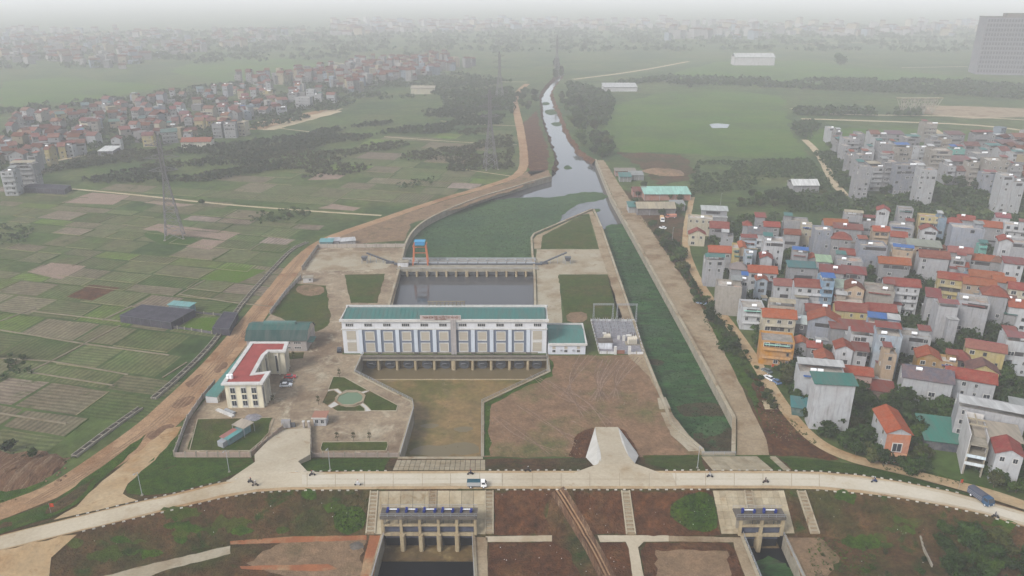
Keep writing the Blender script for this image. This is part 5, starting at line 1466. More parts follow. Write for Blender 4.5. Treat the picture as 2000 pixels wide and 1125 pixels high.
lpm = lamp_mesh(); b = MB(); b.beam((0, 0, 7.4), (0, -1.6, 8.0), .09); b.beam((0, -1.4, 7.95), (0, -2.1, 8.05), .3, .14); lam = b.mesh('lamp_arm', M['galv'])
b = MB(); b.box(-.3, .3, -.3, .3, 0, .4); lbm = b.mesh('lamp_base', M['concrete'])
for u, v, lab in ((278, 968, 'thin street lamp at the dirt road junction'), (448, 923, 'thin street lamp above the brick walled yard'), (645, 919, 'thin street lamp on the grass below the narrow lawn bed'), (1313, 470, 'thin street lamp at the shed yard beyond the canal'), (1407, 400, 'thin street lamp behind the grey village house'), (1850, 690, 'thin lamp post among the village trees'), (1362, 915, 'thin street lamp on the grass beside the striped canal slope')):
    p = GT(u, v); z = terrain(*p)
    o = empty('street_lamp', (p[0], p[1], z), 0, lab, 'street lamp')
    add('pole', lpm, o); add('arm', lam, o); add('base', lbm, o)

# ------------------------------------------------------------------ vehicles
b = MB(); b.tube((-.09, 0, 0), (.09, 0, 0), .38, 14); TYRE = b.mesh('tyre', M['rubber'])
b = MB(); b.tube((-.10, 0, 0), (.10, 0, 0), .2, 10); RIM = b.mesh('rim', M['steel'])
def wheel(parent, x, y, r=.38, w=1.0):
    o = add('wheel', TYRE, parent, (x, y, r), 0, (w, r / .38, r / .38)); add('rim', RIM, o)
def truck(u, v, rz, label, cab, body, cover, L_=3.4, big=1.0, closed=True):
    p = GT(u, v); z = terrain(*p) + .12
    o = empty('truck', (p[0], p[1], z), rz, label, 'truck')
    W = .85 * big
    # length along +y (front)
    bx('chassis', o, -W * .8, W * .8, -2.6 * big, 2.4 * big, .45, .7, 'dark_steel')
    bx('cargo_box', o, -W, W, -2.7 * big, .9 * big, .72, 1.9 * big, 'paint', body)
    for i in range(3): bx('cargo_rib', o, -W - .03, W + .03, -2.7 * big, .9 * big, .9 + .35 * i * big, .96 + .35 * i * big, 'galv')
    b = MB(); 
    for k in range(6):
        a0, a1 = math.pi * k / 6, math.pi * (k + 1) / 6
        b.face([(W * math.cos(a0), -2.7 * big, 1.9 * big + .22 * math.sin(a0)), (W * math.cos(a0), .9 * big, 1.9 * big + .22 * math.sin(a0)), (W * math.cos(a1), .9 * big, 1.9 * big + .22 * math.sin(a1)), (W * math.cos(a1), -2.7 * big, 1.9 * big + .22 * math.sin(a1))][::-1])
    b.build('cover', M['paint'], o, color=cover)
    b = MB()
    b.hexa([(-W, 1.0 * big, .5), (W, 1.0 * big, .5), (W, 2.55 * big, .5), (-W, 2.55 * big, .5)], [(-W, 1.0 * big, 1.2 * big), (W, 1.0 * big, 1.2 * big), (W, 2.6 * big, 1.15 * big), (-W, 2.6 * big, 1.15 * big)])
    b.hexa([(-W, 1.0 * big, 1.2 * big), (W, 1.0 * big, 1.2 * big), (W, 2.6 * big, 1.15 * big), (-W, 2.6 * big, 1.15 * big)], [(-W * .93, 1.05 * big, 1.95 * big), (W * .93, 1.05 * big, 1.95 * big), (W * .93, 2.1 * big, 1.95 * big), (-W * .93, 2.1 * big, 1.95 * big)])
    cb = b.build('cab', M['paint'], o, color=cab)
    b = MB(); b.face([(-W * .9, 2.61 * big, 1.2 * big), (W * .9, 2.61 * big, 1.2 * big), (W * .84, 2.15 * big, 1.88 * big), (-W * .84, 2.15 * big, 1.88 * big)][::-1]); b.build('windscreen', M['glass'], cb)
    for s in (-1, 1):
        b = MB(); b.face([(s * (W + .012), 1.25 * big, 1.25 * big), (s * (W + .012), 2.35 * big, 1.25 * big), (s * (W * .94 + .02), 2.1 * big, 1.85 * big), (s * (W * .94 + .02), 1.25 * big, 1.85 * big)][::s]); b.build('side_window', M['glass'], cb)
        bx('headlight', cb, s * W * .7 - .15, s * W * .7 + .15, 2.56 * big, 2.64 * big, .65, .85, 'steel')
        for y in (-1.7 * big, 1.75 * big): wheel(o, s * W * .85, y, .38 * big, 1.4)
    return o
truck(932, 951, R(-90), 'white light truck with blue-topped cargo box on the dike road', (0.72, 0.72, 0.70), (0.36, 0.36, 0.35), (0.018, 0.062, 0.082))
truck(1914, 978, R(198), 'dark blue truck with canvas cover parked by the dike road bend', (0.03, 0.07, 0.13), (0.06, 0.07, 0.10), (0.07, 0.075, 0.095), big=1.25)
def car(u, v, rz, label, col):
    p = GT(u, v); z = terrain(*p) + .1
    o = empty('car', (p[0], p[1], z), rz, label, 'car')
    prof = [(-2.1, .35), (-2.15, .75), (-1.9, .92), (-1.2, .96), (1.0, .95), (1.95, .80), (2.1, .6), (2.1, .35)]
    b = MB(); n = len(prof)
    for s in (-1, 1): b.face([(s * .84, y, z) for y, z in prof][::-s])
    for i in range(n):
        (y0, z0), (y1, z1) = prof[i], prof[(i + 1) % n]
        b.face([(-.84, y0, z0), (-.84, y1, z1), (.84, y1, z1), (.84, y0, z0)][::-1])
    body = b.build('body', M['car_paint'], o, color=col)
    b = MB()
    b.hexa([(-.78, -1.75, .93), (.78, -1.75, .93), (.78, 1.0, .94), (-.78, 1.0, .94)], [(-.62, -1.15, 1.42), (.62, -1.15, 1.42), (.62, .3, 1.45), (-.62, .3, 1.45)])
    b.build('glasshouse', M['glass'], o)
    bx('roof_panel', o, -.63, .63, -1.15, .3, 1.435, 1.47, 'car_paint', col)
    for s in (-1, 1):
        for y in (-1.3, 1.3): wheel(o, s * .78, y, .32)
        bx('headlight', body, s * .6 - .16, s * .6 + .16, 2.02, 2.12, .6, .74, 'steel')
    return o
M['car_paint'] = material('car_paint', objcol=True, fine_amt=0, rough=.25, spec=.5)
car(567, 739, R(-80), 'red hatchback parked beside the cream office', (0.35, 0.015, 0.02))
car(560, 748, R(-85), 'dark grey car parked between the red and the silver car', (0.03, 0.03, 0.035))
car(559, 755, R(-85), 'silver car parked nearest the cream office corner', (0.55, 0.56, 0.58))
car(663, 686, R(10), 'black car parked at the end wall of the pump house', (0.02, 0.022, 0.03))
car(1497, 727, R(30), 'dark car parked on the village lane under the orange house', (0.10, 0.13, 0.13))
car(1501, 741, R(30), 'white car parked on the village lane under the orange house', (0.70, 0.72, 0.72))
car(1370, 594, R(60), 'blue and white van parked in weeds beside the village lane', (0.25, 0.33, 0.45))
car(1294, 447, R(70), 'white car parked on the grass beyond the canal sheds', (0.75, 0.75, 0.75))
car(1515, 748, R(25), 'blue pickup half hidden by trees on the village lane', (0.08, 0.14, 0.25))
# motorbikes with riders
b = MB()
b.beam((0, -.55, .62), (0, .25, .6), .3, .28); b.beam((0, .25, .55), (0, .55, 1.0), .14, .14); b.beam((0, -.6, .8), (0, .05, .8), .26, .12); b.beam((0, .55, .95), (0, .66, .35), .1, .1); b.beam((0, -.62, .4), (0, .1, .4), .16, .16)
BIKE = b.mesh('bike_body', M['paint'])
b = MB(); b.beam((-.34, .5, 1.04), (.34, .5, 1.04), .06); HB = b.mesh('handlebar', M['dark_steel'])
b = MB(); b.tube((-.05, 0, 0), (.05, 0, 0), .3, 14); BW = b.mesh('bike_wheel', M['rubber'])
def rider_mesh():
    me = bpy.data.meshes.new('rider_skeleton')
    v = [(0, -.2, .92), (0, -.16, 1.2), (0, -.1, 1.42), (0, -.07, 1.55), (0, -.05, 1.72), (-.2, -.1, 1.38), (-.27, .1, 1.18), (-.3, .42, 1.08), (.2, -.1, 1.38), (.27, .1, 1.18), (.3, .42, 1.08),
         (-.15, .12, .88), (-.2, .2, .48), (-.2, .3, .40), (.15, .12, .88), (.2, .2, .48), (.2, .3, .40)]
    e = [(0, 1), (1, 2), (2, 3), (3, 4), (2, 5), (5, 6), (6, 7), (2, 8), (8, 9), (9, 10), (0, 11), (11, 12), (12, 13), (0, 14), (14, 15), (15, 16)]
    rad = [.16, .15, .15, .07, .12, .07, .055, .04, .07, .055, .04, .10, .07, .05, .10, .07, .05]
    me.from_pydata(v, e, [])
    o = bpy.data.objects.new('rider_skeleton', me); coll.objects.link(o)
    sk = o.modifiers.new('skin', 'SKIN')
    for i, r in enumerate(rad): me.skin_vertices[0].data[i].radius = (r, r)
    me.skin_vertices[0].data[0].use_root = True
    o.modifiers.new('sub', 'SUBSURF').levels = 1
    o.modifiers['sub'].render_levels = 1
    dg = bpy.context.evaluated_depsgraph_get()
    m2 = bpy.data.meshes.new_from_object(o.evaluated_get(dg))
    bpy.data.objects.remove(o)
    m2.materials.clear(); m2.materials.append(M['paint']); m2.name = 'rider'
    m2.polygons.foreach_set('use_smooth', [True] * len(m2.polygons))
    return m2
RIDER = rider_mesh()
b = MB()
for i in range(4):
    a0, a1 = math.pi / 2 * i / 4, math.pi / 2 * (i + 1) / 4
    b.tube((0, -.05, 1.72 + .15 * math.sin(a0)), (0, -.05, 1.72 + .15 * math.sin(a1)), .15 * math.cos(a0) + .005, 12, .15 * math.cos(a1) + .005)
HELM = b.mesh('helmet', M['paint'])
bikes = [(490, 944, 80, (0.03, 0.03, 0.035), (0.02, 0.02, 0.03), 'black motorbike passing the gate ramp nearer the grass', 'person in dark clothes riding the motorbike nearest the grass at the gate ramp'),
         (499, 950, 95, (0.06, 0.05, 0.04), (0.25, 0.22, 0.2), 'brown motorbike on the near lane below the gate ramp', 'person in grey jacket riding the brown motorbike below the gate ramp'),
         (610, 930, -80, (0.04, 0.03, 0.03), (0.05, 0.05, 0.06), 'dark motorbike on the road just past the gate ramp', 'person in dark jacket riding past the gate ramp mouth'),
         (699, 949, 90, (0.45, 0.45, 0.45), (0.55, 0.55, 0.55), 'white scooter on the road left of the white truck', 'person in white riding the scooter left of the truck'),
         (919, 928, 95, (0.02, 0.02, 0.03), (0.03, 0.03, 0.06), 'black motorbike on the road just above the white truck', 'person in navy riding the motorbike above the white truck'),
         (1031, 922, 85, (0.03, 0.025, 0.02), (0.05, 0.04, 0.035), 'dark motorbike at the road edge below the bare brown field', 'person in brown riding at the road edge below the bare field'),
         (1386, 933, -95, (0.03, 0.03, 0.04), (0.35, 0.35, 0.36), 'motorbike with white-shirted rider below the striped canal slope', 'person in white shirt riding below the striped canal slope'),
         (1495, 944, -85, (0.05, 0.03, 0.03), (0.07, 0.05, 0.05), 'dark red motorbike on the road above the small sluice', 'person in maroon riding the motorbike above the small sluice'),
         (1707, 943, 95, (0.03, 0.05, 0.12), (0.03, 0.04, 0.08), 'blue motorbike on the road bend below the orange villa', 'person in dark blue riding on the bend below the orange villa'),
         (1943, 1012, -110, (0.02, 0.02, 0.02), (0.10, 0.10, 0.11), 'black motorbike beyond the dark blue truck at the picture edge', 'person in grey riding the motorbike beyond the dark blue truck')]
for u, v, a, c1, c2, l1, l2 in bikes:
    p = GT(u, v); z = terrain(*p) + .15
    o = empty('motorbike', (p[0], p[1], z), R(a), l1, 'motorbike', 'motorbikes on the dike road')
    add('body', BIKE, o, color=c1); add('handlebar', HB, o); add('wheel', BW, o, (0, -.62, .3)); add('wheel', BW, o, (0, .66, .3))
    r_ = empty('person', (p[0], p[1], z), R(a), l2, 'person', 'motorbike riders')
    add('body', RIDER, r_, color=c2); add('helmet', HELM, r_, color=random.choice([(0.5, 0.5, 0.5), (0.04, 0.04, 0.05), (0.3, 0.03, 0.03)]))
# red flags
for u, v, lab in ((100, 1003, 'small orange flag on a pole at the near dirt road verge'), (1872, 955, 'orange banner on a pole beside the dark blue truck'), (378, 606, 'red flag above the large shade-net house'), (1505, 726, 'red flag near the trees by the orange house'), (1911, 905, 'red flag in front of the half-built house')):
    p = GT(u, v); z = terrain(*p)
    o = empty('flag', (p[0], p[1], z), R(20), lab, 'flag')
    o.scale = (.75, .75, .75)
    b = MB(); b.tube((0, 0, 0), (0, 0, 4.2), .05, 6); b.build('pole', M['galv'], o)
    b = MB()
    for k in range(4): b.face([(k * .35, .12 * math.sin(k * 1.4), 2.6), ((k + 1) * .35, .12 * math.sin((k + 1) * 1.4), 2.6 - .05), ((k + 1) * .35, .12 * math.sin((k + 1) * 1.4), 4.05), (k * .35, .12 * math.sin(k * 1.4), 4.1)])
    b.build('cloth', M['paint'], o, color=(0.42, 0.06, 0.025))
# ------------------------------------------------------------------ houses
WALLS = {'white': (0.60, 0.615, 0.635), 'cream': (0.60, 0.53, 0.38), 'grey': (0.33, 0.335, 0.35), 'ltgrey': (0.45, 0.455, 0.475), 'bluegrey': (0.33, 0.36, 0.42), 'ltblue': (0.42, 0.50, 0.58), 'blue': (0.20, 0.33, 0.45),
         'yellow': (0.60, 0.47, 0.17), 'peach': (0.56, 0.40, 0.25), 'orange': (0.66, 0.30, 0.035), 'tan': (0.45, 0.37, 0.28), 'beige': (0.43, 0.39, 0.33), 'pink': (0.58, 0.36, 0.30), 'ochre': (0.50, 0.28, 0.07),
         'turquoise': (0.16, 0.52, 0.44), 'navy': (0.05, 0.06, 0.09), 'brown': (0.24, 0.15, 0.10), 'teal': (0.05, 0.14, 0.13)}
ROOFS = {'red': (0.36, 0.075, 0.055), 'orange': (0.50, 0.125, 0.045), 'orangered': (0.43, 0.11, 0.05), 'redbrown': (0.25, 0.075, 0.05), 'brown': (0.13, 0.07, 0.06), 'slate': (0.105, 0.11, 0.14), 'teal': (0.05, 0.165, 0.15),
         'grey': (0.25, 0.26, 0.25), 'greybrown': (0.22, 0.19, 0.15), 'palegreen': (0.30, 0.38, 0.28), 'tan': (0.36, 0.31, 0.22), 'pinkred': (0.40, 0.13, 0.13), 'white': (0.6, 0.6, 0.58), 'blue': (0.03, 0.12, 0.35), 'ltteal': (0.30, 0.55, 0.46), 'ltgrey': (0.45, 0.45, 0.44)}
ROOFS = {k: tuple(c * (0.47 if k in ('red', 'orange', 'orangered', 'redbrown', 'pinkred') else 0.8) for c in v) for k, v in ROOFS.items()}
METAL = ('teal', 'grey', 'palegreen', 'tan', 'white', 'blue', 'ltteal', 'ltgrey', 'greybrown')
WNAME = {'ltgrey': 'light grey', 'bluegrey': 'blue-grey', 'ltblue': 'pale blue'}
RNAME = {'orangered': 'rust-orange', 'redbrown': 'brownish red', 'greybrown': 'grey-brown', 'palegreen': 'pale green', 'pinkred': 'pinkish red', 'ltteal': 'mint', 'ltgrey': 'light grey', 'slate': 'slate-blue'}
TNAME = {'flat': 'flat', 'gable': 'pitched', 'gable_front': 'front-gabled', 'hip': 'hipped', 'shed': 'lean-to', 'open': 'missing'}
NUM = ['zero', 'one', 'two', 'three', 'four', 'five', 'six', 'seven', 'eight', 'nine']
b = MB(); b.tube((-.9, 0, 1.35), (.9, 0, 1.35), .55, 10)
TANK = b.mesh('water_tank', M['steel'])
M['void_shade'] = material('painted_room_shade', (0.035, 0.034, 0.036), (0.06, 0.055, 0.055), .8, fine_amt=.2)  # dark colour painted as the shade of an open room
b = MB()
for x in (-.7, .7): b.box(x - .06, x + .06, -.4, .4, 0, .85)
STAND = b.mesh('tank_stand', M['galv'])
houses = []
WALLS = {k: tuple(c * 0.61 for c in v) for k, v in WALLS.items()}
def roof_faces(b, kind, w, d, h, ov, rise, t=.22):
    """solid roof pieces for a house body -w/2..w/2, 0..d with eaves at h"""
    x0, x1, y0, y1 = -w / 2 - ov, w / 2 + ov, -ov, d + ov
    def slab(p):
        b.hexa([(q[0], q[1], q[2] - t) for q in p], p)
    if kind == 'gable':
        ym = d / 2
        slab([(x0, y0, h), (x1, y0, h), (x1, ym, h + rise), (x0, ym, h + rise)])
        slab([(x0, ym, h + rise), (x1, ym, h + rise), (x1, y1, h), (x0, y1, h)])
    elif kind == 'gable_front':
        slab([(x0, y0, h), (0, y0, h + rise), (0, y1, h + rise), (x0, y1, h)])
        slab([(0, y0, h + rise), (x1, y0, h), (x1, y1, h), (0, y1, h + rise)])
    elif kind == 'shed':
        slab([(x0, y0, h), (x1, y0, h), (x1, y1, h + rise), (x0, y1, h + rise)])
    elif kind == 'hip':
        if w >= d:
            k = (d + 2 * ov) / 2; r0, r1, ym = (x0 + k * .9, x1 - k * .9, d / 2)
            if r1 < r0: r0 = r1 = 0
            A = [(x0, y0, h), (x1, y0, h), (r1, ym, h + rise), (r0, ym, h + rise)]
            slab(A); slab([(r0, ym, h + rise), (r1, ym, h + rise), (x1, y1, h), (x0, y1, h)])
            b.face([(x1, y0, h), (x1, y1, h), (r1, ym, h + rise)]); b.face([(x0, y1, h), (x0, y0, h), (r0, ym, h + rise)])
        else:
            k = (w + 2 * ov) / 2; r0, r1 = y0 + k * .9, y1 - k * .9
            slab([(x0, y0, h), (0, r0, h + rise), (0, r1, h + rise), (x0, y1, h)])
            slab([(0, r0, h + rise), (x1, y0, h), (x1, y1, h), (0, r1, h + rise)])
            b.face([(x0, y0, h), (x1, y0, h), (0, r0, h + rise)]); b.face([(x1, y1, h), (x0, y1, h), (0, r1, h + rise)])
def house(u, v, wpx, st, dep, wall, kind, rcol=None, rot=0.0, label=None, zone='canal village', win=.7, tank=None, tower=None, balcony=None, xy=None, wm=None, detail=2, rnd=None, name='house', sh=3.3):
    rn = rnd or random.Random(int(u * 13 + v * 7))
    h = st * sh
    if xy is None:
        x, y = G(u, v, h); w = wpx * depth_at(y, h) / FPX
        w = w / max(.8, math.cos(R(rot)))
    else: (x, y), w = xy, wm
    o = empty(name, (x, y, 0), R(rot))
    o['category'] = 'house'
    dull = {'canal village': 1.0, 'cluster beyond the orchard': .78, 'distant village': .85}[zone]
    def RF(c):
        m_ = sum(ROOFS[c]) / 3; f = 1.0 if zone == 'canal village' else .55  # roofs of far zones greyed, haze put into their colour
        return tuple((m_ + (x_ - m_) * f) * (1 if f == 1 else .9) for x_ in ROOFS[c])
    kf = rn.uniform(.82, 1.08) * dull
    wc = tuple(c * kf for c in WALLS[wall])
    ct = tuple(min(.7, c * 1.15 + .04) for c in wc)
    b = MB()
    rise = None
    if kind in ('flat', 'open'):
        b.box(-w / 2, w / 2, 0, dep, -.2, h - .9)
        t = .22
        for q in ((-w / 2, w / 2, 0, t), (-w / 2, w / 2, dep - t, dep), (-w / 2, -w / 2 + t, t, dep - t), (w / 2 - t, w / 2, t, dep - t)): b.box(*q, h - .9, h)
    else:
        rise = {'gable': .36 * min(dep, 9) * .75, 'gable_front': .36 * min(w, 10) * .8, 'hip': .30 * min(w, dep) + .5, 'shed': .12 * dep}[kind]
        b.box(-w / 2, w / 2, 0, dep, -.2, h - .02)
        if kind == 'gable':
            for s in (-1, 1): b.face([(s * w / 2, 0, h - .02), (s * w / 2, dep, h - .02), (s * w / 2, dep / 2, h + rise - .1)][::s])
        elif kind == 'gable_front':
            b.face([(-w / 2, 0, h - .02), (w / 2, 0, h - .02), (0, 0, h + rise - .1)])
        elif kind == 'shed':
            b.hexa([(-w / 2, .3, h - .02), (w / 2, .3, h - .02), (w / 2, dep, h - .02), (-w / 2, dep, h - .02)], [(-w / 2, .3, h + .01), (w / 2, .3, h + .01), (w / 2, dep, h + rise - .2), (-w / 2, dep, h + rise - .2)])
    b.build('wall', M['plaster'], o, color=wc)
    if kind == 'flat':
        bx('roof', o, -w / 2 + .22, w / 2 - .22, .22, dep - .22, h - .9, h - .82, 'flat_roof')
    elif kind != 'open':
        b = MB(); roof_faces(b, kind, w, dep, h + .12, .55 if kind != 'shed' else .7, rise + .12)
        b.build('roof', M['metal_roof'] if (rcol in METAL or kind == 'shed') else M['tile'], o, color=tuple(c * rn.uniform(.8, 1.12) for c in RF(rcol)))
        if detail > 1 and kind in ('gable', 'hip') and w > 6:
            add('ridge_cap', ubox('paint'), o, (0, dep / 2, h + rise + .2), 0, (w * (.95 if kind == 'gable' else .3), .35, .15), tuple(c * 1.2 for c in ROOFS[rcol]))
    # windows
    if win > 0:
        n = max(1, int(w / 3.2))
        for s_ in range(st):
            z = s_ * sh + .95
            for i in range(n):
                if rn.random() > win: continue
                wx = -w / 2 + (i + .5) * w / n
                ww, wh = rn.choice([(1.1, 1.4), (1.4, 1.4), (.8, 1.3), (1.8, 1.5)])
                ww = min(ww, w / n * .7)
                add('window', WIN if rn.random() < .75 else WIN0, o, (wx, -.02, z), 0, (ww, 1, wh))
        # side that faces the open ground
        sd_ = -1 if x > 0 else 1
        m_ = max(1, int(dep / 4.5))
        for s_ in range(st):
            for i in range(m_):
                if rn.random() > win * .55: continue
                add('window', WIN0 if rn.random() < .6 else WIN, o, (sd_ * (w / 2 + .02), (i + .5) * dep / m_, s_ * sh + 1.0), -sd_ * math.pi / 2 * -1 if sd_ > 0 else -math.pi / 2, (.9, 1, 1.2))
    if balcony is None: balcony = st >= 3 and kind != 'shed' and rn.random() < .35 and win > .4
    if balcony:
        for s_ in range(1, st):
            q = bx('balcony', o, -w * .42, w * .42, -1.0, -.025, s_ * sh - .15, s_ * sh, 'plaster', ct)
            bx('balcony_rail', o, -w * .42, w * .42, -1.0, -.9, s_ * sh, s_ * sh + .85, 'plaster', ct)
    if kind == 'flat':
        if tower is None: tower = rn.random() < .6
        zr = h - .82
        if tower:
            tw, td = min(w * .5, 3.6), min(dep * .4, 4.5)
            tx = rn.choice([-1, 1]) * (w / 2 - tw / 2 - .3); ty = dep * rn.uniform(.35, .6)
            bx('stair_tower', o, tx - tw / 2, tx + tw / 2, ty, ty + td, zr, zr + 2.7, 'plaster', wc)
            c = rn.choice(['red', 'red', 'teal', 'grey', 'orangered', 'ltgrey'])
            b = MB(); b.hexa([(tx - tw / 2 - .5, ty - 1.0, zr + 2.6), (tx + tw / 2 + .5, ty - 1.0, zr + 2.6), (tx + tw / 2 + .5, ty + td + .4, zr + 3.1), (tx - tw / 2 - .5, ty + td + .4, zr + 3.1)],
                             [(tx - tw / 2 - .5, ty - 1.0, zr + 2.72), (tx + tw / 2 + .5, ty - 1.0, zr + 2.72), (tx + tw / 2 + .5, ty + td + .4, zr + 3.22), (tx - tw / 2 - .5, ty + td + .4, zr + 3.22)])
            b.build('tower_roof', M['metal_roof'], o, color=ROOFS[c])
        if tank is None: tank = rn.random() < .65
    elif tank is None: tank = rn.random() < .18
    if tank and st > 1:
        tz = h - .82 if kind == 'flat' else h + (rise or 0) * .45
        tx, ty = rn.uniform(-.3, .3) * w, dep * (rn.uniform(.12, .3) if kind == 'flat' else .32)
        k = add('water_tank', TANK, o, (tx, ty, tz)); add('tank_stand', STAND, k)
        if rn.random() < .4 and w > 7 and kind == 'flat':
            k = add('water_tank', TANK, o, (tx + 2.2, ty, tz)); add('tank_stand', STAND, k)
    if win > .1 and st >= 2 and rn.random() < .5:
        s_ = rn.randrange(max(0, st - 2), st)
        lw = w * rn.uniform(.4, .85); lx = rn.uniform(-1, 1) * (w - lw) / 2 * .8
        lg = bx('loggia_shade', o, lx - lw / 2, lx + lw / 2, -.035, -.012, s_ * sh + .9, s_ * sh + 2.6, 'void_shade')  # flat dark panel paints the shade of a recessed balcony
        bx('loggia_rail', o, lx - lw / 2, lx + lw / 2, -.12, -.036, s_ * sh + .75, s_ * sh + 1.0, 'plaster', ct)
    if kind == 'flat' and rn.random() < .38:
        zr = h - .82; c = rn.choice(['red', 'red', 'teal', 'grey', 'blue', 'pinkred', 'ltgrey', 'tan'])
        y0, y1 = (0.1, dep * rn.uniform(.35, .7)) if rn.random() < .6 else (dep * .45, dep - .2)
        b = MB(); b.hexa([(-w / 2 - .2, y0 - .4, zr + 2.3), (w / 2 + .2, y0 - .4, zr + 2.3), (w / 2 + .2, y1, zr + 2.9), (-w / 2 - .2, y1, zr + 2.9)], [(-w / 2 - .2, y0 - .4, zr + 2.38), (w / 2 + .2, y0 - .4, zr + 2.38), (w / 2 + .2, y1, zr + 2.98), (-w / 2 - .2, y1, zr + 2.98)])
        b.build('canopy', M['metal_roof'], o, color=ROOFS[c])
        for px_ in (-w / 2 + .1, w / 2 - .2): bx('canopy_post', o, px_, px_ + .1, y0, y0 + .1, zr, zr + 2.3, 'galv')
    if detail > 1 and rn.random() < .25 and kind == 'flat':
        c = rn.choice(['teal', 'red', 'blue', 'ltteal'])
        bx('awning', o, -w * .4, w * .35, -1.1, .4, h - 1.0 - sh * .1, h - .92 - sh * .1, 'metal_roof', ROOFS[c])
    if detail > 1 and not label and rn.random() < .8:
        ew, ed, es = w * rn.uniform(.4, .75), rn.uniform(2.5, 4.5), max(1, st - rn.choice([1, 2, 2]))
        ex_ = rn.choice([-1, 1]) * (w - ew) / 2; ez = es * sh - rn.uniform(0, .8)
        y0 = dep + .003 if rn.random() < .6 else -ed - .003
        bx('extension', o, ex_ - ew / 2, ex_ + ew / 2, y0, y0 + ed, -.2, ez, 'plaster', tuple(c * .9 for c in wc))
        b = MB(); zz = ez + .05; q = rn.choice([.3, .5, .8]) * (1 if y0 > 0 else -1)
        lo_, hi_ = (zz + q, zz) if q > 0 else (zz, zz - q)
        b.hexa([(ex_ - ew / 2 - .3, y0 - .3, hi_), (ex_ + ew / 2 + .3, y0 - .3, hi_), (ex_ + ew / 2 + .3, y0 + ed + .3, lo_), (ex_ - ew / 2 - .3, y0 + ed + .3, lo_)] if y0 < 0 else [(ex_ - ew / 2 - .3, y0, lo_), (ex_ + ew / 2 + .3, y0, lo_), (ex_ + ew / 2 + .3, y0 + ed + .3, hi_), (ex_ - ew / 2 - .3, y0 + ed + .3, hi_)],
               [(a_[0], a_[1], a_[2] + .1) for a_ in ([(ex_ - ew / 2 - .3, y0 - .3, hi_), (ex_ + ew / 2 + .3, y0 - .3, hi_), (ex_ + ew / 2 + .3, y0 + ed + .3, lo_), (ex_ - ew / 2 - .3, y0 + ed + .3, lo_)] if y0 < 0 else [(ex_ - ew / 2 - .3, y0, lo_), (ex_ + ew / 2 + .3, y0, lo_), (ex_ + ew / 2 + .3, y0 + ed + .3, hi_), (ex_ - ew / 2 - .3, y0 + ed + .3, hi_)])])
        b.build('extension_roof', M['metal_roof'], o, color=ROOFS[rn.choice(['red', 'grey', 'greybrown', 'teal', 'redbrown', 'tan', 'pinkred', 'ltgrey'])])
    houses.append((o, wall, st, kind, rcol, zone, label, x, y))
    return o

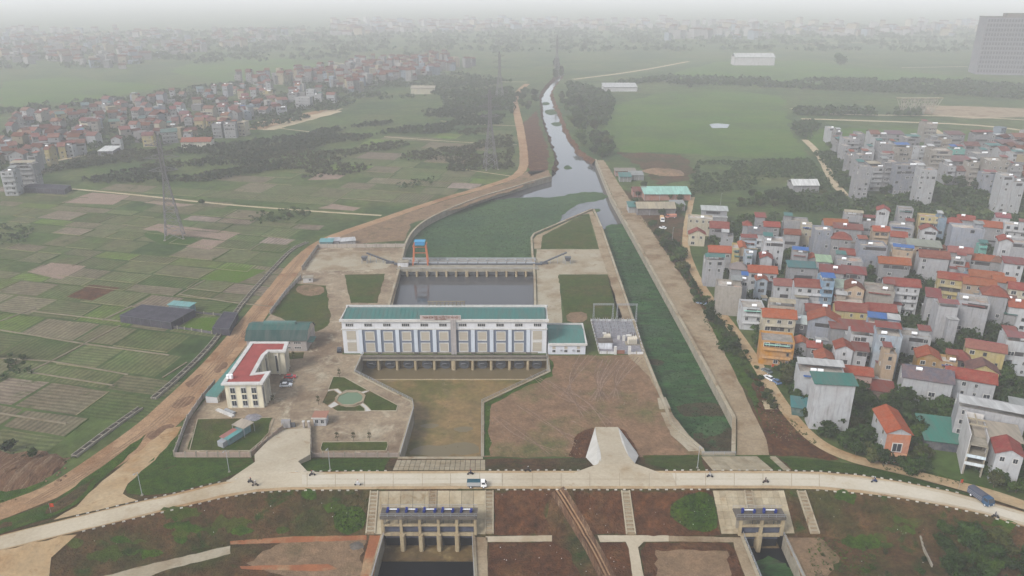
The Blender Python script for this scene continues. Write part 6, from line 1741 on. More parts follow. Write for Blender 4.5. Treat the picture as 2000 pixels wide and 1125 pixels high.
CV = [
 (1368,427,46,3,11,'cream','flat'),(1362,458,30,2,7,'cream','gable_front','red'),(1405,446,34,2,12,'grey','gable','red'),(1396,411,47,2,9,'grey','shed','ltgrey'),(1460,441,15,3,8,'grey','hip','red'),(1478,457,30,3,12,'white','gable','slate'),
 (1486,424,16,4,8,'grey','shed','red'),(1508,443,28,3,9,'grey','gable','red'),(1556,432,44,4,12,'grey','flat'),(1463,470,30,4,9,'ltblue','flat'),(1421,463,22,3,10,'grey','flat'),(1407,493,42,3,10,'grey','gable','orange'),
 (1438,485,13,4,12,'yellow','flat'),(1451,484,11,4,12,'peach','gable_front','orange'),(1464,496,12,4,10,'ltblue','flat'),(1512,472,38,5,12,'white','flat'),(1497,505,21,3,10,'white','gable_front','red'),(1548,458,28,3,9,'grey','gable','redbrown'),
 (1397,508,36,4,10,'ltgrey','flat'),(1443,526,30,3,8,'grey','hip','greybrown'),(1490,533,52,3,10,'white','gable','orange'),(1489,548,20,3,6,'ltblue','gable_front','orange'),
 (1634,441,42,3,12,'grey','gable','orange'),(1667,420,32,4,10,'grey','flat'),(1726,412,20,5,9,'white','gable_front','red'),(1770,408,26,5,9,'grey','flat'),(1702,433,42,3,9,'grey','flat'),(1722,452,28,3,9,'peach','gable','orange'),(1762,440,42,3,10,'grey','flat'),
 (1657,447,48,4,9,'grey','shed','red'),(1610,450,32,5,12,'bluegrey','flat'),(1577,440,20,4,9,'cream','flat'),(1644,467,34,4,9,'grey','hip','red'),(1655,497,24,3,9,'grey','gable','red'),(1707,480,50,5,12,'bluegrey','flat'),(1756,463,26,4,9,'grey','gable','red'),
 (1764,489,34,4,9,'peach','flat'),(1748,516,54,3,10,'grey','gable','orange'),(1588,507,19,3,8,'grey','gable_front','orange'),(1563,494,28,4,9,'grey','flat'),(1610,511,24,4,9,'grey','shed','palegreen'),(1660,510,46,4,10,'ltgrey','flat'),(1568,522,50,3,8,'grey','shed','teal'),
 (1817,423,36,4,9,'yellow','flat'),(1842,426,14,4,10,'blue','flat'),(1862,437,28,3,9,'grey','hip','red'),(1887,430,26,3,9,'grey','gable','red'),(1935,444,38,3,11,'grey','gable','orange'),(1960,425,22,3,8,'white','gable','pinkred'),(1986,440,36,4,10,'white','flat'),
 (1893,446,54,5,12,'bluegrey','flat'),(1815,450,27,3,8,'white','gable_front','red'),(1806,481,54,4,10,'peach','shed','grey'),(1846,492,20,3,8,'peach','gable_front','redbrown'),(1876,494,38,4,9,'grey','gable','pinkred'),(1921,480,14,3,7,'turquoise','flat'),
 (1965,472,20,5,10,'white','gable_front','red'),(1991,474,32,5,10,'ltgrey','flat'),(1826,504,50,4,11,'ltgrey','gable','redbrown'),(1872,507,24,4,8,'ltgrey','flat'),(1919,509,46,3,9,'grey','gable','orangered'),(1950,513,23,3,8,'grey','hip','brown'),(1982,515,30,4,9,'white','shed','red'),(1880,521,19,3,7,'blue','gable','red'),
 (1425,560,47,4,12,'beige','flat'),(1455,548,12,4,8,'ltgrey','flat'),(1472,601,43,3,12,'white','flat'),(1530,558,32,3,9,'white','gable','pinkred'),(1523,621,60,3,10,'cream','gable','orange'),(1520,667,61,3,12,'orange','flat'),(1528,598,46,4,9,'tan','flat'),
 (1582,561,52,4,10,'white','gable','red'),(1618,549,24,5,12,'blue','flat'),(1626,532,40,5,9,'grey','shed','red'),(1668,534,38,5,9,'grey','shed','red'),(1670,566,34,4,10,'peach','gable_front','redbrown'),(1643,561,22,4,9,'white','shed','palegreen'),(1660,590,48,3,8,'tan','flat'),
 (1664,608,56,3,10,'yellow','gable','red'),(1598,609,42,2,9,'grey','gable','red'),(1611,629,56,3,10,'bluegrey','gable_front','orange'),(1567,632,30,2,8,'navy','shed','white'),(1665,643,74,3,9,'grey','shed','red'),(1720,567,50,4,12,'beige','flat'),(1764,559,60,4,10,'white','gable','red'),
 (1722,608,52,3,9,'grey','gable','red'),(1719,625,44,2,8,'white','hip','red'),(1727,637,54,4,11,'ltblue','flat'),(1690,656,49,4,10,'white','flat'),(1650,683,30,3,8,'white','gable_front','red'),(1681,684,24,3,8,'white','shed','red'),(1738,656,44,5,11,'ltblue','flat'),(1740,692,23,4,7,'peach','flat'),
 (1612,705,31,2,9,'white','gable_front','orangered'),(1566,673,25,2,7,'grey','gable_front','orange'),(1591,679,24,2,7,'grey','gable','red'),(1606,729,84,3,12,'white','flat'),(1674,732,54,2,8,'pink','gable','orangered'),(1633,750,74,5,12,'white','shed','teal'),(1573,797,44,1,7,'teal','shed','teal'),(1706,761,66,1,8,'brown','shed','red'),
 (1815,701,38,3,9,'ochre','gable_front','orange'),(1926,684,60,3,9,'yellow','gable','pinkred'),(1921,727,50,2,8,'yellow','gable_front','brown'),(1897,743,78,3,10,'white','gable','red'),(1813,743,82,3,12,'white','gable','slate'),(1996,668,50,4,12,'white','flat'),(1874,703,35,2,8,'grey','hip','red'),(1854,707,28,3,8,'ochre','flat'),(1790,657,52,3,10,'white','flat'),
 (1938,806,104,4,14,'ltgrey','flat'),(1862,546,47,4,9,'yellow','gable','red'),(1927,542,54,3,9,'grey','gable','orange'),(1914,557,52,4,9,'peach','gable','orangered'),(1962,552,34,3,8,'grey','gable','orange'),(1945,578,40,5,10,'grey','hip','red'),(1904,590,48,5,12,'ltgrey','flat'),(1853,600,34,5,11,'ltgrey','flat'),(1824,580,20,4,10,'ltgrey','shed','red'),
 (1940,621,28,2,8,'white','hip','red'),(1994,601,36,4,9,'white','gable','orange'),(1992,566,32,4,9,'cream','gable','red'),(1970,592,26,4,9,'grey','shed','redbrown'),(1757,847,43,3,15,'white','gable_front','orange'),(1842,862,58,1,12,'navy','shed','teal'),(1973,889,42,3,10,'white','gable_front','red'),(1951,857,72,3,10,'ltgrey','shed','tan'),
]
HAND = {(1520,667):'bright orange three-storey house with flat roof on the village lane', (1523,621):'cream villa with orange tiled roof behind the bright orange house', (1633,750):'tall blank white house with teal metal roof among trees',
        (1757,847):'white villa with bright orange tiled roof and brick front beside the dike', (1842,862):'low dark shed with wide teal roof next to the orange-roofed villa', (1813,743):'white house with slate-blue pitched roof above dark trees', (1897,743):'white house with long red roof beside the slate-blue roofed house',
        (1938,806):'large light grey flat-roofed block behind the half-built house', (1973,889):'white house with red front gable at the lower picture edge', (1926,684):'yellow three-storey house with pinkish red roof', (1472,601):'white flat-roofed house with slotted windows beside the village lane',
        (1618,549):'narrow blue five-storey house amid red roofs', (1606,729):'long white house with brown terrace behind the teal-roofed tall house', (1573,797):'low teal shop with yellow sign band by the village lane', (1425,560):'bare beige concrete block facing the village lane', (1512,472):'ornate white five-storey house with stepped balconies',
        (1726,412):'slim white tower house with red gable at the village back edge', (1817,423):'yellow flat-roofed house with dark slit windows at village back', (1921,480):'tiny turquoise rooftop house among grey walls', (1893,446):'big blank blue-grey five-storey wall house at village back'}
for t in CV:
    u, v, w, st, dep, wall, kind = t[:7]
    rc_ = t[7] if len(t) > 7 else None
    rn = random.Random(u * 31 + v)
    blank = {(1633,750): .0, (1904,590): .18, (1853,600): .18, (1707,480): .2, (1425,560): .0, (1720,567): .05, (1893,446): .08, (1520,667): .55, (1606,729): .05, (1813,743): .25, (1573,797): 0, (1842,862): 0, (1706,761): 0}.get((u, v), .75 if wall in ('white', 'cream', 'yellow', 'peach', 'ltblue', 'blue', 'ochre') else .32)
    rot = {(1633, 750): -7, (1757, 847): -8, (1842, 862): -14, (1973, 889): -22}.get((u, v), -9 - (u - 1350) / 650 * 13 + rn.uniform(-5, 5))
    dp = {(1633, 750): 5.5, (1757, 847): 13, (1938, 806): 9, (1842, 862): 12, (1606, 729): 7}.get((u, v), max(5.0, dep * .74))
    house(u, v, w, st, dp, wall, kind, rc_, rot, HAND.get((u, v)), win=blank, rnd=rn)
# details on single houses
def last(u, v):
    i = [k for k, t in enumerate(CV) if (t[0], t[1]) == (u, v)][0]
    return houses[i][0]
o = last(1573, 797)
M['yellow_sign'] = material('yellow_sign', (0.62, 0.50, 0.06), fine_amt=.1)
UB['yellow_sign'] = unit_box().mesh('block_sign', M['yellow_sign'])
bx('sign_board', o, -.5, 4.0, -.9, -.75, 2.8, 3.6, 'yellow_sign')
o = last(1757, 847)
bx('balcony', o, -2.6, 2.6, -1.6, -.03, 3.1, 3.4, 'plaster', (0.50, 0.22, 0.09)); bx('balcony_rail', o, -2.6, 2.6, -1.6, -1.45, 3.4, 4.2, 'plaster', (0.50, 0.22, 0.09))
bx('brick_front', o, -3.3, 3.3, -.14, -.025, 0, 9.6, 'plaster', (0.36, 0.12, 0.05))
for x in (-2.4, 2.4): bx('porch_column', o, x - .2, x + .2, -1.5, -1.1, 0, 3.1, 'white')
add('window', WIN, o, (0, -.16, 4.0), 0, (2.4, 1, 2.6)); add('window', WIN, o, (0, -.16, .6), 0, (2.0, 1, 2.2))
# half-built house at the bend
p = G(1897, 930); hb = empty('house', (p[0], p[1], 0), R(-23), 'half-built narrow concrete house open to the sky near the dike bend', 'house')
for z in range(3):
    bx('floor_slab', hb, -2.4, 2.4, .4, 14, 3.3 * (z + 1) - .2, 3.3 * (z + 1), 'concrete')
    for y in (.5, 4.8, 9.2, 13.6):
        for x in (-2.2, 2.2): bx('column', hb, x - .2, x + .2, y - .2, y + .2, 3.3 * z, 3.3 * (z + 1) - .2, 'concrete')
bx('side_wall', hb, -2.62, -2.42, .2, 14, 0, 13.2, 'plaster', (0.46, 0.45, 0.44)); bx('side_wall', hb, 2.42, 2.62, 3, 14, 0, 11.5, 'plaster', (0.46, 0.45, 0.44)); bx('back_wall', hb, -2.4, 2.4, 14, 14.2, 0, 13.0, 'plaster', (0.46, 0.44, 0.42))
for y in (7, 10.5): bx('roof_beam', hb, -2.4, 2.4, y, y + .35, 12.6, 12.95, 'platform')
bx('roof_beam', hb, -.15, .15, 7.4, 14, 12.6, 12.94, 'platform')
bx('front_panel', hb, -2.4, 2.4, .1, .3, 3.4, 4.3, 'plaster', (0.55, 0.60, 0.62)); bx('front_arch', hb, -2.4, 2.4, .1, .3, 5.9, 6.8, 'plaster', (0.50, 0.58, 0.62))
hb['group'] = 'houses in the canal village'

# sheds and yards beyond the canal
def shed(u, v, wpx, dep, h, rcol, label, wall=(0.25, 0.2, 0.17), rot=0, kind='shed', name='shed'):
    x, y = G(u, v, h); w = wpx * depth_at(y, h) / FPX
    o = empty(name, (x, y, 0), R(rot), label, 'shed')
    b = MB(); b.box(-w / 2, w / 2, 0.6, dep, 0, h - .05); b.build('wall', M['plaster'], o, color=wall)
    b = MB(); roof_faces(b, kind, w, dep, h, .5, .12 * dep if kind == 'shed' else .25 * dep, .12); b.build('roof', M['metal_roof'], o, color=ROOFS[rcol])
    for i in range(4): bx('post', o, -w / 2 + i * w / 3 - .1, -w / 2 + i * w / 3 + .1, -.1, .1, 0, h - .1, 'galv')
    return o
shed(1304, 379, 90, 14, 4.5, 'ltteal', 'long mint-green metal shed beyond the canal', (0.28, 0.13, 0.09))
shed(1282, 407, 74, 11, 4.5, 'tan', 'long dusty tan shed facing the parked lorry yard', (0.10, 0.09, 0.09), kind='gable')
shed(1222, 345, 22, 9, 4, 'teal', 'small teal shed at the canal corner of the sheds', (0.15, 0.16, 0.15))
shed(1244, 342, 26, 9, 4, 'grey', 'grey-blue shed next to the small teal canal shed', (0.15, 0.16, 0.16))
shed(1222, 334, 40, 7, 4, 'greybrown', 'narrow brown-roofed shed at the far end of the sheds', (0.25, 0.14, 0.11))
shed(1250, 374, 26, 9, 4, 'redbrown', 'open red-brown brick shed left of the mint-green shed', (0.25, 0.10, 0.07), kind='gable')
shed(1236, 404, 15, 9, 4, 'teal', 'tiny teal lean-to at the end of the tan shed', (0.3, 0.3, 0.3))
shed(1325, 400, 26, 8, 4, 'grey', 'grey lean-to at the lane end of the tan shed', (0.12, 0.1, 0.1))
shed(1575, 362, 50, 12, 5, 'white', 'white-edged steel frame shed by the far straight lane', (0.2, 0.2, 0.2), kind='gable')
shed(1212, 170, 66, 24, 6, 'ltgrey', 'far pale long shed right of the river', (0.35, 0.35, 0.35))
shed(1475, 112, 78, 26, 14, 'ltgrey', 'far white institutional block beyond the meadow', (0.36, 0.35, 0.35), kind='gable')
shed(205, 295, 28, 14, 4, 'white', 'bright white canopy at the edge of the scrubland', (0.1, 0.1, 0.12))
shed(382, 277, 56, 12, 5.5, 'orangered', 'long low orange-roofed school block at the far village edge', (0.5, 0.48, 0.38), 6, 'gable')
shed(825, 172, 46, 14, 8, 'tan', 'far long cream block right of the distant village', (0.36, 0.33, 0.24))
# parked lorries in that yard
truck(1293, 432, R(175), 'white-cabbed lorry parked in the yard of the tan shed', (0.7, 0.7, 0.7), (0.5, 0.3, 0.12), (0.45, 0.28, 0.14), big=1.3)
truck(1310, 426, R(95), 'red lorry parked beside the white-cabbed lorry', (0.35, 0.12, 0.08), (0.4, 0.15, 0.1), (0.42, 0.2, 0.14), big=1.2)

# apartment-like tube houses of the middle cluster
MC = [(1624,250,13,4,'white'),(1639,258,13,4,'grey'),(1667,272,26,5,'ltgrey'),(1683,262,14,5,'grey'),(1690,302,27,6,'grey'),(1665,304,14,5,'grey'),(1692,325,21,7,'ltgrey'),(1715,327,23,5,'white'),(1730,281,28,5,'grey'),(1752,282,14,5,'white'),(1770,289,27,6,'beige'),(1745,318,32,6,'grey'),
      (1772,323,38,6,'bluegrey'),(1806,289,20,5,'white'),(1840,294,39,6,'beige'),(1815,332,31,7,'white'),(1890,334,40,3,'ltgrey','gable','red'),(1870,263,30,5,'grey','shed','red'),(1925,263,40,5,'grey'),(1819,242,24,5,'beige'),(1952,314,40,6,'beige'),(1971,344,20,7,'white'),(1992,356,22,6,'white'),(1710,262,16,4,'white','gable','red'),
      (1702,292,14,4,'white'),(1750,262,30,3,'ltgrey','shed','pinkred'),(1785,270,26,4,'grey'),(1850,272,20,4,'tan'),(1900,285,26,4,'grey','gable','redbrown'),(1875,292,22,4,'turquoise','flat'),(1920,300,30,4,'grey'),(1945,288,26,4,'ltgrey'),(1975,282,30,4,'grey','shed','red'),(1990,300,24,4,'white'),(1985,325,26,5,'grey'),(1935,340,22,4,'bluegrey'),(1880,315,40,3,'grey','shed','pinkred'),
      (1960,268,24,3,'ltgrey'),(1995,268,24,3,'grey','gable','orange'),(1860,325,16,4,'ltgrey'),(1905,318,18,5,'beige'),(1735,303,20,5,'ltgrey'),(1798,318,18,5,'grey'),(1965,295,16,4,'white','gable','red'),(1655,285,12,4,'ltgrey'),(1642,275,12,3,'grey'),(1725,262,16,4,'grey'),(1830,275,18,4,'grey')]
for t in MC:
    u, v, w, st, wall = t[:5]
    kind, rc_ = (t[5], t[6] if len(t) > 6 else None) if len(t) > 5 else ('flat', None)
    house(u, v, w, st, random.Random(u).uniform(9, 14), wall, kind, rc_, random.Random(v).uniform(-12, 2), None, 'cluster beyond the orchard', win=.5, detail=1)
# far village on the left
LV = [(41,322,42,5,'grey','flat'),(12,335,24,5,'white','flat'),(30,302,26,4,'ltgrey','gable_front','orange'),(69,290,12,4,'white','gable_front','red'),(90,292,9,4,'yellow','gable','red'),(60,305,16,4,'grey','flat'),(119,286,11,3,'yellow','gable','orangered'),(132,284,16,3,'white','flat'),(153,280,20,3,'ltgrey','gable','red'),
      (225,272,16,3,'white','gable_front','red'),(287,265,20,3,'yellow','gable','red'),(405,212,20,3,'cream','gable','red'),(447,242,22,4,'grey','flat'),(422,242,18,4,'grey','flat'),(470,238,14,4,'cream','flat'),(365,262,14,3,'white','flat'),(330,258,26,3,'grey','gable','teal'),(165,236,24,3,'cream','gable','red'),(180,233,16,3,'ltblue','flat'),(110,222,32,2,'cream','gable','orangered'),
      (590,190,30,4,'ltgrey','flat'),(605,175,16,4,'white','flat'),(570,182,18,4,'grey','flat'),(645,185,16,3,'white','gable','red'),(530,192,14,3,'yellow','gable','orangered'),(620,185,14,3,'ltgrey','flat'),(550,210,18,3,'bluegrey','flat')]
for t in LV:
    u, v, w, st, wall, kind = t[:6]
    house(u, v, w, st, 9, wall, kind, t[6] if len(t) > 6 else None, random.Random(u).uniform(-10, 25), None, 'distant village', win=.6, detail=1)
LREG = [(0, 262), (90, 225), (180, 212), (330, 192), (430, 178), (560, 172), (630, 180), (600, 205), (540, 228), (470, 240), (420, 262), (330, 262), (250, 282), (150, 292), (60, 315), (0, 330)]
rl_ = random.Random(5)
pts_ = [(h[7], h[8]) for h in houses]
cnt = 0
LW = [G(u, v) for u, v in LREG]
wallp = [('white', 4), ('grey', 4), ('ltgrey', 4), ('cream', 2), ('yellow', 1), ('peach', 1), ('bluegrey', 2), ('beige', 2), ('pink', 1)]
roofp = [('flat', None)] * 3 + [('gable', 'red')] * 4 + [('gable', 'orangered')] * 3 + [('hip', 'red'), ('gable', 'redbrown'), ('shed', 'teal'), ('gable_front', 'red'), ('gable', 'pinkred')]
tries = 0
NMAX = 300 - len(houses) - 1
while cnt < NMAX and tries < 20000:
    tries += 1
    u, v = rl_.uniform(0, 640), rl_.uniform(172, 335)
    if not inside((u, v), LREG): continue
    x, y = G(u, v)
    if y > 1150 or any((x - a) ** 2 + (y - c) ** 2 < 100 for a, c in pts_): continue
    pts_.append((x, y)); cnt += 1
    k, rc_ = rl_.choice(roofp)
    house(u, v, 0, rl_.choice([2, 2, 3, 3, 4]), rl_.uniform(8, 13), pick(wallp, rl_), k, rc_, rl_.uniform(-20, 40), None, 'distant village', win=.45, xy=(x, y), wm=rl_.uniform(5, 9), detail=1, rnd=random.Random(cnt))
# labels: what it looks like, then which of its look-alikes it is, counted from the pump house
from collections import defaultdict
byd = defaultdict(list)
GRP = {'canal village': 'houses in the canal village', 'cluster beyond the orchard': 'tube houses in the cluster beyond the orchard', 'distant village': 'houses in the distant village'}
for (o, wall, st, kind, rc_, zone, label, x, y) in houses:
    o['group'] = GRP[zone]
    if label: o['label'] = label; continue
    wn_ = WNAME.get(wall, wall)
    rn_ = 'flat roof' if kind == 'flat' else RNAME.get(rc_, rc_) + ' ' + TNAME[kind] + ' roof'
    z_ = {'canal village': 'canal village', 'cluster beyond the orchard': 'orchard cluster', 'distant village': 'far village'}[zone]
    byd[(f'{wn_} {NUM[st]}-storey house, {rn_}, {z_}', zone)].append((math.hypot(x - PCX, y - PY), o))
for (d_, z_), lst in byd.items():
    lst.sort(key=lambda t: t[0])
    for i, (_, o) in enumerate(lst):
        o['label'] = d_ if len(lst) == 1 else d_ + ', ' + ordinal(i) + ' such from pump house'
# ------------------------------------------------------------------ trees
def crown_mesh(seed, n, r, h, leaf, mat, squash=1.0):
    """leaf clumps spread through a lumpy crown"""
    rg = np.random.default_rng(seed)
    nl = 7
    lob = np.stack([rg.uniform(-.55, .55, nl) * r, rg.uniform(-.55, .55, nl) * r, rg.uniform(.35, .8, nl) * h], 1)
    lr = rg.uniform(.42, .68, nl) * r
    k = rg.integers(0, nl, n)
    d = rg.normal(size=(n, 3)); d /= np.linalg.norm(d, axis=1)[:, None]
    rad = lr[k] * rg.uniform(.55, 1.08, n)
    c = lob[k] + d * rad[:, None] * np.array([1, 1, .8 * squash])
    nrm = d + rg.normal(size=(n, 3)) * .55
    nrm /= np.linalg.norm(nrm, axis=1)[:, None]
    t = np.cross(nrm, rg.normal(size=(n, 3))); t /= np.linalg.norm(t, axis=1)[:, None]
    b2 = np.cross(nrm, t)
    s = (leaf * rg.uniform(.6, 1.3, n))[:, None]
    v = np.empty((n, 5, 3))
    for i, a in enumerate(np.linspace(0, 2 * np.pi, 5, endpoint=False)):
        rr_ = rg.uniform(.6, 1.1, n)[:, None]
        v[:, i] = c + (t * math.cos(a) + b2 * math.sin(a)) * s * rr_ + nrm * s * (.22 if i % 2 else -.12)
    me = bpy.data.meshes.new('crown')
    me.from_pydata(v.reshape(-1, 3).tolist(), [], [tuple(range(5 * i, 5 * i + 5)) for i in range(n)])
    me.materials.append(mat)
    return me
def trunk_mesh(seed, h, r):
    b = MB(); rg = random.Random(seed)
    p = Vector((0, 0, -.3)); q = Vector((rg.uniform(-.2, .2), rg.uniform(-.2, .2), h * .4))
    b.tube(p, q, r, 7, r * .7)
    for i in range(5):
        a = 2 * math.pi * i / 5 + rg.uniform(-.4, .4)
        e = q + Vector((math.cos(a) * h * .28, math.sin(a) * h * .28, h * rg.uniform(.2, .4)))
        b.tube(q, e, r * .5, 5, r * .15)
    return b.mesh('trunk', M['bark'])
TREES = [(trunk_mesh(i, 7, .22), crown_mesh(i, 520, 3.2, 7.0, .55, M[['leaf', 'leaf2', 'leaf3'][i % 3]])) for i in range(6)]
TALL = [(trunk_mesh(20 + i, 11, .28), crown_mesh(20 + i, 600, 2.8, 11.0, .62, M[['leaf', 'leaf3', 'leaf2'][i % 3]], 1.3)) for i in range(3)]
ROUND = [(trunk_mesh(30 + i, 8, .3), crown_mesh(30 + i, 700, 4.4, 8.5, .6, M['leaf'])) for i in range(2)]
SHRUB = [(trunk_mesh(40 + i, 2.2, .08), crown_mesh(40 + i, 220, 1.3, 2.0, .32, M[['leaf2', 'leaf', 'leaf3'][i % 3]])) for i in range(3)]
M['leaf_weed'] = leaf_material('leaf_hyacinth', (0.072, 0.122, 0.056), (0.090, 0.140, 0.062))
M['leaf_weed2'] = leaf_material('leaf_canal', (0.032, 0.080, 0.028), (0.052, 0.108, 0.036))
trees = []
def tree(u, v, size=1.0, kind=None, zone='', xy=None, rnd=None):
    rn = rnd or random.Random(int(u * 17 + v * 5))
    p = xy or GT(u, v)
    lst = {'tall': TALL, 'round': ROUND, 'shrub': SHRUB}.get(kind, TREES)
    i = rn.randrange(len(lst))
    tm, cm = lst[i]
    o = empty('shrub' if kind == 'shrub' else 'tree', (p[0], p[1], terrain(*p)), rn.uniform(0, 6.28))
    s = size * rn.uniform(.88, 1.12)
    o.scale = (s * rn.uniform(.9, 1.15), s * rn.uniform(.9, 1.15), s)
    add('trunk', tm, o); add('crown', cm, o)
    o['category'] = 'shrub' if kind == 'shrub' else 'tree'
    col = {'leaf_dark': 'dark green', 'leaf_mid': 'fresh green', 'leaf_olive': 'olive green'}[cm.materials[0].name]
    shp = {'tall': 'tall narrow tree', 'round': 'broad round tree', 'shrub': 'low bush'}.get(kind, 'bushy tree')
    trees.append((o, f'{col} {shp}', zone, p))
    return o
ZONES = {'lane': 'beside the village lane', 'villa': 'near the orange-roofed villa', 'yards': 'between the canal village houses', 'canal': 'behind the canal walk', 'river': 'on the river bank', 'sheds': 'among the sheds beyond the canal', 'cluster': 'around the orchard cluster', 'dike': 'on the weedy dike slope', 'compound': 'inside the pump compound', 'farvill': 'in the far village', 'fields': 'in the crop fields', 'back': 'on the plain behind the canal village'}
def scatter(poly, n, zone, smin, smax, kinds=(None,), seed=1, mind=3.5, avoid=True):
    rn = random.Random(seed); w = poly; us = [p[0] for p in w]; vs_ = [p[1] for p in w]; got = 0; tr = 0; pl = []
    while got < n and tr < 4000:
        tr += 1
        u, v = rn.uniform(min(us), max(us)), rn.uniform(min(vs_), max(vs_))
        if not inside((u, v), w): continue
        p = GT(u, v)
        if any(math.dist(p, q) < mind for q in pl): continue
        pl.append(p); got += 1
        tree(u, v, rn.uniform(smin, smax), rn.choice(kinds), zone, rnd=rn)
# along the lane and round the villa
scatter([(1520, 745), (1560, 725), (1590, 800), (1700, 850), (1735, 895), (1680, 895), (1600, 850), (1555, 800)], 22, 'lane', .55, .85, (None, None, 'round'), 1)
scatter([(1660, 780), (1720, 790), (1790, 790), (1880, 800), (1860, 815), (1800, 812), (1700, 830)], 17, 'villa', .6, .9, (None, 'round'), 2)
scatter([(1700, 890), (1745, 905), (1790, 900), (1800, 925), (1760, 922), (1700, 905)], 8, 'villa', .5, .75, (None, 'round'), 3, 3)
scatter([(1785, 850), (1802, 845), (1812, 905), (1785, 905)], 4, 'villa', .6, .85, ('round', None), 4, 3)
scatter([(1925, 905), (1960, 925), (1985, 965), (1940, 955), (1915, 930)], 7, 'villa', .5, .75, (None, 'round'), 5, 3)
scatter([(1485, 640), (1500, 640), (1495, 700), (1470, 690)], 4, 'lane', .6, .8, (None,), 6, 3)
scatter([(1690, 540), (1720, 530), (1735, 560), (1700, 570)], 4, 'yards', .7, .95, (None,), 7, 3)
scatter([(1770, 545), (1815, 550), (1830, 640), (1870, 655), (1900, 665), (1890, 690), (1830, 675), (1800, 620)], 15, 'yards', .65, .9, (None, 'round'), 8, 4)
scatter([(1930, 640), (1990, 640), (1990, 660), (1960, 720), (1955, 770), (1990, 830), (1960, 780), (1950, 660)], 14, 'yards', .65, .95, (None, 'round'), 9, 4)
scatter([(1470, 520), (1480, 500), (1500, 510), (1475, 545)], 3, 'yards', .6, .8, (None,), 10, 3)
for u, v in ((1560, 650), (1612, 690), (1580, 720), (1690, 720), (1705, 700), (1722, 745), (1740, 770), (1600, 600), (1545, 590), (1640, 725), (1760, 690), (1560, 700), (1775, 640), (1855, 470), (1865, 460), (1612, 500), (1690, 470), (1630, 480), (1830, 530), (1745, 540)):
    tree(u, v, random.Random(u).uniform(.5, .75), None, 'yards')
rv = random.Random(77)
VPOLY = [(1400, 470), (1480, 430), (1640, 430), (1990, 440), (1995, 780), (1860, 760), (1700, 740), (1560, 700), (1480, 600)]
hp_ = [(h[7], h[8]) for h in houses]; got = 0; tr_ = 0
while got < 44 and tr_ < 5000:
    tr_ += 1
    u, v = rv.uniform(1400, 1995), rv.uniform(430, 780)
    if not inside((u, v), VPOLY): continue
    p = G(u, v)
    if any(abs(p[0] - a) < 4.5 and -2.5 < p[1] - c < 11 for a, c in hp_): continue
    got += 1
    tree(u, v, rv.uniform(.45, .95), rv.choice([None, None, 'round', 'tall']), 'yards', rnd=rv)
# behind the canal walk
scatter([(1262, 430), (1300, 440), (1330, 480), (1345, 530), (1370, 575), (1400, 625), (1440, 690), (1425, 690), (1380, 620), (1330, 545), (1285, 478)], 30, 'canal', .45, .8, (None, 'shrub', 'round'), 11, 4)
scatter([(1390, 620), (1440, 650), (1480, 720), (1530, 800), (1500, 800), (1440, 710)], 22, 'canal', .8, 1.3, ('shrub',), 12, 3)
scatter([(1225, 380), (1245, 360), (1300, 390), (1340, 380), (1345, 420), (1320, 430), (1260, 425)], 8, 'sheds', .5, .8, (None,), 13, 6)
# river banks
scatter([(1085, 170), (1100, 165), (1130, 210), (1150, 240), (1190, 280), (1195, 310), (1170, 310), (1140, 290), (1110, 240), (1095, 205)], 30, 'river', .8, 1.2, (None, 'tall', 'round'), 14, 7)
scatter([(1012, 180), (1045, 178), (1052, 200), (1045, 225), (1018, 215)], 10, 'river', .8, 1.1, (None, 'round'), 15, 8)
scatter([(1080, 135), (1100, 130), (1098, 165), (1083, 160)], 5, 'river', 1.4, 1.9, ('tall',), 16, 8)
scatter([(1130, 200), (1142, 195), (1142, 225), (1130, 225)], 2, 'river', 1.0, 1.3, ('tall',), 17, 8)
# trees round the tube-house cluster and behind the village
scatter([(1610, 270), (1650, 290), (1680, 360), (1700, 378), (1660, 380), (1630, 330)], 9, 'cluster', .7, 1.0, (None,), 18, 7)
scatter([(1700, 365), (1730, 370), (1800, 375), (1880, 340), (1960, 350), (1960, 375), (1720, 380)], 16, 'cluster', .8, 1.15, (None, 'round'), 19, 7)
scatter([(1440, 400), (1560, 410), (1640, 405), (1760, 395), (1900, 408), (1990, 405), (1990, 390), (1700, 386), (1440, 380)], 26, 'back', .6, 1.0, (None, 'round'), 20, 8)
# weedy dike slope, lower right
scatter([(1830, 1040), (1900, 1050), (2010, 1080), (2010, 1160), (1830, 1160), (1840, 1080)], 26, 'dike', .42, .7, (None, 'round'), 21, 2.5)
scatter([(1600, 1060), (1800, 1080), (1820, 1130), (1600, 1130)], 10, 'dike', .35, .7, ('shrub',), 22, 2)
# fields
for u, v, s, k in ((20, 882, .5, 'round'), (65, 895, .45, None), (-5, 700, .5, None), (20, 712, .45, None), (45, 705, .4, None), (0, 470, .6, None), (25, 465, .55, None), (45, 460, .5, None), (565, 425, .5, None), (590, 420, .5, None), (545, 430, .45, None), (395, 400, .7, None), (1640, 128, 2.4, 'round'), (1345, 172, 1.6, 'round'), (820, 262, 1.2, None), (890, 190, 1.3, 'round')):
    tree(u, v, s, k, 'fields')
scatter([(30, 250), (250, 215), (450, 190), (560, 200), (330, 255), (120, 285)], 10, 'farvill', .7, 1.0, (None, 'round'), 23, 14)
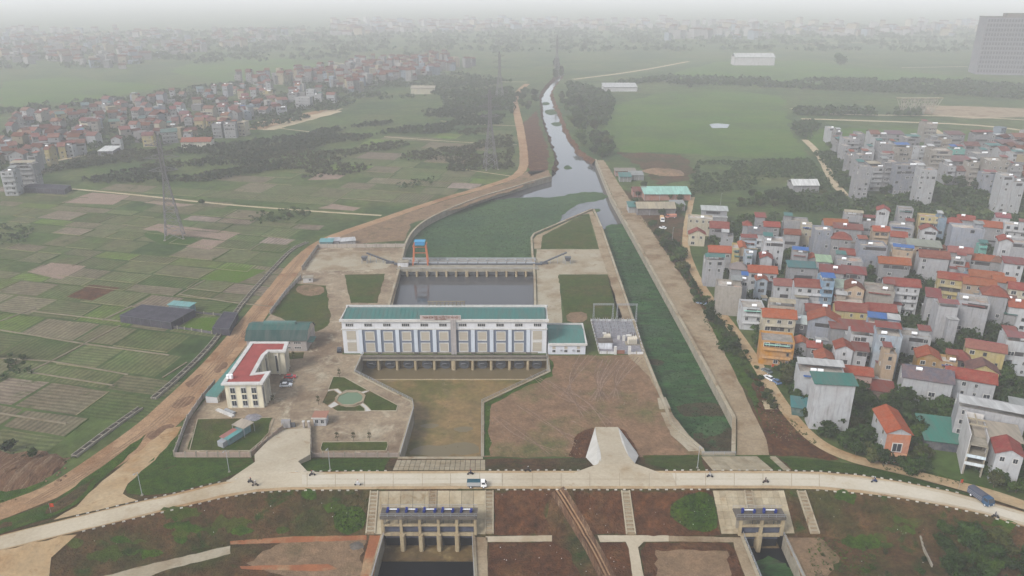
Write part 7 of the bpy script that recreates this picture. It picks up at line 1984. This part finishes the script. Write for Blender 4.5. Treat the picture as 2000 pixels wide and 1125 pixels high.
# slim young trees of the compound
b = MB(); b.tube((0, 0, 0), (0, 0, 2.6), .07, 6, .04)
for i in range(6): b.tube((0, 0, 1.6 + .15 * i), (.5 * math.cos(i * 1.9), .5 * math.sin(i * 1.9), 2.9 + .15 * i), .03, 4, .01)
SAP = b.mesh('sapling_trunk', M['bark'])
SAPC = crown_mesh(77, 40, .7, 3.0, .16, M['leaf3'])
for u, v, lab in ((663, 737, 'bare young tree at the top of the round-pond garden'), (659, 862, 'bare young tree at the west end of the narrow lawn bed'), (691, 862, 'bare young tree in the middle of the narrow lawn bed'), (722, 862, 'bare young tree at the east end of the narrow lawn bed'), (574, 702, 'thin young tree beside the lawn corner of the office'), (534, 788, 'thin young tree at the front corner of the cream office'), (622, 790, 'small shrub-like young tree at the garden kerb')):
    o = empty('young_tree', (*G(u, v), 0), 0, lab, 'tree'); add('trunk', SAP, o, scale=(1.2, 1.2, 1.3)); add('crown', SAPC, o, scale=(1.2, 1.2, 1.3))
# areca palms by the tall white house
def palm(u, v, h, lab):
    o = empty('palm_tree', (*G(u, v), 0), 0, lab, 'palm')
    b = MB(); b.tube((0, 0, 0), (.2, 0, h), .16, 8, .1); b.build('trunk', M['bark'], o)
    for i in range(9):
        a = 2 * math.pi * i / 9; b = MB(); prev = Vector((.2, 0, h))
        for k in range(4):
            r0, r1 = .6 * k, .6 * (k + 1)
            z0, z1 = h + .5 * math.sin(k * .8) , h + .5 * math.sin((k + 1) * .8) - .1 * k
            nx, ny = -math.sin(a) * .28, math.cos(a) * .28
            p, q = (.2 + r0 * math.cos(a), r0 * math.sin(a)), (.2 + r1 * math.cos(a), r1 * math.sin(a))
            w0, w1 = (1.0 if k else .3), (1.0 if k < 3 else .15)
            b.face([(p[0] - nx * w0, p[1] - ny * w0, z0 - .1), (q[0] - nx * w1, q[1] - ny * w1, z1 - .1), (q[0], q[1], z1), (p[0], p[1], z0)]); b.face([(p[0], p[1], z0), (q[0], q[1], z1), (q[0] + nx * w1, q[1] + ny * w1, z1 - .1), (p[0] + nx * w0, p[1] + ny * w0, z0 - .1)])
        b.build('frond', M['leaf'], o)
palm(1646, 828, 6.5, 'taller areca palm in front of the tall white house'); palm(1660, 830, 5.2, 'shorter areca palm in front of the tall white house'); palm(1530, 545, 7, 'palm beside the ornate white house')
byt = defaultdict(list)
GZ = {z: 'trees ' + t for z, t in ZONES.items()}
for o, d_, z_, p in trees:
    o['group'] = GZ[z_]
    byt[(d_ + ' ' + ZONES[z_])].append((math.hypot(p[0] - PCX, p[1] - PY), o))
for d_, lst in byt.items():
    lst.sort(key=lambda t: t[0])
    for i, (_, o) in enumerate(lst): o['label'] = d_ if len(lst) == 1 else d_ + ', ' + ordinal(i) + ' from pump house'

# ------------------------------------------------------------------ masses nobody could count: orchards, scrub, weeds
SHED_YARD = [G(u, v) for u, v in [(1795, 845), (1890, 830), (1900, 930), (1812, 925)]]
def scrub(name, polys, dens, hmin, hmax, mat, seed, label, tri=9, noise_gap=0.0, drape=False, px=True):
    """bushes of small leaf faces, joined: dens = bushes per square metre"""
    rg = np.random.default_rng(seed); C = []
    for poly in polys:
        w = [GT(u, v) if drape else G(u, v) for u, v in poly] if px else poly
        xs = [p[0] for p in w]; ys = [p[1] for p in w]
        n = int((max(xs) - min(xs)) * (max(ys) - min(ys)) * dens)
        ph = rg.uniform(0, 6, 4)
        for x, y in zip(rg.uniform(min(xs), max(xs), n), rg.uniform(min(ys), max(ys), n)):
            if not inside((x, y), w): continue
            if name == 'undergrowth' and inside((x, y), SHED_YARD): continue
            if noise_gap and (math.sin(x * .035 + ph[0]) + math.sin(y * .03 + ph[1]) + math.sin((x + y) * .05 + ph[2]) + math.sin((x - y) * .08 + ph[3])) < noise_gap: continue
            C.append((x, y))
    if not C: return
    C = np.array(C); n = len(C)
    H = rg.uniform(hmin, hmax, n)
    z0 = np.array([terrain(x, y) for x, y in C]) if drape else np.zeros(n)
    d = rg.normal(size=(n, tri, 3)); d /= np.linalg.norm(d, axis=2)[:, :, None]
    d[:, :, 2] = np.abs(d[:, :, 2])
    rad = (H * .55)[:, None, None] * rg.uniform(.5, 1.0, (n, tri, 1))
    c = d * rad * np.array([1, 1, .9]); c[:, :, 2] += (H * .35)[:, None]
    c[:, :, 0] += C[:, 0:1]; c[:, :, 1] += C[:, 1:2]; c[:, :, 2] += z0[:, None]
    nr = d + rg.normal(size=(n, tri, 3)) * .5; nr /= np.linalg.norm(nr, axis=2)[:, :, None]
    t = np.cross(nr, rg.normal(size=(n, tri, 3))); t /= np.linalg.norm(t, axis=2)[:, :, None]
    b2 = np.cross(nr, t)
    s = (H * .30)[:, None, None] * rg.uniform(.6, 1.2, (n, tri, 1))
    v = np.stack([c + t * s, c - t * s * .5 + b2 * s * .9, c - t * s * .6 - b2 * s * .8, ], 2)
    me = bpy.data.meshes.new(name)
    m = n * tri
    me.vertices.add(m * 3); me.vertices.foreach_set('co', v.reshape(-1).astype(np.float32))
    me.loops.add(m * 3); me.loops.foreach_set('vertex_index', np.arange(m * 3, dtype=np.int32))
    me.polygons.add(m); me.polygons.foreach_set('loop_start', np.arange(0, m * 3, 3, dtype=np.int32)); me.polygons.foreach_set('loop_total', np.full(m, 3, dtype=np.int32))
    me.materials.append(mat); me.update(calc_edges=True)
    o = add(name, me); props(o, label, 'vegetation', None, 'stuff')
    return o
scrub('orchard', [[(60, 345), (180, 300), (430, 285), (600, 262), (700, 232), (860, 215), (1000, 190), (1005, 240), (860, 262), (760, 262), (640, 280), (560, 330), (400, 355), (200, 360)]], .085, 2.4, 5.0, M['leaf'], 1, 'dark orchard scrub between the fields and the far village', 12, -.35)
scrub('orchard', [[(60, 345), (180, 300), (430, 285), (600, 262), (760, 262), (1000, 250), (1005, 330), (800, 345), (560, 350), (380, 365), (200, 362)]], .10, 1.8, 4.0, M['leaf3'], 2, 'olive thickets scattered along the field edges', 10, .3)
scrub('orchard', [[(470, 430), (520, 412), (620, 405), (600, 425), (520, 440)], [(0, 440), (70, 445), (50, 475), (0, 480)], [(0, 690), (65, 700), (60, 735), (0, 745)], [(770, 360), (850, 345), (845, 362), (780, 372)]], .09, 1.2, 2.6, M['leaf'], 3, 'small dark crop thickets in the near fields', 10)
scrub('orchard', [[(1360, 318), (1580, 312), (1640, 380), (1650, 398), (1360, 400), (1345, 370)]], .12, 1.8, 3.4, M['leaf'], 4, 'dark nursery rows between the meadow and the canal village', 10, -1.2)
scrub('orchard', [[(1590, 300), (1650, 300), (1680, 375), (1640, 370)], [(1800, 370), (1990, 375), (2000, 400), (1700, 400)], [(1440, 395), (1760, 388), (1990, 395), (2000, 415), (1440, 418)]], .09, 2.2, 4.5, M['leaf'], 5, 'dense trees on the plain behind the canal village', 12, -1.8)
scrub('undergrowth', [[(1385, 470), (1450, 425), (1640, 415), (1990, 425), (2100, 520), (2100, 980), (1960, 950), (1900, 925), (1800, 920), (1740, 905), (1690, 893), (1640, 870), (1590, 835), (1555, 790), (1520, 735), (1490, 690), (1470, 640)]], .17, 1.6, 4.0, M['leaf'], 40, 'dark shrubs and garden greenery filling the gaps of the canal village', 12, -2.2)
scrub('treeline', [[(1200, 165), (1420, 168), (1560, 175), (1900, 190), (2000, 195), (2000, 172), (1880, 160), (1540, 158), (1300, 152)], [(1550, 226), (1800, 228), (1800, 218), (1550, 214)], [(1550, 240), (1600, 246), (1580, 275), (1550, 260)], [(1105, 160), (1200, 190), (1180, 260), (1195, 290), (1170, 300), (1120, 220)], [(860, 185), (1000, 175), (1010, 215), (870, 215)]], .035, 4, 9, M['leaf'], 6, 'distant dark belts of trees round the meadows', 14, -1.6)
scrub('treeline', [[(-200, 235), (0, 215), (200, 195), (420, 168), (640, 150), (900, 145), (1000, 160), (900, 185), (700, 200), (600, 235), (400, 275), (200, 300), (0, 340), (-200, 360)]], .025, 3.5, 7.5, M['leaf'], 7, 'trees filling the gaps of the far villages', 12, -.6)
scrub('treeline', [[(-300, 150), (300, 130), (900, 110), (1400, 100), (2300, 110), (2300, 60), (1400, 50), (600, 55), (-300, 80)]], .003, 7, 14, M['leaf'], 8, 'hazy far tree belts across the plain', 12, .2)
scrub('weeds', [[(600, 962), (720, 962), (712, 1042), (560, 1045), (350, 1078), (120, 1120), (130, 1060), (350, 1000), (470, 970)], [(1575, 962), (1700, 972), (1900, 1010), (2010, 1040), (2010, 1110), (1800, 1075), (1602, 1044)], [(1536, 962), (1556, 962), (1583, 1043), (1556, 1043)]], 1.0, .2, .6, M['leaf3'], 9, 'rough weeds covering the outer dike slope', 6, -.6, True)
scrub('weeds', [[(1580, 1050), (1800, 1075), (2010, 1125), (2010, 1160), (1580, 1160)], [(1640, 1040), (1850, 1075), (1850, 1120), (1640, 1120)]], 1.1, .25, .8, M['leaf2'], 10, 'leafy weeds on the lower ground beside the small sluice', 6, -.3, True)
scrub('weeds', [[(1310, 985), (1345, 965), (1390, 962), (1402, 1005), (1400, 1040), (1345, 1035), (1308, 1010)], [(650, 1000), (700, 985), (718, 1010), (705, 1040), (655, 1042)]], 5, .2, .6, M['leaf'], 11, 'dark green weed patches on the bare soil slopes', 6, 0, True)
scrub('weeds', [[(608, 897), (762, 897), (750, 918), (575, 918)], [(355, 842), (344, 894), (492, 896), (470, 922), (340, 962), (248, 960), (270, 925), (310, 880)], [(1255, 892), (1368, 891), (1378, 918), (1310, 917)], [(1520, 894), (1680, 910), (1850, 952), (1840, 957), (1680, 926), (1560, 918)], [(0, 1020), (95, 987), (160, 940), (285, 850), (270, 870), (150, 985), (0, 1042)]], 2.6, .10, .30, M['leaf2'], 12, 'tufted green grass on the inner dike slope', 5, -1.5, True)
scrub('weeds', [[(1072, 702), (1082, 715), (1080, 735), (960, 790), (958, 890), (946, 888), (946, 790), (1073, 730)], [(1095, 545), (1180, 545), (1205, 610), (1110, 610)], [(580, 560), (635, 565), (640, 635), (540, 615)]], .9, .12, .4, M['leaf2'], 13, 'ragged grass on the compound lawns and basin edge', 5, -.4)
scrub('weeds', [[(1360, 600), (1410, 630), (1470, 720), (1540, 810), (1600, 870), (1500, 850), (1440, 735), (1380, 640)], [(1690, 910), (1850, 945), (1920, 960), (1860, 935), (1770, 910)], [(1210, 375), (1290, 470), (1345, 560), (1370, 600), (1330, 530), (1260, 440)]], .8, .2, .8, M['leaf2'], 14, 'weeds and vegetable patches along the village lane', 6, -.5)
scrub('weeds', [[(60, 930), (95, 942), (40, 975), (-60, 1010), (0, 945)], [(20, 885), (150, 895), (130, 905), (40, 895)]], 1.0, .2, .9, M['leaf2'], 15, 'weeds round the dirt mounds at the road junction', 6, -1)
scrub('weeds', [[(0, 470), (500, 440), (640, 430), (480, 600), (330, 780), (140, 890), (0, 880)]], .10, .12, .4, M['leaf3'], 16, 'stubble and low weeds in the crop fields', 5, -.5)

def float_weed(polys, dens, hmin, hmax, mat, seed, label):
    n0 = set(bpy.data.objects)
    o = scrub('water_hyacinth', polys, dens, hmin, hmax, mat, seed, label, 5, -3.5)
    o.location.z = ZW
float_weed([[(800, 500), (812, 462), (840, 436), (895, 408), (1000, 390), (1085, 390), (1170, 380), (1120, 402), (1085, 436), (1036, 466), (1038, 500)]], .55, .25, .6, M['leaf_weed'], 31, 'water hyacinth tufts covering the upper basin')
float_weed([[(1184, 455), (1212, 445), (1300, 560), (1420, 780), (1428, 880), (1380, 880), (1320, 835), (1262, 690), (1220, 560)]], .9, .25, .6, M['leaf_weed2'], 32, 'dark floating weed tufts covering the canal')
scrub('weeds', [[(1292, 482), (1335, 500), (1352, 545), (1385, 595), (1430, 645), (1470, 705), (1452, 720), (1410, 660), (1370, 595), (1330, 535)]], .5, .6, 1.8, M['leaf2'], 51, 'leafy thicket between the canal walk and the village lane', 9, -1.2)
scrub('weeds', [[(1130, 715), (1250, 705), (1290, 790), (1320, 860), (1260, 870), (1170, 810)]], .35, .1, .38, M['leaf2'], 52, 'thin weeds scattered on the bare brown field near the canal', 5, .3)
# scattered litter and stones
def litter(name, polys, n, smin, smax, mat, seed, label, drape=True):
    rg = random.Random(seed); b = MB()
    for poly in polys:
        us = [p[0] for p in poly]; vs_ = [p[1] for p in poly]; k = 0
        while k < n:
            u, v = rg.uniform(min(us), max(us)), rg.uniform(min(vs_), max(vs_))
            if not inside((u, v), poly): continue
            k += 1
            x, y = GT(u, v) if drape else G(u, v, -5); z = (terrain(x, y) if drape else -5) + .1; s = rg.uniform(smin, smax); a = rg.uniform(0, 3)
            ca, sa = math.cos(a) * s, math.sin(a) * s
            b.hexa([(x + ca, y + sa, z), (x - sa, y + ca, z), (x - ca, y - sa, z), (x + sa, y - ca, z)], [(x + ca * .5, y + sa * .6, z + s * .7), (x - sa * .6, y + ca * .6, z + s * .6), (x - ca * .6, y - sa * .5, z + s * .8), (x + sa * .6, y - ca * .6, z + s * .6)])
    o = b.build(name, mat); props(o, label, 'litter', None, 'stuff')
litter('rubble', [[(950, 800), (1100, 800), (1150, 890), (955, 890)], [(1100, 700), (1250, 700), (1300, 800), (1100, 780)], [(1470, 740), (1500, 750), (1600, 870), (1510, 860)]], 110, .07, .22, M['bund'], 1, 'pale stones and rubble on the bare ground')
litter('litter', [[(965, 965), (1390, 965), (1400, 1040), (965, 1040)], [(130, 1060), (450, 980), (700, 965), (700, 1040), (200, 1110)], [(1600, 970), (1990, 1050), (1990, 1110), (1600, 1110)], [(960, 1065), (1220, 1065), (1220, 1120), (960, 1120)]], 16, .05, .17, M['white'], 2, 'white litter strewn over the dike slopes')
litter('litter', [[(820, 745), (1000, 745), (935, 790), (935, 880), (815, 880), (812, 790)]], 40, .08, .25, M['bund'], 3, 'pale debris on the mud of the outlet basin', False)
litter('rubble', [[(20, 895), (140, 905), (120, 950), (10, 930)]], 60, .2, .6, M['brown_soil'], 4, 'earth clods dumped beside the dirt road')
for k, (u, v, r_, h_, lab, mt) in enumerate(((1283, 335, 9, 2.5, 'tan heap of sand at the sheds beyond the canal', 'tan_soil'), (1305, 338, 12, 2.8, 'long heap of sand at the sheds beyond the canal', 'tan_soil'), (494, 816, 2.8, .5, 'low heap of grey gravel by the yard kerb', 'gravel'), (70, 915, 7, 1.6, 'mound of red earth at the left road junction', 'track'), (30, 925, 9, 1.8, 'wide mound of red earth at the picture edge', 'track'), (696, 1066, 1.8, .4, 'small heap of grey rubble beside the brick path', 'concrete_dark'))):
    rg = random.Random(k); b = MB(); x, y = GT(u, v); z = terrain(x, y); rings = []
    for j in range(5):
        f = j / 4; rings.append([(r_ * (1 - f) * rg.uniform(.8, 1.15) * math.cos(a) * 1.2, r_ * (1 - f) * rg.uniform(.8, 1.15) * math.sin(a), h_ * math.sin(f * 1.57) * rg.uniform(.9, 1.1) - .05) for a in [2 * math.pi * i / 14 for i in range(14)]])
    for j in range(4):
        for i in range(14): b.face([rings[j][i], rings[j][(i + 1) % 14], rings[j + 1][(i + 1) % 14], rings[j + 1][i]])
    o = b.build('heap', M[mt], None, (x, y, z), smooth=True); props(o, lab, 'heap')

# ------------------------------------------------------------------ pylons
def pylon(u, v, h, label, rz=.3):
    o = empty('pylon', (*G(u, v), 0), rz, label, 'pylon')
    W = lambda z: 4.8 * (1 - z / (h * .62)) + .9 * (z / (h * .62)) if z < h * .62 else .9
    zs = [0, .09, .18, .27, .35, .43, .50, .56, .62, .68, .74, .80, .86, .92, 1.0]
    zs = [z * h for z in zs]
    for sx in (-1, 1):
        for sy in (-1, 1):
            b = MB()
            for i in range(len(zs) - 1): b.beam((sx * W(zs[i]), sy * W(zs[i]), zs[i]), (sx * W(zs[i + 1]) * (1 if i < len(zs) - 2 else .1), sy * W(zs[i + 1]) * (1 if i < len(zs) - 2 else .1), zs[i + 1]), .34)
            b.build('leg', M['pylon'], o)
    for s in range(4):
        b = MB()
        for i in range(len(zs) - 2):
            a0, a1 = W(zs[i]), W(zs[i + 1])
            f = lambda t, a, z: [(t * a, -a, z), (a, t * a, z), (t * a, a, z), (-a, t * a, z)][s]
            b.beam(f(-1, a0, zs[i]), f(1, a1, zs[i + 1]), .2); b.beam(f(1, a0, zs[i]), f(-1, a1, zs[i + 1]), .2); b.beam(f(-1, a1, zs[i + 1]), f(1, a1, zs[i + 1]), .17)
        b.build('bracing', M['pylon'], o)
    for zf, l in ((.66, 7.5), (.78, 9), (.90, 6.5)):
        for sx in (-1, 1):
            b = MB(); z = zf * h
            for sy in (-1, 1):
                b.beam((sx * .9, sy * .9, z), (sx * l, 0, z + .6), .2); b.beam((sx * .9, sy * .9, z + 2.4), (sx * l, 0, z + .6), .18)
            for k in range(3): b.beam((sx * (.9 + k * l / 4), -.6, z), (sx * (.9 + (k + 1) * l / 4), .5, z + 1.8 - .5 * k), .12)
            b.build('cross_arm', M['pylon'], o)
    for sx in (-1, 1):
        for sy in (-1, 1): bx('footing', o, sx * 4.8 - .6, sx * 4.8 + .6, sy * 4.8 - .6, sy * 4.8 + .6, 0, .5, 'concrete')
pylon(342, 464, 57, 'tall steel lattice pylon standing in the crop fields')
pylon(958, 330, 60, 'steel lattice pylon beside the dirt road near the river')
pylon(976, 196, 58, 'faint lattice pylon behind the pylon near the river')
pylon(1087, 150, 62, 'faint distant lattice pylon above the river bend')

# ------------------------------------------------------------------ far buildings
tx, ty = G(1905, 145)
tw = empty('tower_block', (tx, ty, 0), R(-14), 'tall hazy grey tower block on the far plain', 'tower')
TW, TD, TH = 96, 40, 86
b = MB(); b.box(0, TW, 0, TD, 0, TH); b.build('wall', M['plaster'], tw, color=(0.11, 0.11, 0.13))
M['tower_win'] = material('tower_window', (0.05, 0.055, 0.065), fine_amt=.1, rough=.3)
wm_ = MB(); wm_.box(-.5, .5, -.5, .5, 0, 1); wmm = wm_.mesh('tower_window', M['tower_win'])
for i in range(22):
    for j in range(12): add('window', wmm, tw, (3 + i * 4.2, -.1, 3.5 + j * 6.9), 0, (2.4, .3, 4.2))
for j in range(25): bx('floor_band', tw, -.3, TW + .3, -.35, -.003, 3.2 * (j + 1), 3.2 * (j + 1) + .35, 'concrete_dark')
bx('roof_plant', tw, 30, 60, 10, 30, TH, TH + 6, 'concrete_dark'); bx('parapet', tw, -.4, TW + .4, -.4, TD + .4, TH, TH + 1, 'concrete_dark')
# branching steel arches of the far gateway
gx, gy = G(1790, 222); gw = empty('gateway', (gx, gy, 0), 0, 'pale branching arch gateway at the far park', 'gateway')
sc_ = depth_at(gy, 8) / FPX
for cx_ in (-28, -8, 12, 30):
    b = MB()
    for a in (-1, -.5, 0, .5, 1): b.beam((cx_ * sc_, 0, 0), ((cx_ + a * 16) * sc_, 0, 17), .6)
    for a in (-.75, -.25, .25, .75): b.beam(((cx_ + a * 8) * sc_, 0, 8.5), ((cx_ - a * 10) * sc_, 0, 17), .6)
    b.build('branch_column', M['concrete'], gw)
b = MB(); b.beam((-44 * sc_, 0, 17), (46 * sc_, 0, 17), 2.4, .8); b.build('top_beam', M['platform'], gw)
# villages too far to count
def far_village(name, poly, n, label, seed, hmax=4, size=(6, 11)):
    rg = random.Random(seed); b = MB(); k = 0; us = [p[0] for p in poly]; vs_ = [p[1] for p in poly]; t = 0
    while k < n and t < n * 30:
        t += 1
        u, v = rg.uniform(min(us), max(us)), rg.uniform(min(vs_), max(vs_))
        if not inside((u, v), poly): continue
        x, y = G(u, v); k += 1
        w, d = rg.uniform(*size) / 2, rg.uniform(*size) / 2; h = rg.randint(2, hmax) * 3.2; a = rg.uniform(-.5, .9)
        ca, sa = math.cos(a), math.sin(a)
        T = lambda px, py, z: (x + px * ca - py * sa, y + px * sa + py * ca, z)
        mi = rg.choice([0, 0, 1, 1, 2, 3])
        b.hexa([T(-w, -d, 0), T(w, -d, 0), T(w, d, 0), T(-w, d, 0)], [T(-w, -d, h), T(w, -d, h), T(w, d, h), T(-w, d, h)], mi)
        for s_ in range(int(h / 3.2)):
            for q in (-.5, .5):
                if rg.random() < .6: b.face([T(q * w - .5, -d - .05, s_ * 3.2 + 1), T(q * w + .5, -d - .05, s_ * 3.2 + 1), T(q * w + .5, -d - .05, s_ * 3.2 + 2.3), T(q * w - .5, -d - .05, s_ * 3.2 + 2.3)], 6)
        if rg.random() < .62:
            m2 = rg.choice([4, 4, 5]); e = .5; r_ = min(d, 5) * .6
            b.hexa([T(-w - e, -d - e, h), T(w + e, -d - e, h), T(w + e, 0, h + r_), T(-w - e, 0, h + r_)], [T(-w - e, -d - e, h + .2), T(w + e, -d - e, h + .2), T(w + e, 0, h + r_ + .2), T(-w - e, 0, h + r_ + .2)], m2)
            b.hexa([T(-w - e, 0, h + r_), T(w + e, 0, h + r_), T(w + e, d + e, h), T(-w - e, d + e, h)], [T(-w - e, 0, h + r_ + .2), T(w + e, 0, h + r_ + .2), T(w + e, d + e, h + .2), T(-w - e, d + e, h + .2)], m2)
    o = b.build(name, FV); props(o, label, 'buildings', None, 'stuff')
FV = [material('far_wall_white', (0.40, 0.385, 0.37), fine_amt=.1), material('far_wall_grey', (0.27, 0.26, 0.255), fine_amt=.1), material('far_wall_cream', (0.38, 0.33, 0.24), fine_amt=.1), material('far_wall_blue', (0.28, 0.32, 0.36), fine_amt=.1), material('far_roof_red', (0.155, 0.065, 0.052), (0.12, .055, .045), .05, fine_amt=.15), material('far_roof_orange', (0.18, 0.082, 0.055), fine_amt=.15), M['glass']]  # dulled far roof reds carry some of the haze in their colour
far_village('distant_village', [(430, 165), (560, 152), (640, 140), (720, 122), (900, 114), (925, 130), (850, 150), (740, 168), (690, 185), (620, 165)], 330, 'hazy far village in the middle distance left of the river', 1, 5)
far_village('distant_village', [(-250, 250), (0, 262), (90, 225), (180, 212), (330, 192), (560, 172), (630, 180), (540, 228), (420, 262), (250, 282), (60, 315), (0, 330), (-250, 380)], 190, 'tightly packed back houses of the far left village', 2, 3)
far_village('distant_village', [(-300, 140), (0, 125), (250, 135), (330, 110), (640, 75), (600, 60), (0, 60), (-300, 80)], 420, 'faint hazy town along the upper left horizon', 3, 5, (8, 20))
far_village('distant_village', [(650, 70), (1000, 60), (1300, 60), (1300, 40), (650, 40)], 260, 'faint hazy town along the middle horizon', 4, 6, (10, 30))
far_village('distant_village', [(1300, 80), (1880, 70), (2300, 90), (2300, 45), (1300, 45)], 260, 'faint hazy town along the right horizon', 5, 8, (10, 30))
far_village('distant_village', [(1880, 275), (2010, 262), (2150, 300), (2250, 400), (2010, 400), (1930, 385), (1990, 330)], 90, 'crowded low houses right of the orchard cluster', 6, 4)
far_village('distant_village', [(2010, 420), (2250, 430), (2500, 700), (2250, 800), (2030, 640)], 90, 'village houses continuing past the picture edge', 7, 4)

# ------------------------------------------------------------------ smoggy air
b = MB(); b.box(-9000, 9000, -600, 9500, -9.5, 140)
hz = b.mesh('haze', [])
hm = bpy.data.materials.new('haze'); hm.use_nodes = True
nt = hm.node_tree; nt.nodes.clear()
pv = nt.nodes.new('ShaderNodeVolumePrincipled'); mo = nt.nodes.new('ShaderNodeOutputMaterial')
pv.inputs['Color'].default_value = (0.984, 0.976, 0.972, 1)
pv.inputs['Density'].default_value = HAZE_DENSITY
pv.inputs['Anisotropy'].default_value = 0.0
nt.links.new(pv.outputs[0], mo.inputs['Volume'])
hz.materials.append(hm)
o = add('haze', hz); o['kind'] = 'stuff'
